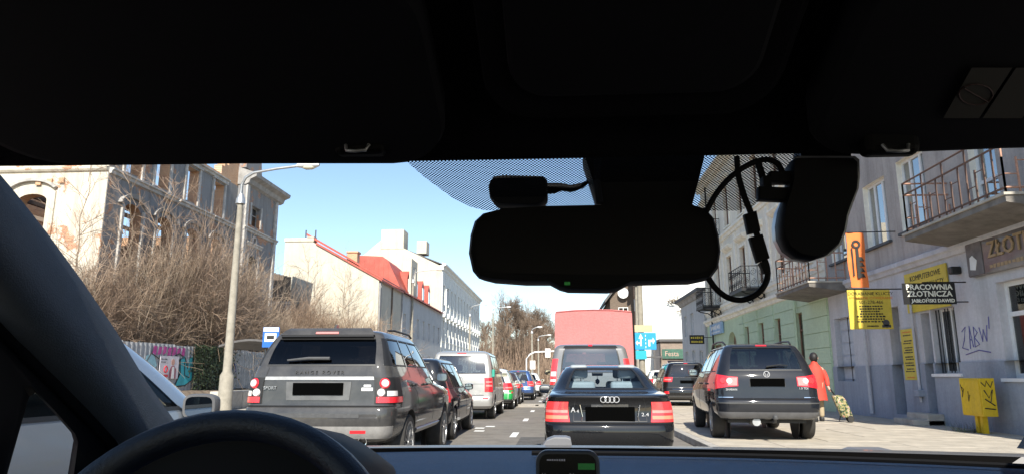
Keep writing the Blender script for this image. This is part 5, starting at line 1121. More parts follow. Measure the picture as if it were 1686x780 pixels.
def street_row(name, label, Y0, Y1, H, floors, m, n, roofm, rh, surround=None, frame=None, cornice=None, wd=1.0):
    b = thing(name, label, 'building', (HX - 0.04, Y0, 0.12), math.pi / 2)
    L = Y1 - Y0; wins = []
    for i in range(n):
        c = L * (i + 0.5) / n
        for (z0, z1) in floors: wins.append((c - wd / 2, c + wd / 2, z0, z1))
    wall_mb(L, H, wins, 0.3).build('wall', [m, m], b); MB().box(0.02, L - 0.02, 0.45, 9, 0, H - 0.05).build('building_core', m, b)
    for w in wins: window(b, w[0], w[1], w[2], w[3], depth=0.15, fm=frame or M['frame_w'], trans=(0.66,), surround=surround, sill=surround)
    if cornice: MB().prism([(0.0, H - 0.5), (-0.15, H - 0.4), (-0.2, H - 0.15), (-0.5, H), (-0.5, H + 0.18), (0, H + 0.3)], -0.05, L + 0.05, 'x').build('cornice', cornice, b)
    MB().prism([(-0.35, H - 0.06), (-0.35, H + 0.06), (6.0, H + rh + 0.1), (6.0, H + rh - 0.1)], 0, L, 'x').build('roof', roofm, b)
    return b
h1 = street_row('terrace_house', 'long pale grey two-storey house with red dormers beyond the gabled house', 62.0, 83.5, 8.6, [(1.3, 3.2), (4.9, 6.8)], M['housewall'], 7, M['roofred'], 3.0)
h0 = street_row('terrace_house', 'pale grey street front joined to the gabled house, with drainpipes', 53.75, 61.95, 8.7, [(1.3, 3.2), (4.9, 6.8)], M['housewall'], 3, M['roofred'], 3.6)
for k in (0.3, 4.2, 8.0): MB().tube([(k, -0.12, 0.2), (k, -0.12, 8.5)], 0.07, 6).build('drain_pipe', M['wood'] if k == 4.2 else M['greytrim'], h0)
# big red mansard dormer and small ones
dm = MB(); dm.prism([(0.3, 8.9), (1.6, 11.6), (2.2, 12.1), (5.6, 12.3), (5.6, 8.9)], 9.5, 15.0, 'x'); db = dm.build('mansard_dormer', M['roofred'], h0)
for k in range(9): MB().box(9.47, 9.499, 1.6 + 0.45 * k, 1.63 + 0.45 * k, 8.95, 11.5 + (0.4 if k > 1 else 0)).build('roof_seam', M['roofred'], db)
wall_mb(2.9, 3.6, [(13.0, 14.1, 9.9, 11.7)], 0.2, 12.1, 8.75).build('dormer_front', [M['gable'], M['gable']], h0)
window(h0, 13.0, 14.1, 9.9, 11.7, depth=0.05, bars=(0.5,))
for k in range(4):
    x = 4.5 + k * 3.6; mb = MB(); mb.prism([(x, 9.0), (x + 1.5, 9.0), (x + 1.5, 10.6), (x + 0.75, 11.3), (x, 10.6)], 0.5, 3.5, 'y'); d_ = mb.build('dormer', M['roofred'], h1)
    MB().box(x + 0.35, x + 1.15, 0.44, 0.499, 9.2, 10.5).build('dormer_window', M['frame_w'], d_); MB().box(x + 0.43, x + 1.07, 0.42, 0.439, 9.28, 10.42).build('pane', M['winglass'], d_)
for (px, py, Y, w) in ((580, 418, 60.0, 0.9),): 
    p = atY(px, py, Y); c_ = MB().box(p.x - w / 2 - HX - 0, p.x + w / 2 - HX, Y - 53.7, Y - 53.7 + 0.8, 10.2, p.z).build('chimney', M['brick'], gh_); MB().box(p.x - w / 2 - HX - 0.08, p.x + w / 2 - HX + 0.08, Y - 53.78, Y - 52.8, p.z + 0.001, p.z + 0.15).build('chimney_cap', M['brick'], c_)
wt = street_row('tall_house', 'tall white stuccoed town house with rows of pedimented windows, left distance', 83.6, 125.0, 14.5, [(1.2, 3.6), (5.4, 7.9), (9.8, 12.2)], M['whitewall'], 13, M['roofdk'], 2.5, surround=M['whitewall'], cornice=M['whitewall'], wd=1.25)
for i in range(13):
    c = 41.4 * (i + 0.5) / 13; MB().prism([(c - 1.0, 8.25), (c + 1.0, 8.25), (c, 9.0)], -0.35, 0.0, 'y').build('pediment', M['whitewall'], wt); MB().box(c - 1.7, c - 1.45, -0.12, 0, 4.6, 13.6).build('pilaster', M['whitewall'], wt)
E1, E2, E3 = atY(728, 438, 83.55), atY(632, 388, 83.55), atY(555, 460, 83.55)
MB().prism([(0.05, 0), (0.05, E1.z - 0.12), (HX - E2.x, E2.z - 0.5), (HX - E3.x, E3.z), (HX - E3.x, 0)], -0.25, -0.02, 'x').build('end_gable', M['gable'], wt)
MB().box(-0.3, 2.2, HX - E2.x - 2.6, HX - E2.x + 0.2, E2.z - 1.8, E2.z + 0.6).build('chimney', M['gable'], wt); MB().box(1.0, 3.0, HX - E2.x - 5.2, HX - E2.x - 4.0, E2.z - 2.2, E2.z - 0.6).build('chimney', M['gable'], wt)

# ================================================================== fence, poster, ivy
FX = -17.0
fn = thing('sheet_fence', 'grey corrugated sheet fence covered in turquoise and magenta graffiti', 'fence', (FX, 24.0, 0.62), math.pi / 2)
FEN = mat('grey_sheet', (0.34, 0.35, 0.37), 0.6, 0.2, var=0.25, scale=2)
pm = None
for k in range(14):
    if pm is None:
        mb = MB(); rows = [[(i * 0.078, 0.022 * (1 if (i // 2) % 2 else -1), z) for i in range(17)] for z in (0, 2.0)]; mb.grid(rows); mb.grid([[(a, b + 0.006, c) for a, b, c in r] for r in rows]); o = mb.build('sheet', FEN, fn, fix=False); pm = o.data
    else: o = link_mesh('sheet', pm, fn)
    o.location = (k * 1.26, 0, 0.02 * math.sin(k * 2.1)); MB().box(k * 1.26 - 0.03, k * 1.26 + 0.03, 0.05, 0.11, -0.3, 2.05).build('post', M['trim'], fn)
TQ = mat('turquoise_spray', (0.03, 0.36, 0.42), 0.6, var=0.3, scale=3); MG_ = mat('magenta_spray', (0.42, 0.05, 0.24), 0.6, var=0.3, scale=3); BKS = mat('black_spray', (0.01, 0.01, 0.012), 0.6, var=0); LTQ = mat('pale_spray', (0.30, 0.52, 0.58), 0.6, var=0.2, scale=3)
def spray(Y0, z0, pts, m, y=-0.028, name='graffiti'): MB().prism([(Y0 + a - 24.0, z0 + b - 0.62) for a, b in pts], y - 0.004, y, 'y').build(name, m, fn)
def stroke(pts, m, r=0.03): MB().tube([(a - 24.0, -0.034, b - 0.62) for a, b in pts], r, 4).build('graffiti_line', m, fn)
spray(30.5, 0.75, [(0, 0.0), (0.9, 0.1), (1.55, 0.35), (1.4, 1.4), (1.05, 1.3), (0.95, 0.9), (0.7, 1.4), (0.3, 1.25), (0.35, 0.6)], TQ); spray(28.0, 1.2, [(0, 0.3), (0.5, 0.1), (1.0, 0.5), (0.7, 1.0), (0.2, 0.9)], LTQ)
for st in ([(30.5, 0.8), (30.9, 1.4), (30.8, 2.0), (31.2, 2.1), (31.5, 1.6), (31.6, 2.1), (31.9, 2.1), (32.0, 1.1), (31.4, 0.85), (30.5, 0.8)], [(31.2, 1.9), (31.3, 1.3), (31.7, 1.2), (31.8, 1.8)], [(28.0, 1.6), (28.5, 2.2), (29.1, 2.0)], [(30.4, 2.15), (30.7, 2.25), (31.0, 2.15)]): stroke(st, BKS)
for k in range(7): spray(28.6 + k * 0.38, 2.15, [(0, 0), (0.26, 0.05 * (k % 3)), (0.32, 0.35), (0.08, 0.38 - 0.05 * (k % 2))], MG_, y=-0.026)
for st in ([(36.0, 1.6), (36.2, 1.9), (36.4, 1.5)], [(36.0, 1.1), (36.5, 1.2)]): stroke(st, mat('blue_spray', (0.03, 0.05, 0.25), 0.6, var=0))
po = thing('poster', 'white campaign poster with a pink figure pasted on the graffiti fence', 'poster', (FX + 0.055, 29.15, 0), math.pi / 2)
MB().box(0, 1.5, -0.02, 0, 1.15, 2.12).build('sheet', mat('poster_paper', (0.62, 0.58, 0.62), 0.7, var=0.1), po)
fg = MB(); fg.lathe([(0.14, -0.028), (0.14, -0.022)], 16, 'y', (1.02, 0, 1.86)); fg.build('printed_head', mat('poster_skin', (0.55, 0.30, 0.24), 0.7, var=0.1), po)
MB().prism([(0.75, 1.16), (1.32, 1.16), (1.3, 1.55), (1.15, 1.7), (0.92, 1.7), (0.78, 1.5)], -0.028, -0.022, 'y').build('printed_jacket', mat('poster_jacket', (0.30, 0.10, 0.13), 0.7, var=0.2), po); MB().prism([(0.95, 1.16), (1.18, 1.16), (1.14, 1.66), (0.98, 1.66)], -0.033, -0.029, 'y').build('printed_blouse', M['frame_w'], po)
mb = MB(); ring(mb, (0.48, -0.025, 1.55), 0.13, 0.03, 16); mb.build('printed_ring', mat('poster_red', (0.6, 0.05, 0.07), 0.7, var=0), po); MB().box(0.35, 0.7, -0.026, -0.021, 1.22, 1.33).build('printed_bar', bpy.data.materials['poster_red'], po); scrawl(po, INK, 0.08, 0.55, -0.021, 1.98, 0.05, 5); scrawl(po, INK, 0.08, 0.45, -0.021, 1.86, 0.05, 5)
iv = MB(); ri = random.Random(21)
for k in range(5200):
    y = ri.uniform(31.9, 35.6); z = 0.55 + 2.15 * ri.random() ** 0.8; d = abs(ri.gauss(0, 0.13)); s_ = ri.uniform(0.03, 0.075)
    if ri.random() < 0.15: y += ri.uniform(-0.6, 1.2)
    c = Vector((FX + 0.04 + d, y, z)); a = Vector((ri.uniform(-0.6, 0.6), ri.uniform(-1, 1), ri.uniform(-1, 1))).normalized(); b = a.cross(Vector((1, 0.3 * ri.uniform(-1, 1), 0.5 * ri.uniform(-1, 1)))).normalized()
    iv.add([c - a * s_, c - b * s_ * 0.7, c + a * s_, c + b * s_ * 0.7], [(0, 1, 2, 3)])
io = thing('ivy', 'dark ivy hanging over the sheet fence right of the graffiti', 'ivy'); o = iv.build('leaves', M['ivy'], io, fix=False); o['kind'] = 'stuff'
for k in range(9): y = 32.0 + k * 0.42; MB().tube([(FX + 0.05, y, 0.6), (FX + 0.1, y + 0.1, 1.4), (FX + 0.06, y - 0.1, 2.6)], 0.02, 4).build('stem', M['bark'], io)
lw = thing('retaining_wall', 'low pale concrete block wall at the foot of the lamp post', 'wall', (-11.9, 23.0, 0.12))
for k in range(6):
    MB().box(0, 0.5, 0.7 + k * 1.5, 2.16 + k * 1.5, 0, 0.62).build('concrete_block', M['concrete'], lw, bevel=0.03)

# ================================================================== street lamps
def lamp(label, x, y, h, reach, sg=1, z0=0.12, arm_h=1.5, r=0.13, group='concrete street lamps', thick=1.0, rz=0.0):
    t = thing('street_lamp', label, 'street lamp', (x, y, z0), rz, group)
    MB().lathe([(0.24 * thick, 0), (0.23 * thick, 1.15), (r * 1.15 * thick, 1.3), (r * 0.75 * thick, h)], 12, 'z').build('post', M['pole'], t, smooth=50)
    MB().lathe([(r * 1.3 * thick, h - 0.02), (r * 1.2 * thick, h + 0.15), (r * 0.55 * thick, h + 0.35)], 12, 'z').build('collar', M['galv'], t, smooth=50)
    pts = [(0, 0, h + 0.3), (0, 0, h + arm_h * 0.6), (sg * 0.12, 0, h + arm_h * 0.85), (sg * 0.4, 0, h + arm_h), (sg * reach * 0.6, 0, h + arm_h * 1.12), (sg * reach, 0, h + arm_h * 1.2)]
    MB().tube(pts, [0.055 * thick] * 3 + [0.05 * thick] * 3, 8).build('arm', M['galv'], t, smooth=60)
    mb = MB(); zz = h + arm_h * 1.2; k = sg
    mb.grid([[(k * (reach + a), w * math.cos(p), zz + hh + w2 * math.sin(p)) for p in [2 * math.pi * i / 12 for i in range(12)]] for a, w, w2, hh in ((-0.1, 0.04, 0.05, 0), (0.0, 0.12, 0.09, 0.02), (0.3, 0.17, 0.13, 0.03), (0.6, 0.15, 0.11, 0.03), (0.75, 0.06, 0.05, 0.02))], closed=True)
    hd = mb.build('lamp_head', M['frame_w'], t, smooth=60)
    mb = MB(); mb.grid([[(k * (reach + a), w * math.cos(p), zz - 0.05 + w2 * math.sin(p)) for p in [2 * math.pi * i / 10 for i in range(10)]] for a, w, w2 in ((0.1, 0.03, 0.03), (0.25, 0.13, 0.1), (0.5, 0.12, 0.1), (0.65, 0.03, 0.03))], closed=True); mb.build('lamp_glass', mat('lamp_lens', (0.62, 0.58, 0.45), 0.2, var=0, coat=0.5) if 'lamp_lens' not in bpy.data.materials else bpy.data.materials['lamp_lens'], hd, smooth=60)
    return t
def lamp_px(label, bx, top, headpx, Y, z0=0.12, **k):
    p = atY(bx, 640, Y); q_ = atY(top[0], top[1], Y); e = atY(headpx[0], headpx[1], Y)
    rch = abs(e.x - p.x); ah = max(0.4, (e.z - q_.z) / 1.2)
    return lamp(label, (p.x + q_.x) / 2, Y, q_.z - z0, rch - 0.4, 1 if e.x > p.x else -1, z0, ah, **k)
lamp_px('tall concrete lamp post with curved arm standing left of the grey SUV', 372, (396, 335), (510, 273), 23.6)
lamp_px('lamp post in front of the pale grey terrace with short arm', 672, (683, 465), (722, 443), 66.0)
lamp_px('lamp post at the corner of the tall white house', 772, (774, 520), (800, 500), 96.0, thick=1.2)
lamp_px('bare lamp post left of the park trees', 811, (812, 515), (838, 505), 118.0, thick=1.2)
lamp_px('distant lamp post behind the white notice board', 876, (876, 548), (889, 538), 105.0, thick=1.2)
lamp_px('thin lamp post nearest the red truck in the distance', 886, (887, 560), (904, 551), 130.0, thick=1.2)
lamp_px('right-hand lamp reaching over the red truck', 1052, (1050, 470), (962, 492), 47.0, thick=1.3)
# bus stop sign and shelter
bsn = thing('bus_stop_sign', 'blue and white bus stop sign just left of the grey SUV roof', 'sign', (-10.75, 25.6, 0.12))
p0, p1 = atY(434, 538, 25.6), atY(466, 571, 25.6); xo = p0.x + 10.75; ww = 0.62
MB().box(xo, xo + ww, -0.02, 0.02, p1.z - 0.12, p0.z - 0.12).build('board', mat('sign_blue', (0.015, 0.12, 0.48), 0.5, var=0.05), bsn); hh = p0.z - p1.z
MB().box(xo + 0.02, xo + ww - 0.02, -0.026, -0.021, p0.z - 0.12 - hh * 0.22, p0.z - 0.13).build('white_band', M['frame_w'], bsn); MB().box(xo + 0.08, xo + ww - 0.1, -0.026, -0.021, p0.z - 0.12 - hh * 0.72, p0.z - 0.12 - hh * 0.3).build('white_field', M['frame_w'], bsn)
MB().rbox(xo + 0.16, xo + ww - 0.18, -0.034, -0.027, p0.z - 0.12 - hh * 0.6, p0.z - 0.12 - hh * 0.42, 0.003).build('bus_symbol', INK, bsn)
MB().tube([(xo + ww * 0.5, 0.05, 0), (xo + ww * 0.5, 0.05, p0.z - 0.12)], 0.035, 8).build('post', M['galv'], bsn)
bsh = thing('bus_shelter', 'bus shelter with dark curved roof edge half hidden behind the grey SUV', 'shelter', (-13.6, 27.5, 0.12))
mb = MB(); mb.grid([[(x, y, 2.25 + 0.35 * math.sin(math.pi * (x + 0.3) / 3.2) - dz) for x in lin(0, 2.4, 8)] for y, dz in ((0, 0), (4, 0), (4, 0.08), (0, 0.08), (0, 0))]); mb.build('roof', M['roofdk'], bsh, smooth=40)
for x, y in ((0.3, 0.2), (2.0, 0.2), (0.3, 3.8), (2.0, 3.8)): MB().tube([(x, y, 0), (x, y, 2.35)], 0.04, 8).build('post', M['galv'], bsh)
MB().quad((0.28, 0.3, 0.3), (0.28, 3.7, 0.3), (0.28, 3.7, 2.1), (0.28, 0.3, 2.1)).build('glass_panel', glass('shelter_glass', (0.85, 0.88, 0.88), 1.4), bsh); MB().box(0.4, 0.8, 0.6, 3.4, 0.42, 0.48).build('bench', M['wood'], bsh)
# direction sign on the right, traffic gantry, notice board
p0, p1 = atY(1045, 547, 34.0), atY(1081, 575, 34.0)
dsn = thing('direction_sign', 'blue lane direction sign with white arrows beside the red truck', 'sign', ((p0.x + p1.x) / 2, 34.0, 0))
w2 = (p1.x - p0.x) / 2; z1, z0 = p0.z, p1.z; hh = z1 - z0; SB = mat('sign_cyan', (0.01, 0.27, 0.58), 0.5, var=0.05)
MB().rbox(-w2, w2, -0.02, 0.02, z0, z1, 0.015).build('board', SB, dsn)
def arrow(cx, cz, w, h, ang):
    P = [(-w * 0.16, -h / 2), (w * 0.16, -h / 2), (w * 0.16, h * 0.1), (w / 2, h * 0.1), (0, h / 2), (-w / 2, h * 0.1), (-w * 0.16, h * 0.1)]
    c_, s_ = math.cos(ang), math.sin(ang)
    MB().prism([(cx + a * c_ - b * s_, cz + a * s_ + b * c_) for a, b in P], -0.03, -0.021, 'y').build('arrow', M['frame_w'], dsn)
zc = (z0 + z1) / 2
arrow(-w2 * 0.45, zc + hh * 0.08, w2 * 0.42, hh * 0.72, 0); arrow(-w2 * 0.72, zc - hh * 0.1, hh * 0.3, w2 * 0.45, math.pi / 2); arrow(w2 * 0.62, zc + hh * 0.02, hh * 0.4, w2 * 0.5, -math.pi / 2); MB().box(w2 * 0.25, w2 * 0.42, -0.03, -0.021, zc - hh * 0.3, zc + hh * 0.08).build('arrow_stem', M['frame_w'], dsn)
for k in range(4): MB().box(-0.015, 0.015, -0.03, -0.021, z0 + hh * (0.1 + 0.22 * k), z0 + hh * (0.22 + 0.22 * k)).build('lane_mark', M['frame_w'], dsn)
MB().box(-w2 * 0.98, w2 * 0.05, -0.02, 0.02, z0 - hh * 0.55, z0 - 0.03).build('lower_board', mat('sign_teal', (0.01, 0.34, 0.42), 0.5, var=0.05), dsn); MB().box(-w2, w2 * 0.7, -0.02, 0.02, z1 + 0.03, z1 + hh * 0.45).build('upper_board', mat('sign_back', (0.50, 0.40, 0.24), 0.6, var=0.1), dsn)
MB().lathe([(0.16, 0.1), (0.12, z1 + 2.6)], 10, 'z', (-w2 * 0.35, 0.2, 0)).build('post', M['pole'], dsn, smooth=50)
gt_ = thing('traffic_gantry', 'pale curved gantry pole carrying traffic signals in the distance', 'gantry', (0, 78, 0.0))
A, B_ = atY(867, 612, 78), atY(905, 579, 78); C_ = atY(868, 590, 78)
MB().tube([(A.x, 0, 0), (A.x, 0, C_.z), (A.x + 0.35, 0, B_.z - 0.25), (A.x + 0.9, 0, B_.z), (B_.x + 0.5, 0, B_.z + 0.1)], 0.09, 8).build('pole', M['frame_w'], gt_, smooth=60); MB().rbox(B_.x - 0.5, B_.x + 0.1, -0.1, 0.1, B_.z - 0.6, B_.z + 0.4, 0.04).build('signal_head', M['clear'], gt_)
p0, p1 = atY(873, 593, 72), atY(881, 607, 72); nb = thing('notice_sign', 'small white rectangular sign on a thin post in the far junction', 'sign', ((p0.x + p1.x) / 2, 72, 0)); MB().box(-0.27, 0.27, -0.03, 0.03, p1.z, p0.z).build('board', M['frame_w'], nb); MB().tube([(0, 0.06, 0), (0, 0.06, p0.z)], 0.05, 6).build('post', M['galv'], nb)

# ================================================================== bare trees and bushes
def grow(mb, p, d, L, r, depth, rnd, spread, up, kids, seg=3, minr=0.006, taper=0.62):
    pts = [p.copy()]; rr = [r]; q_ = p.copy(); dd = d.copy()
    for i in range(seg):
        dd = (dd + Vector((rnd.gauss(0, 0.12), rnd.gauss(0, 0.12), rnd.gauss(0, 0.08) + up * 0.12))).normalized()
        q_ = q_ + dd * (L / seg); pts.append(q_.copy()); rr.append(max(minr * 0.6, r * (1 - (1 - taper) * (i + 1) / seg)))
    mb.tube(pts, rr, 6 if r > 0.06 else 3, cap=False)
    if depth <= 0: return
    for k in range(kids(depth)):
        t = rnd.uniform(0.35, 1.0) if depth > 0 else 1; f = t * seg; i = min(seg - 1, int(f)); b = pts[i].lerp(pts[i + 1], f - i)
        a = Vector((rnd.gauss(0, 1), rnd.gauss(0, 1), rnd.gauss(0, 1))); a = (a - dd * a.dot(dd)).normalized()
        nd = (dd + a * rnd.uniform(0.6, 1.2) * spread).normalized(); nd.z += up * 0.25
        grow(mb, b, nd.normalized(), L * rnd.uniform(0.5, 0.78), max(minr, r * rnd.uniform(0.42, 0.62)), depth - 1, rnd, spread, up, kids, seg if depth > 2 else 2, minr, taper)
TREES = []
for v in range(3):
    rnd = random.Random(40 + v); tr_ = MB(); tr_.tube([(0, 0, -0.2), (0.1, 0.1, 2), (0.05, -0.1, 5)], [0.30, 0.24, 0.19], 8)
    tm = tr_.build('trunk', M['bark'], None, smooth=60); cr = MB()
    grow(cr, Vector((0.05, -0.1, 4.6)), Vector((0, 0, 1)), 4.6, 0.19, 5, rnd, 0.7, 0.45, lambda d: {5: 6, 4: 5, 3: 5, 2: 4, 1: 3}[d], minr=0.016)
    for k in range(9):
        z_ = rnd.uniform(1.8, 5.0); a_ = rnd.uniform(0, 6.28); grow(cr, Vector((0.06, 0, z_)), Vector((math.cos(a_), math.sin(a_), 0.8)).normalized(), rnd.uniform(2.2, 3.6), 0.09, 4, rnd, 0.7, 0.35, lambda d: {4: 5, 3: 4, 2: 4, 1: 3}[d], minr=0.016)
    cm = cr.build('crown', M['barkgrey'], None, fix=False)
    TREES.append((tm.data, cm.data)); bpy.data.objects.remove(tm); bpy.data.objects.remove(cm)
rt = random.Random(77)
def tree(label, x, y, s, v, group):
    t = thing('bare_tree', label, 'tree', (x, y, 0.0), rt.uniform(0, 6.28), group); t.scale = (s, s, s * rt.uniform(0.95, 1.1))
    link_mesh('trunk', TREES[v][0], t); link_mesh('crown', TREES[v][1], t); return t
for (px, top, Y, v) in ((815, 512, 150, 0), (832, 484, 138, 1), (848, 500, 150, 2), (862, 510, 142, 0), (876, 498, 150, 1), (890, 522, 160, 2), (902, 528, 150, 0), (918, 530, 165, 1), (796, 530, 160, 2), (824, 520, 170, 2), (855, 505, 175, 1), (886, 515, 180, 0), (935, 528, 170, 2), (950, 535, 160, 0)):
    p = atY(px, top, Y); tree('bare grey-brown tree in the park at the end of the street', p.x, Y, p.z / 14.5, v, 'bare park trees at the end of the street')
bp_ = MB(); rb = random.Random(8)
for k in range(9000):
    x = rb.uniform(-26, 26); y = 128 + rb.random() * 55; hgt = rb.uniform(2, 5) + 6 * rb.random() ** 2; a = Vector((x, y, 0)); b = a + Vector((rb.gauss(0, 0.9), rb.gauss(0, 0.5), hgt)); bp_.tube([a, (a + b) / 2 + Vector((rb.gauss(0, 0.3), 0, 0)), b], [0.05, 0.035, 0.012], 3, cap=False)
o = bp_.build('far_undergrowth', M['twig'], None, fix=False); tag(o, 'brown bare undergrowth massed below the park trees', 'undergrowth', kind='stuff')
hl = MB(); hl.grid([[(x, 230 + 10 * math.sin(x * 0.05), z * (1 + 0.25 * math.sin(x * 0.11) + 0.12 * math.sin(x * 0.31))) for x in range(-200, 201, 8)] for z in (0, 7)]); struct('far_wood', hl, M['barkgrey'])
# bushes in front of the ruin: bundles of arching stems
BUSH = []
for v in range(4):
    rnd = random.Random(300 + v); mb = MB()
    for k in range(46):
        a = rnd.uniform(0, 6.28); lean = rnd.uniform(0.05, 0.75); d = Vector((math.cos(a) * lean, math.sin(a) * lean, 1)).normalized(); p = Vector((rnd.gauss(0, 0.5), rnd.gauss(0, 0.5), -0.2))
        grow(mb, p, d, rnd.uniform(1.6, 3.0), rnd.uniform(0.014, 0.03), 3, rnd, 0.8, 0.05, lambda dd: {3: 4, 2: 4, 1: 3}[dd], 3, 0.0065, 0.6)
    bm_ = mb.build('stems', (M['twig'], M['barkgrey'], mat('pale_stems', (0.40, 0.31, 0.225), 0.9, var=0.3, scale=0.6), mat('pale_stems', (0.34, 0.25, 0.18), 0.9, var=0.3, scale=0.6))[v], None, fix=False); BUSH.append(bm_.data); bpy.data.objects.remove(bm_)
rbu = random.Random(5)
spots = [(-17.9, 28.2, 1.0), (-18.4, 29.8, 1.15), (-18.6, 31.6, 1.35), (-18.3, 33.3, 1.6), (-18.5, 35.0, 1.75), (-18.2, 36.6, 1.7), (-18.6, 38.2, 1.6), (-18.3, 39.8, 1.35), (-18.4, 41.4, 1.1), (-18.2, 43.2, 1.0), (-18.0, 45.2, 1.0), (-17.9, 47.4, 1.0), (-17.6, 49.6, 0.95), (-17.4, 32.5, 1.2), (-17.5, 35.8, 1.35), (-17.4, 38.9, 1.2), (-17.4, 30.4, 0.95), (-17.3, 41.6, 1.0), (-17.2, 44.0, 0.9), (-20.6, 27.6, 1.25), (-22.8, 27.8, 1.2), (-16.6, 51.0, 0.9), (-15.5, 52.6, 0.85), (-18.3, 52.0, 1.2), (-20.2, 51.2, 1.5), (-21.2, 50.4, 1.3), (-16.9, 52.8, 1.15), (-14.9, 52.9, 1.2), (-19.3, 50.6, 1.25), (-24.8, 27.9, 1.3)]
BG = M['barkgrey']
for i, (x, y, s_) in enumerate(spots):
    t = thing('bare_bush', 'leafless brown bush in the thicket before the ruin', 'bush', (min(x, -18.75) if y < 50 else x, y, 0.72), rbu.choice((0, math.pi)) + rbu.uniform(-0.2, 0.2), 'leafless bushes of the thicket before the ruin'); t.scale = (s_ * (0.5 if y < 50 and x > -20 else 1), s_, s_ * 1.05)
    link_mesh('stems', BUSH[i % 4], t)
for (bx, by, tx, ty, X, lab) in ((95, 620, 150, 270, -19.0, 'thin pale sapling crossing the lit end wall of the ruin'), (180, 560, 290, 300, -18.6, 'slender leaning sapling before the first arched window'), (215, 580, 215, 300, -18.4, 'upright slender sapling before the ruin wall'), (512, 560, 507, 425, -19.0, 'thin bare sapling in front of the shaded edge of the white gable'), (565, 560, 570, 445, -16.2, 'thin bare sapling in the middle of the white gable')):
    a, b = atX(bx, by, X), atX(tx, ty, X); t = thing('sapling', lab, 'tree', (a.x, a.y, 0.7)); d = b - Vector((a.x, a.y, 0.7)); mb = MB(); rnd = random.Random(bx)
    n = 8; pts = [d * (k / n) + Vector((rnd.gauss(0, 0.08), rnd.gauss(0, 0.08), 0)) for k in range(n + 1)]; mb.tube(pts, [0.045 * (1 - 0.8 * k / n) for k in range(n + 1)], 5); mb.build('trunk', M['bark'], t)
    mb = MB()
    for k in range(26): p = d * rnd.uniform(0.25, 0.98); grow(mb, p, Vector((rnd.gauss(0, 1), rnd.gauss(0, 1), 0.9)).normalized(), rnd.uniform(0.8, 1.7), 0.014, 2, rnd, 0.7, 0.2, lambda dd: 3, 3, 0.006)
    mb.build('crown', M['twig'], t, fix=False)
weed = MB(); rw = random.Random(4)
for k in range(160):
    a = Vector((8.35 + rw.gauss(0, 0.12), 15.35 + rw.gauss(0, 0.22), 0.12)); b = a + Vector((rw.gauss(0, 0.1), rw.gauss(0, 0.1), rw.uniform(0.06, 0.28))); weed.add([a, a + Vector((0.015, 0.02, 0)), b], [(0, 1, 2)])
tag(weed.build('weed_tuft', mat('weed_green', (0.05, 0.085, 0.03), 0.7, var=0.3), None, fix=False), 'green weed tuft growing at the foot of the yellow cabinet', 'weed')

# ================================================================== person with shopping trolley
pe = thing('person', 'person in a long orange-red coat pulling a patterned shopping trolley beside the dark people carrier', 'person', (6.55, 18.7, 0.12), R(-12))
def skin_mesh(name, verts, edges, radii, m, parent, sub=2):
    me = bpy.data.meshes.new(name); me.from_pydata([Vector(v) for v in verts], edges, []); o = link_mesh(name, me)
    o.modifiers.new('skin', 'SKIN'); 
    for i, r in enumerate(radii): me.skin_vertices[0].data[i].radius = (r, r) if not isinstance(r, tuple) else r
    me.skin_vertices[0].data[0].use_root = True
    s_ = o.modifiers.new('sub', 'SUBSURF'); s_.levels = sub; s_.render_levels = sub
    dg = bpy.context.evaluated_depsgraph_get(); ev = bpy.data.meshes.new_from_object(o.evaluated_get(dg)); bpy.data.objects.remove(o)
    ev.materials.append(m); ev.polygons.foreach_set('use_smooth', [True] * len(ev.polygons)); return link_mesh(name, ev, parent)
SKIN = mat('skin', (0.50, 0.30, 0.22), 0.6, var=0.08); COAT = mat('orange_red_coat', (0.56, 0.055, 0.035), 0.75, var=0.12, scale=6); TRO = mat('khaki_trousers', (0.36, 0.29, 0.19), 0.85, var=0.15); HAIR = mat('dark_hair', (0.012, 0.010, 0.010), 0.6, var=0.2, scale=40)
# body: pelvis, spine, neck, head, legs mid-stride, arms; right hand back on the trolley handle
hand = Vector((0.30, -0.12, 0.80))
vb = [(0, 0, 0.86), (0, 0, 1.05), (0, 0.01, 1.28), (0, 0.02, 1.38), (0, 0.03, 1.47), (0, 0.04, 1.56), (0.09, 0, 0.84), (0.10, 0.14, 0.46), (0.10, 0.12, 0.09), (0.10, 0.26, 0.04), (-0.09, 0, 0.84), (-0.09, -0.02, 0.46), (-0.09, -0.20, 0.10), (-0.09, -0.08, 0.04), (0.17, 0.0, 1.30), (0.26, -0.04, 1.06), tuple(hand + Vector((-0.03, 0.03, 0.06))), tuple(hand), (-0.17, 0.0, 1.30), (-0.23, 0.06, 1.05), (-0.22, 0.2, 0.84), (-0.22, 0.25, 0.76)]
eb = [(0, 1), (1, 2), (2, 3), (3, 4), (4, 5), (0, 6), (6, 7), (7, 8), (8, 9), (0, 10), (10, 11), (11, 12), (12, 13), (2, 14), (14, 15), (15, 16), (16, 17), (2, 18), (18, 19), (19, 20), (20, 21)]
hv = []
for base, dirn, sg in ((17, Vector((0.25, -0.25, -0.9)).normalized(), 1), (21, Vector((0, 0.3, -1)).normalized(), -1)):
    b0 = Vector(vb[base])
    for k in range(4):
        i0 = len(vb); off = Vector((0.0, (k - 1.5) * 0.02, 0)); vb.append(tuple(b0 + off + dirn * 0.04)); vb.append(tuple(b0 + off + dirn * (0.07 + 0.008 * (k in (1, 2))) + Vector((-sg * 0.012, 0, 0)))); eb += [(base, i0), (i0, i0 + 1)]
    i0 = len(vb); vb.append(tuple(b0 + Vector((-sg * 0.02, 0.03, -0.01)))); vb.append(tuple(b0 + Vector((-sg * 0.025, 0.045, -0.045)))); eb += [(base, i0), (i0, i0 + 1)]
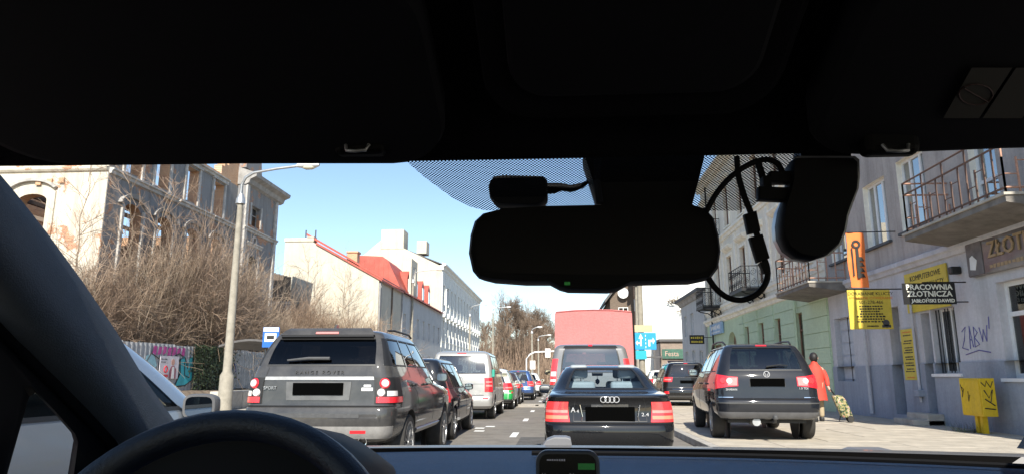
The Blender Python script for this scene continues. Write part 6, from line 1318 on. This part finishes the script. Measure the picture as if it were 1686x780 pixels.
rb_ = [0.13, 0.125, 0.13, 0.06, 0.055, 0.085, 0.085, 0.058, 0.04, 0.035, 0.085, 0.058, 0.04, 0.035, 0.06, 0.042, 0.03, 0.032, 0.06, 0.042, 0.03, 0.032] + [0.009] * (len(vb) - 22)
skin_mesh('body', vb, eb, rb_, SKIN, pe)
skin_mesh('trousers', [vb[i] for i in (0, 6, 7, 8, 10, 11, 12)], [(0, 1), (1, 2), (2, 3), (0, 4), (4, 5), (5, 6)], [0.14, 0.1, 0.078, 0.065, 0.1, 0.078, 0.065], TRO, pe)
for i in (8, 12): a = Vector(vb[i]); MB().rbox(a.x - 0.05, a.x + 0.05, a.y - 0.05, a.y + 0.2, a.z - 0.09 if i == 8 else 0.0, a.z + 0.02, 0.025).build('shoe', M['black'], pe, smooth=50)
rows = [[(w * math.cos(t) + cx, d_ * math.sin(t) + cy, z + 0.012 * math.sin(3 * t + z * 9)) for t in [2 * math.pi * k / 20 for k in range(20)]] for z, w, d_, cx, cy in ((0.52, 0.255, 0.21, 0, 0), (0.58, 0.25, 0.205, 0, 0), (0.8, 0.225, 0.18, 0, 0), (1.0, 0.20, 0.165, 0, 0), (1.2, 0.215, 0.165, 0, 0.005), (1.32, 0.20, 0.14, 0, 0.01), (1.39, 0.13, 0.11, 0, 0.02), (1.44, 0.085, 0.085, 0, 0.02), (1.49, 0.075, 0.08, 0, 0.02))]
MB().grid(rows, closed=True).build('coat', COAT, pe, smooth=60)
for sg, ids in ((1, (14, 15, 16)), (-1, (18, 19, 20))): skin_mesh('coat_sleeve', [vb[i] for i in ids], [(0, 1), (1, 2)], [0.085, 0.065, 0.052], COAT, pe)
mb = MB(); bm_ = bmesh.new(); bmesh.ops.create_uvsphere(bm_, u_segments=20, v_segments=14, radius=1); mb.bm(bm_, Matrix.Translation((0, 0.015, 1.60)) @ Matrix.Diagonal((0.103, 0.12, 0.128, 1))); mb.build('hair', HAIR, pe, smooth=60)
fc = MB(); fc.prism([(0.125, 1.575), (0.165, 1.57), (0.13, 1.60)], -0.014, 0.014, 'x'); fc.build('nose', SKIN, pe)
fm_ = MB(); bm_ = bmesh.new(); bmesh.ops.create_uvsphere(bm_, u_segments=16, v_segments=12, radius=1); fm_.bm(bm_, Matrix.Translation((0, 0.05, 1.575)) @ Matrix.Diagonal((0.078, 0.095, 0.105, 1))); fm_.build('face', SKIN, pe, smooth=60)
for s_ in (-1, 1):
    e = MB().lathe([(0.012, 0.138), (0.008, 0.146)], 10, 'y', (s_ * 0.033, 0, 1.59)); e.build('eye', M['black'], pe); MB().rbox(s_ * 0.098 - 0.012, s_ * 0.098 + 0.012, 0.01, 0.045, 1.55, 1.61, 0.008).build('ear', SKIN, pe)
MB().rbox(-0.025, 0.025, 0.128, 0.142, 1.525, 1.535, 0.003).build('mouth', mat('lips', (0.35, 0.1, 0.09), 0.6, var=0), pe)
tl_ = thing('shopping_trolley', 'two-wheeled shopping trolley with yellow and green flower pattern, pulled by the person in red', 'trolley', (6.97, 18.5, 0.12), R(-12)); tl_.scale = (0.85, 0.85, 1.0)
FL, nt, b_ = _nt('flower_print')
n1 = ramp(nt, noise(nt, 14, 2), [(0.38, (0.02, 0.025, 0.02)), (0.46, (0.06, 0.12, 0.06)), (0.54, (0.38, 0.29, 0.10)), (0.60, (0.40, 0.38, 0.33)), (0.68, (0.35, 0.08, 0.06))]); nt.links.new(n1, b_.inputs['Base Color']); b_.inputs['Roughness'].default_value = 0.8
bag = [[(cx + w * sx_, d_ * sy_ * 0.8, z) for sx_, sy_ in ((-1, -0.7), (-0.7, -1), (0.7, -1), (1, -0.7), (1, 0.7), (0.7, 1), (-0.7, 1), (-1, 0.7))] for z, w, d_, cx in ((0.12, 0.14, 0.15, 0.22), (0.16, 0.16, 0.17, 0.21), (0.4, 0.165, 0.18, 0.12), (0.58, 0.155, 0.17, 0.04), (0.64, 0.13, 0.15, 0.0), (0.66, 0.05, 0.06, -0.01))]
mb = MB().grid(bag, closed=True); mb.add(bag[0], [tuple(range(8))]); mb.add(bag[-1], [tuple(range(8))]); mb.build('bag', FL, tl_, smooth=40)
for s_ in (-1, 1):
    MB().tube([(0.33, s_ * 0.1, 0.07), (0.05, s_ * 0.1, 0.50), (-0.16, s_ * 0.09, 0.80)], 0.011, 6).build('frame_tube', M['dkmetal'], tl_); MB().lathe([(0.08, -0.015), (0.085, 0), (0.08, 0.015)], 16, 'y', (0.30, s_ * 0.17, 0.085)).build('wheel', M['rubber'], tl_)
MB().tube([(-0.16, -0.1, 0.80), (-0.16, 0.1, 0.80)], 0.014, 8).build('handle', M['black'], tl_); MB().tube([(0.30, -0.18, 0.085), (0.30, 0.18, 0.085)], 0.01, 6).build('axle', M['dkmetal'], tl_); MB().tube([(0.06, 0.08, 0.14), (0.02, 0.08, 0.005)], 0.012, 6).build('stand', M['dkmetal'], tl_)
# ================================================================== the car we sit in
INB = mat('headliner_cloth', (0.0035, 0.0037, 0.0055), 0.95, var=0.15, scale=60, spec=0.1, bump=0.2, bscale=400)
INV = mat('visor_vinyl', (0.0045, 0.0048, 0.0075), 0.8, var=0.1, scale=40, spec=0.2)
DASH = mat('dash_plastic', (0.006, 0.017, 0.042), 0.65, var=0.12, scale=35, spec=0.2, bump=0.25, bscale=300)
PIL = mat('pillar_trim', (0.044, 0.054, 0.068), 0.75, var=0.08, scale=50, bump=0.2, bscale=350, spec=0.3)
RIMM = mat('steering_leather', (0.003, 0.006, 0.014), 0.5, var=0.2, scale=60, bump=0.2, bscale=300)
BLK = mat('black_trim', (0.0025, 0.0025, 0.003), 0.6, var=0, spec=0.12)
oc = thing('car_interior', 'dark interior of the car we sit in, with dashboard, steering wheel, pillar and sun visors', 'car interior', (0.05, 0, 0))
def L(p): return Vector(p) - Vector((0.05, 0, 0))
zh = atY(843, 263, 0.60).z
rows = []
for y, z in ((0.60, zh), (0.595, zh + 0.012), (0.50, zh + 0.05), (0.36, zh + 0.095), (0.1, zh + 0.125), (-0.6, zh + 0.13), (-1.3, zh + 0.10), (-1.75, zh + 0.02)):
    rows.append([(x, y - 0.06 * (x / 0.8) ** 2 * (1 if y > 0.3 else 0), z - 0.012 * (x / 0.8) ** 2 - (0.05 if abs(x) > 0.7 else 0)) for x in lin(-0.80, 0.80, 16)])
mb = MB(); mb.grid(rows); mb.grid([[(a, b, c + 0.035) for a, b, c in r] for r in rows]); mb.grid([rows[0], [(a, b + 0.01, c + 0.035) for a, b, c in rows[0]]])
mb.build('headliner', INB, oc, smooth=50)
def slope_slab(name, x0, x1, d0, d1, th, m, parent, rad=0.05, drop=0.0):
    "rounded slab hanging under the headliner; d runs back from the screen edge"
    n = 6; out = []
    for cx, cy, a0 in ((x1 - rad, d1 - rad, 0), (x0 + rad, d1 - rad, 90), (x0 + rad, d0 + rad, 180), (x1 - rad, d0 + rad, 270)):
        for k in range(n + 1): a = R(a0 + 90 * k / n); out.append((cx + rad * math.cos(a), cy + rad * math.sin(a)))
    def pos(x, d, t): return (x, 0.598 - d - 0.10 * (x / 0.8) ** 2, zh + 0.0 + 0.40 * d - 0.012 * (x / 0.8) ** 2 - t - drop)
    rw = [[pos(x, d, -0.02) for x, d in out], [pos(x, d, th * 0.6) for x, d in out]]
    cx, cy = (x0 + x1) / 2, (d0 + d1) / 2
    for s_, t in ((0.985, th * 0.92), (0.95, th)): rw.append([pos(cx + (x - cx) * s_, cy + (d - cy) * s_, t) for x, d in out])
    mb = MB().grid(rw, closed=True); mb.add(rw[-1], [tuple(range(len(out)))])
    return mb.build(name, m, parent, smooth=40)
vl = slope_slab('sun_visor', -0.52, -0.14, 0.012, 0.20, 0.014, INV, oc)
vr = slope_slab('sun_visor', 0.15, 0.60, 0.012, 0.20, 0.014, INV, oc)
oc_ = slope_slab('overhead_console', -0.105, 0.12, 0.06, 0.30, 0.012, INB, oc, rad=0.04)
slope_slab('console_panel', -0.085, 0.10, 0.09, 0.29, 0.018, INV, oc_, rad=0.03)
for px in (588, 1475):
    p = L(atY(px, 246, 0.55)); mb = MB(); mb.tube([p + Vector((-0.010, 0, 0.004)), p + Vector((-0.008, -0.003, -0.002)), p + Vector((0, -0.004, -0.003)), p + Vector((0.008, -0.003, -0.002)), p + Vector((0.010, 0, 0.004))], 0.0014, 6); mb.build('visor_clip', M['galv'], oc, smooth=60)
    MB().rbox(p.x - 0.022, p.x + 0.022, p.y + 0.002, p.y + 0.02, p.z - 0.002, p.z + 0.02, 0.006).build('clip_recess', BLK, oc)
def on_visor(px, py, t=0.0155):
    r = ray(px, py); k = (zh - t + 0.40 * 0.58 - CZ) / (r.z + 0.40 * r.y); return L(r * k + Vector((0, 0, CZ)))
lb = MB(); lb.add([on_visor(a, b, 0.017) for a, b in ((1553, 195), (1612, 195), (1667, 112), (1600, 112))], [(0, 1, 2, 3)]); lb.add([on_visor(a, b, 0.017) for a, b in ((1618, 195), (1720, 195), (1760, 112), (1673, 112))], [(0, 1, 2, 3)])
lo_ = lb.build('airbag_label', mat('label_grey', (0.030, 0.028, 0.023), 0.7, var=0.1), vr)
mb = MB(); mb.tube([on_visor(1607 + 28 * math.cos(t), 156 + 17 * math.sin(t), 0.0174) for t in [k * 0.4 for k in range(17)]], 0.0005, 4); mb.tube([on_visor(1588, 146, 0.0174), on_visor(1626, 168, 0.0174)], 0.0005, 4); mb.build('no_child_seat_symbol', mat('label_red', (0.03, 0.008, 0.008), 0.7, var=0), lo_)
# windscreen
zt_ = zh + 0.012; zb_ = atY(843, 741, 1.50).z
def WS(u, v):
    bul = 0.02 * math.sin(math.pi * v) * (1 - 0.4 * u * u)
    return Vector((u * (0.78 - 0.08 * v), (1.50 - 0.10 * u * u) * (1 - v) + (0.605 - 0.09 * u * u) * v + bul * 0.4, zb_ * (1 - v) + zt_ * v - 0.02 * u * u * v + bul))
mb = MB(); mb.grid([[WS(u, v) for u in lin(-1, 1, 20)] for v in lin(0, 1, 10)]); mb.build('windscreen', glass('windscreen_glass', (0.97, 0.985, 0.98), 1.03), oc, smooth=60, fix=False)
mb = MB(); mb.grid([[WS(u, v) + Vector((0, -0.006, -0.004)) for u in lin(-1, 1, 24)] for v in (-0.03, 0.0, 0.034)]); mb.build('screen_border', BLK, oc, smooth=60)
pn = Vector((0, zt_ - zb_, -(0.605 - 1.50))).normalized(); p_on = Vector((0, 1.50, zb_))
def on_screen(px, py, off=0.0):
    r = ray(px, py); t = (p_on - Vector((0, 0, CZ))).dot(pn) / r.dot(pn); return L(r * (t - off) + Vector((0, 0, CZ)))
FR, nt, b_ = _nt('dotted_frit'); nt.nodes.remove(b_)
tc = nt.nodes.new('ShaderNodeTexCoord'); vo = nt.nodes.new('ShaderNodeTexVoronoi'); vo.voronoi_dimensions = '2D'; vo.inputs['Scale'].default_value = 420; vo.inputs['Randomness'].default_value = 0
mp = nt.nodes.new('ShaderNodeMapping'); mp.inputs['Rotation'].default_value = (0, 0, math.pi / 4); nt.links.new(tc.outputs['Object'], mp.inputs[0]); nt.links.new(mp.outputs[0], vo.inputs[0])
lt = nt.nodes.new('ShaderNodeMath'); lt.operation = 'LESS_THAN'; lt.inputs[1].default_value = 0.42; nt.links.new(vo.outputs['Distance'], lt.inputs[0])
t1 = nt.nodes.new('ShaderNodeBsdfTransparent'); d1 = nt.nodes.new('ShaderNodeBsdfDiffuse'); d1.inputs[0].default_value = (0.01, 0.01, 0.01, 1); mx = nt.nodes.new('ShaderNodeMixShader'); nt.links.new(lt.outputs[0], mx.inputs[0]); nt.links.new(t1.outputs[0], mx.inputs[1]); nt.links.new(d1.outputs[0], mx.inputs[2]); nt.links.new(mx.outputs[0], nt.nodes['Material Output'].inputs[0])
poly = [(660, 250), (668, 265), (700, 293), (745, 326), (775, 341), (800, 347), (1215, 347), (1240, 340), (1272, 310), (1312, 262), (1318, 250)]
MB().add([on_screen(x, y, 0.02) for x, y in poly], [tuple(range(len(poly)))]).build('dotted_band', FR, oc)
# dashboard
zd = atY(843, 748, 1.44).z
rows = [[(x, y - 0.10 * (x / 0.78) ** 2 * (1 if y > 0.9 else 0.4), zd + dz + 0.012 * (1 - (x / 0.8) ** 2)) for x in lin(-0.80, 0.80, 20)] for y, dz in ((1.475, -0.006), (1.40, -0.002), (1.25, -0.004), (1.05, -0.022), (0.92, -0.045), (0.86, -0.07), (0.83, -0.13), (0.82, -0.30), (0.80, -0.55))]
mb = MB(); mb.grid(rows); db_ = mb.build('dashboard', DASH, oc, smooth=60)
mb = MB(); mb.tube([(x, 1.30 - 0.08 * (x / 0.78) ** 2, zd + 0.0065 + 0.012 * (1 - (x / 0.8) ** 2)) for x in lin(-0.1, 0.78, 16)], 0.0045, 6); mb.build('dash_seam', BLK, db_)
BO = [(180, 800), (208, 770), (236, 738), (275, 714), (330, 700), (400, 696), (470, 702), (530, 715), (565, 732), (590, 750), (608, 772), (618, 800)]
rows = [[L(atY(a, b, 1.0)) + Vector((0, dy, -dz)) for a, b in BO] for dy, dz in ((-0.06, 0.012), (-0.06, 0.0), (0.0, -0.004), (0.1, 0.006), (0.22, 0.04))]
mb = MB(); mb.grid(rows); bn = mb.build('binnacle_hood', BLK, oc, smooth=50)
MB().add([p + Vector((0, 0.03, 0)) for p in rows[0]], [tuple(range(len(BO)))]).build('instrument_panel', BLK, bn)
# steering wheel
T = L(atY(392, 699, 0.69)); up_ = Vector((0, math.sin(R(24)), math.cos(R(24)))); RW = 0.173
Cc = T - up_ * RW
mb = MB(); n = 64
rows = []
nrm = Vector((0, -math.cos(R(24)), math.sin(R(24))))
for k in range(n):
    a = 2 * math.pi * k / n; d = Vector((1, 0, 0)) * math.cos(a) + up_ * math.sin(a)
    rows.append([Cc + d * (RW + 0.0145 * math.cos(t)) + nrm * 0.0165 * math.sin(t) for t in [2 * math.pi * j / 12 for j in range(12)]])
mb.grid(rows + [rows[0]], closed=True); sw_ = mb.build('steering_wheel', RIMM, oc, smooth=70)
for a0, a1, nm in ((8, 40, 'rim_grip'), (140, 172, 'rim_grip')):
    mb = MB(); rows = []
    for k in range(13):
        a = R(a0 + (a1 - a0) * k / 12); d = Vector((1, 0, 0)) * math.cos(a) + up_ * math.sin(a); rows.append([Cc + d * (RW + 0.016 * math.cos(t)) + nrm * 0.018 * math.sin(t) for t in [2 * math.pi * j / 12 for j in range(12)]])
    mb.grid(rows, closed=True); mb.build(nm, RIMM, sw_, smooth=70)
hub = MB(); rows = []
for rr, o_ in ((0.075, 0.05), (0.088, 0.02), (0.088, 0.0), (0.05, -0.025), (0.02, -0.03)): rows.append([Cc + (Vector((1, 0, 0)) * math.cos(t) * 1.1 + up_ * math.sin(t) * 0.85) * rr - nrm * o_ for t in [2 * math.pi * j / 20 for j in range(20)]])
hub.grid(rows, closed=True); hub.add(rows[-1], [tuple(range(20))]); hub.build('hub', BLK, sw_, smooth=50)
for a in (5, 175, 270):
    d = Vector((1, 0, 0)) * math.cos(R(a)) + up_ * math.sin(R(a)); e = d.cross(nrm); A_, B2 = Cc + d * 0.07, Cc + d * 0.18
    sp_m = MB(); sp_m.add([A_ + e * 0.03, A_ - e * 0.03, B2 - e * 0.02, B2 + e * 0.02] + [v - nrm * 0.02 for v in (A_ + e * 0.03, A_ - e * 0.03, B2 - e * 0.02, B2 + e * 0.02)], [(0, 1, 2, 3), (7, 6, 5, 4), (0, 4, 5, 1), (1, 5, 6, 2), (2, 6, 7, 3), (3, 7, 4, 0)]); sp_m.build('spoke', BLK, sw_, bevel=0.004)
# windscreen pillar, quarter window and door frame on the left (and their twins on the right)
Up = [(-70, 225), (0, 305), (60, 378), (120, 458), (180, 545), (230, 627), (283, 700), (300, 730)]; Lo = [(-70, 468), (0, 538), (48, 588), (95, 635), (140, 680), (188, 731), (205, 760), (212, 785)]
rows = []
for k, (u, l) in enumerate(zip(Up, Lo)):
    Yu = 0.60 + 0.68 * (u[0] + 70) / 370; A_ = atY(u[0], u[1], Yu); B2 = atX(l[0], l[1], -0.735); rows.append([])
    for j in range(9):
        t = j / 8; p = A_.lerp(B2, t) - Vector((0, 0, CZ)); p = p * (1 - 0.05 * math.sin(math.pi * t)); rows[-1].append(L(p + Vector((0, 0, CZ))))
    p = (A_ - Vector((0, 0, CZ))) * 1.05; rows[-1].insert(0, L(p + Vector((0.0, 0.02, CZ))))
mb = MB(); mb.grid(rows); pl = mb.build('windscreen_pillar', PIL, oc, smooth=60)
hole = [(48, 652), (58, 646), (90, 680), (117, 711), (121, 724), (117, 747), (106, 815), (2, 815)]; outer = [(-60, 480), (0, 540), (95, 637), (186, 733), (196, 755), (203, 775), (212, 830), (-60, 830)]
def px_x(l, X): return [L(atX(a, b, X)) for a, b in l]
ri_ = [px_x(outer, -0.74), px_x([(a * 0.9 + c * 0.1, b * 0.9 + d * 0.1) for (a, b), (c, d) in zip(hole, outer)], -0.735), px_x(hole, -0.75), px_x(hole, -0.79), px_x(outer, -0.80)]
mb = MB(); mb.grid(ri_, closed=True); qf = mb.build('quarter_frame', BLK, oc, smooth=30)
MB().add(px_x(hole, -0.775), [tuple(range(8))]).build('quarter_window', glass('quarter_glass', (0.85, 0.88, 0.88), 1.15), oc)
mb = MB(); mb.tube(px_x([(-60, 476), (0, 538), (48, 588), (95, 635), (140, 680), (188, 731), (198, 755), (206, 790)], -0.735), 0.010, 8); mb.build('door_seal', BLK, oc, smooth=60)
for o in (pl, qf):
    me = o.data.copy()
    for v in me.vertices: v.co.x = -v.co.x
    me.flip_normals(); link_mesh(o.name.split('.')[0], me, oc)
# doors, tail and floor of the cabin: they keep the sun off the dash
for s_ in (-1, 1):
    mb = MB(); mb.box(min(s_ * 0.76, s_ * 0.84), max(s_ * 0.76, s_ * 0.84), -1.7, 0.72, 0.25, 0.98); mb.build('door', BLK, oc)
    mb = MB(); mb.grid([[(s_ * 0.80, y, 0.98), (s_ * 0.77, y, 1.2), (s_ * 0.72, y, zh + 0.05)] for y in (-0.45, -0.33)]); mb.build('centre_pillar', BLK, oc)
    mb = MB(); mb.grid([[(s_ * 0.80, y, 0.98), (s_ * 0.77, y + 0.02, 1.2), (s_ * 0.70, y + 0.05, zh + 0.02)] for y in (-1.75, -1.35)]); mb.build('rear_pillar', BLK, oc)
MB().box(-0.84, 0.84, -1.85, -1.72, 0.25, 1.12).build('tailgate', BLK, oc); MB().box(-0.84, 0.84, -1.8, 1.6, 0.2, 0.25).build('floor_pan', BLK, oc); MB().box(-0.75, 0.75, 0.86, 1.5, 0.25, zd - 0.2).build('bulkhead', BLK, oc)
# bonnet falls away below the sight line; only its rear edge and two washer jets show
HB = mat('bonnet_paint', (0.10, 0.095, 0.09), 0.5, 0.0, var=0.1, coat=0.3)
zl = atY(843, 733, 1.56).z
mb = MB(); mb.grid([[(x, y - 0.10 * (x / 0.8) ** 2, zl + dz) for x in lin(-0.85, 0.85, 16)] for y, dz in ((1.545, -0.03), (1.555, -0.004), (1.58, 0.0), (1.75, -0.035), (2.1, -0.12), (2.4, -0.25), (2.55, -0.45))]); mb.build('bonnet', HB, oc, smooth=50)
for a, b, t in ((897, 940, 719), (1397, 1476, 739)):
    p0, p1 = L(atY(a, t, 1.60)), L(atY(b, t + 12, 1.60)); mb = MB(); h_ = p0.z - p1.z
    mb.prism([(p0.x - 0.012, p1.z - 0.012), (p1.x + 0.004, p1.z - 0.012), (p1.x, p0.z - 0.003), (p1.x - 0.01, p0.z), (p0.x + 0.02, p0.z), (p0.x + 0.004, p0.z - h_ * 0.4)], 1.60, 1.66, 'y'); mb.build('washer_jet', mat('jet_grey', (0.14, 0.14, 0.15), 0.5, var=0.1), oc, bevel=0.002)
# ------------------------------------------------------------------ rear-view mirror
def px_slab(name, pts, y0, y1, m, parent, bevel=0.0, smooth=40):
    P = [L(atY(a, b, y0)) for a, b in pts]; c = sum(P, Vector()) / len(P); d = y1 - y0
    rw = [[c + (p - c) * (1 - bevel) + Vector((0, 0, 0)) for p in P], [c + (p - c) * (1 - bevel * 0.25) + Vector((0, d * 0.12, 0)) for p in P], [p + Vector((0, d * 0.35, 0)) for p in P], [c + (p - c) * 0.97 + Vector((0, d * 0.8, 0)) for p in P], [c + (p - c) * 0.85 + Vector((0, d, 0)) for p in P]]
    mb = MB().grid(rw, closed=True); n = len(P); mb.add(rw[0], [tuple(range(n))]); mb.add(rw[-1], [tuple(range(n - 1, -1, -1))])
    return mb.build(name, m, parent, smooth=smooth)
OUT = [(775, 442), (769, 415), (772, 385), (779, 362), (793, 349), (825, 341), (900, 337), (1000, 335), (1100, 334), (1145, 335), (1165, 341), (1179, 357), (1187, 385), (1190, 412), (1186, 440), (1174, 456), (1150, 461), (1060, 463), (1040, 464), (1022, 474), (1005, 477), (935, 476), (920, 472), (903, 463), (860, 463), (805, 459), (785, 454)]
mr = px_slab('rear_view_mirror', OUT, 0.62, 0.665, BLK, oc, bevel=0.03)
INN = [(786, 436), (782, 412), (785, 388), (793, 368), (806, 358), (840, 352), (1000, 347), (1130, 347), (1158, 353), (1169, 368), (1176, 395), (1177, 425), (1168, 444), (1145, 450), (1000, 452), (815, 449)]
MB().add([L(atY(a, b, 0.6185)) for a, b in INN], [tuple(range(len(INN)))]).build('mirror_glass', mat('mirror_dark_reflection', (0.004, 0.004, 0.005), 0.35, var=0, spec=0.1), mr)  # reflection of the dark cabin painted as a black base colour
p = L(atY(934, 466, 0.617)); MB().rbox(p.x - 0.0025, p.x + 0.0025, 0.616, 0.619, p.z - 0.0015, p.z + 0.0015, 0.0005).build('indicator_light', mat('green_led', (0.02, 0.2, 0.03), 0.5, var=0, emit=(0.1, 0.8, 0.15), es=0.02), mr)
px_slab('sensor_cover', [(960, 255), (1163, 255), (1152, 300), (1140, 345), (990, 345), (984, 330), (975, 300)], 0.635, 0.69, BLK, oc, bevel=0.03)
mb = MB(); mb.tube([L(atY(985, 262, 0.633)), L(atY(983, 300, 0.633)), L(atY(988, 335, 0.633))], 0.0035, 6); mb.build('cover_edge', INV, oc)
# ------------------------------------------------------------------ things stuck to the screen
tb_ = thing('toll_transponder', 'small black transponder box with a cable stuck to the screen above the mirror', 'transponder', (0.05, 0, 0))
px_slab('box', [(803, 305), (806, 296), (812, 289), (830, 287), (895, 289), (901, 294), (902, 326), (897, 332), (885, 338), (820, 336), (812, 331), (805, 322)], 0.655, 0.685, BLK, tb_, bevel=0.06)
for k in range(4): p = L(atY(842 + 6 * k, 294, 0.654)); MB().box(p.x - 0.0006, p.x + 0.0006, 0.6535, 0.6555, p.z - 0.002, p.z + 0.002).build('rib', INV, tb_)
mb = MB(); mb.tube([L(atY(a, b, 0.67)) for a, b in ((895, 311), (915, 310), (925, 308), (940, 311), (958, 306), (968, 300), (970, 285), (962, 272))], [0.006, 0.0055, 0.004, 0.004, 0.003, 0.002, 0.002, 0.002], 8); mb.build('plug_lead', BLK, tb_, smooth=60)
dc = thing('dash_camera', 'black teardrop dash camera with a silver edge hanging at the top right of the screen', 'dash camera', (0.05, 0, 0))
DO = [(1306, 262), (1312, 257), (1408, 257), (1415, 263), (1416, 290), (1414, 310), (1404, 335), (1397, 355), (1393, 380), (1384, 402), (1366, 418), (1342, 426), (1318, 421), (1300, 408), (1290, 388), (1288, 365), (1292, 340), (1300, 315), (1305, 295)]
px_slab('body', DO, 0.585, 0.615, BLK, dc, bevel=0.05)
px_slab('silver_rim', [(a - 6 if a < 1345 and b > 320 else a, b + 2 if b > 320 else b) for a, b in DO], 0.605, 0.635, mat('camera_silver', (0.33, 0.33, 0.34), 0.35, 0.5, var=0), dc)
for k in range(5): p = L(atY(1308 + 7 * k, 422 + k * 0.6, 0.604)); MB().rbox(p.x - 0.001, p.x + 0.001, 0.603, 0.606, p.z - 0.0008, p.z + 0.0008, 0.0003).build('speaker_hole', BLK, dc)
px_slab('mount', [(1320, 235), (1400, 235), (1402, 262), (1318, 262)], 0.61, 0.64, BLK, dc)
for pts in ([(1268, 281), (1308, 281), (1308, 300), (1268, 300)], [(1250, 306), (1300, 308), (1300, 330), (1250, 328)], [(1256, 290), (1268, 286), (1272, 308), (1258, 310)]): px_slab('plug', pts, 0.59, 0.603, BLK, dc, bevel=0.08)
def cable(name, label, pts, r, Y=0.60, cat='cable'):
    t = thing(name, label, cat, (0.05, 0, 0)); 
    P = [L(atY(a, b, Y)) for a, b in pts]; S_ = []
    for i in range(len(P) - 1):
        p0, p1, p2, p3 = P[max(i - 1, 0)], P[i], P[i + 1], P[min(i + 2, len(P) - 1)]
        for k in range(5):
            u = k / 5; S_.append(0.5 * ((2 * p1) + (p2 - p0) * u + (2 * p0 - 5 * p1 + 4 * p2 - p3) * u * u + (3 * p1 - p0 - 3 * p2 + p3) * u ** 3))
    S_.append(P[-1]); MB().tube(S_, r, 8).build('lead', BLK, t, smooth=70); return t
cable('camera_cable', 'short thick black cable arching from the mirror up to the dash camera', [(1163, 348), (1180, 318), (1205, 290), (1235, 270), (1262, 263), (1280, 270), (1288, 284)], 0.0026)
c2 = cable('camera_cable', 'black cable hanging in a loop with an inline plug beside the mirror', [(1213, 258), (1216, 290), (1226, 325), (1236, 350), (1246, 385), (1254, 415), (1263, 440), (1262, 462), (1248, 482), (1224, 493), (1200, 490), (1180, 476), (1166, 457)], 0.0026)
px_slab('inline_plug', [(1226, 352), (1246, 346), (1253, 380), (1233, 385)], 0.596, 0.606, BLK, c2, bevel=0.06); px_slab('inline_plug', [(1235, 390), (1256, 384), (1268, 424), (1248, 432)], 0.596, 0.606, BLK, c2, bevel=0.06); px_slab('strain_relief', [(1251, 432), (1264, 428), (1268, 448), (1259, 450)], 0.597, 0.605, BLK, c2)
cable('camera_cable', 'thin black wire dropping from the roof edge to the camera plug', [(1246, 262), (1252, 280), (1258, 300), (1262, 318)], 0.003)
# phone on the dash
ph_ = thing('phone', 'black phone in a holder on the dashboard showing dim figures and a green tag', 'phone', (0.05, 0.80, 0))
pa, pb = L(atY(882, 740, 0.80)), L(atY(987, 740, 0.80)); cx = (pa.x + pb.x) / 2; hw = (pb.x - pa.x) / 2; zt2 = pa.z
def rr_(x0, x1, z0, z1, r, n=6):
    o_ = []
    for a, b, s_ in ((x1 - r, z1 - r, 0), (x0 + r, z1 - r, 90), (x0 + r, z0 + r, 180), (x1 - r, z0 + r, 270)):
        for k in range(n + 1): t = R(s_ + 90 * k / n); o_.append((a + r * math.cos(t), b + r * math.sin(t)))
    return o_
case = mat('phone_case', (0.012, 0.017, 0.03), 0.4, var=0)
MB().prism(rr_(cx - hw, cx + hw, zt2 - 0.155, zt2, 0.013), 0.0, 0.011, 'y').build('case', case, ph_, bevel=0.002)
scr = MB().prism(rr_(cx - hw + 0.004, cx + hw - 0.004, zt2 - 0.151, zt2 - 0.004, 0.010), -0.0012, -0.0002, 'y').build('screen', mat('phone_screen', (0.003, 0.003, 0.004), 0.25, var=0, spec=0.2), ph_)
GT = mat('screen_green', (0.0, 0.05, 0.01), 0.5, var=0, emit=(0.05, 0.55, 0.08), es=0.035); ST = mat('screen_text', (0.05, 0.05, 0.05), 0.5, var=0, emit=(0.7, 0.7, 0.8), es=0.05)
MB().box(cx + hw * 0.32, cx + hw * 0.84, -0.002, -0.0013, zt2 - 0.020, zt2 - 0.0135).build('green_tag', GT, scr)
scrawl(scr, ST, cx - hw * 0.65, cx - hw * 0.05, -0.0013, zt2 - 0.010, 0.002, 8)
for (s_, x, z) in (('11', -0.75, 0.026), ('24', 0.12, 0.026), ('10', -0.75, 0.036), ('21', 0.12, 0.036)): text(s_, 0.0055, ST, scr, (cx + hw * x, -0.0014, zt2 - z), depth=0.0001); scrawl(scr, ST, cx + hw * (x + 0.12), cx + hw * (x + 0.5), -0.0013, zt2 - z, 0.002, 6)
MB().tube([(cx, 0.012, zt2 - 0.08), (cx, 0.06, zt2 - 0.10), (cx, 0.10, zd - 0.05)], 0.008, 8).build('holder_arm', BLK, ph_); MB().rbox(cx - hw - 0.004, cx + hw + 0.004, -0.004, 0.014, zt2 - 0.165, zt2 - 0.157, 0.002).build('holder_foot', BLK, ph_)
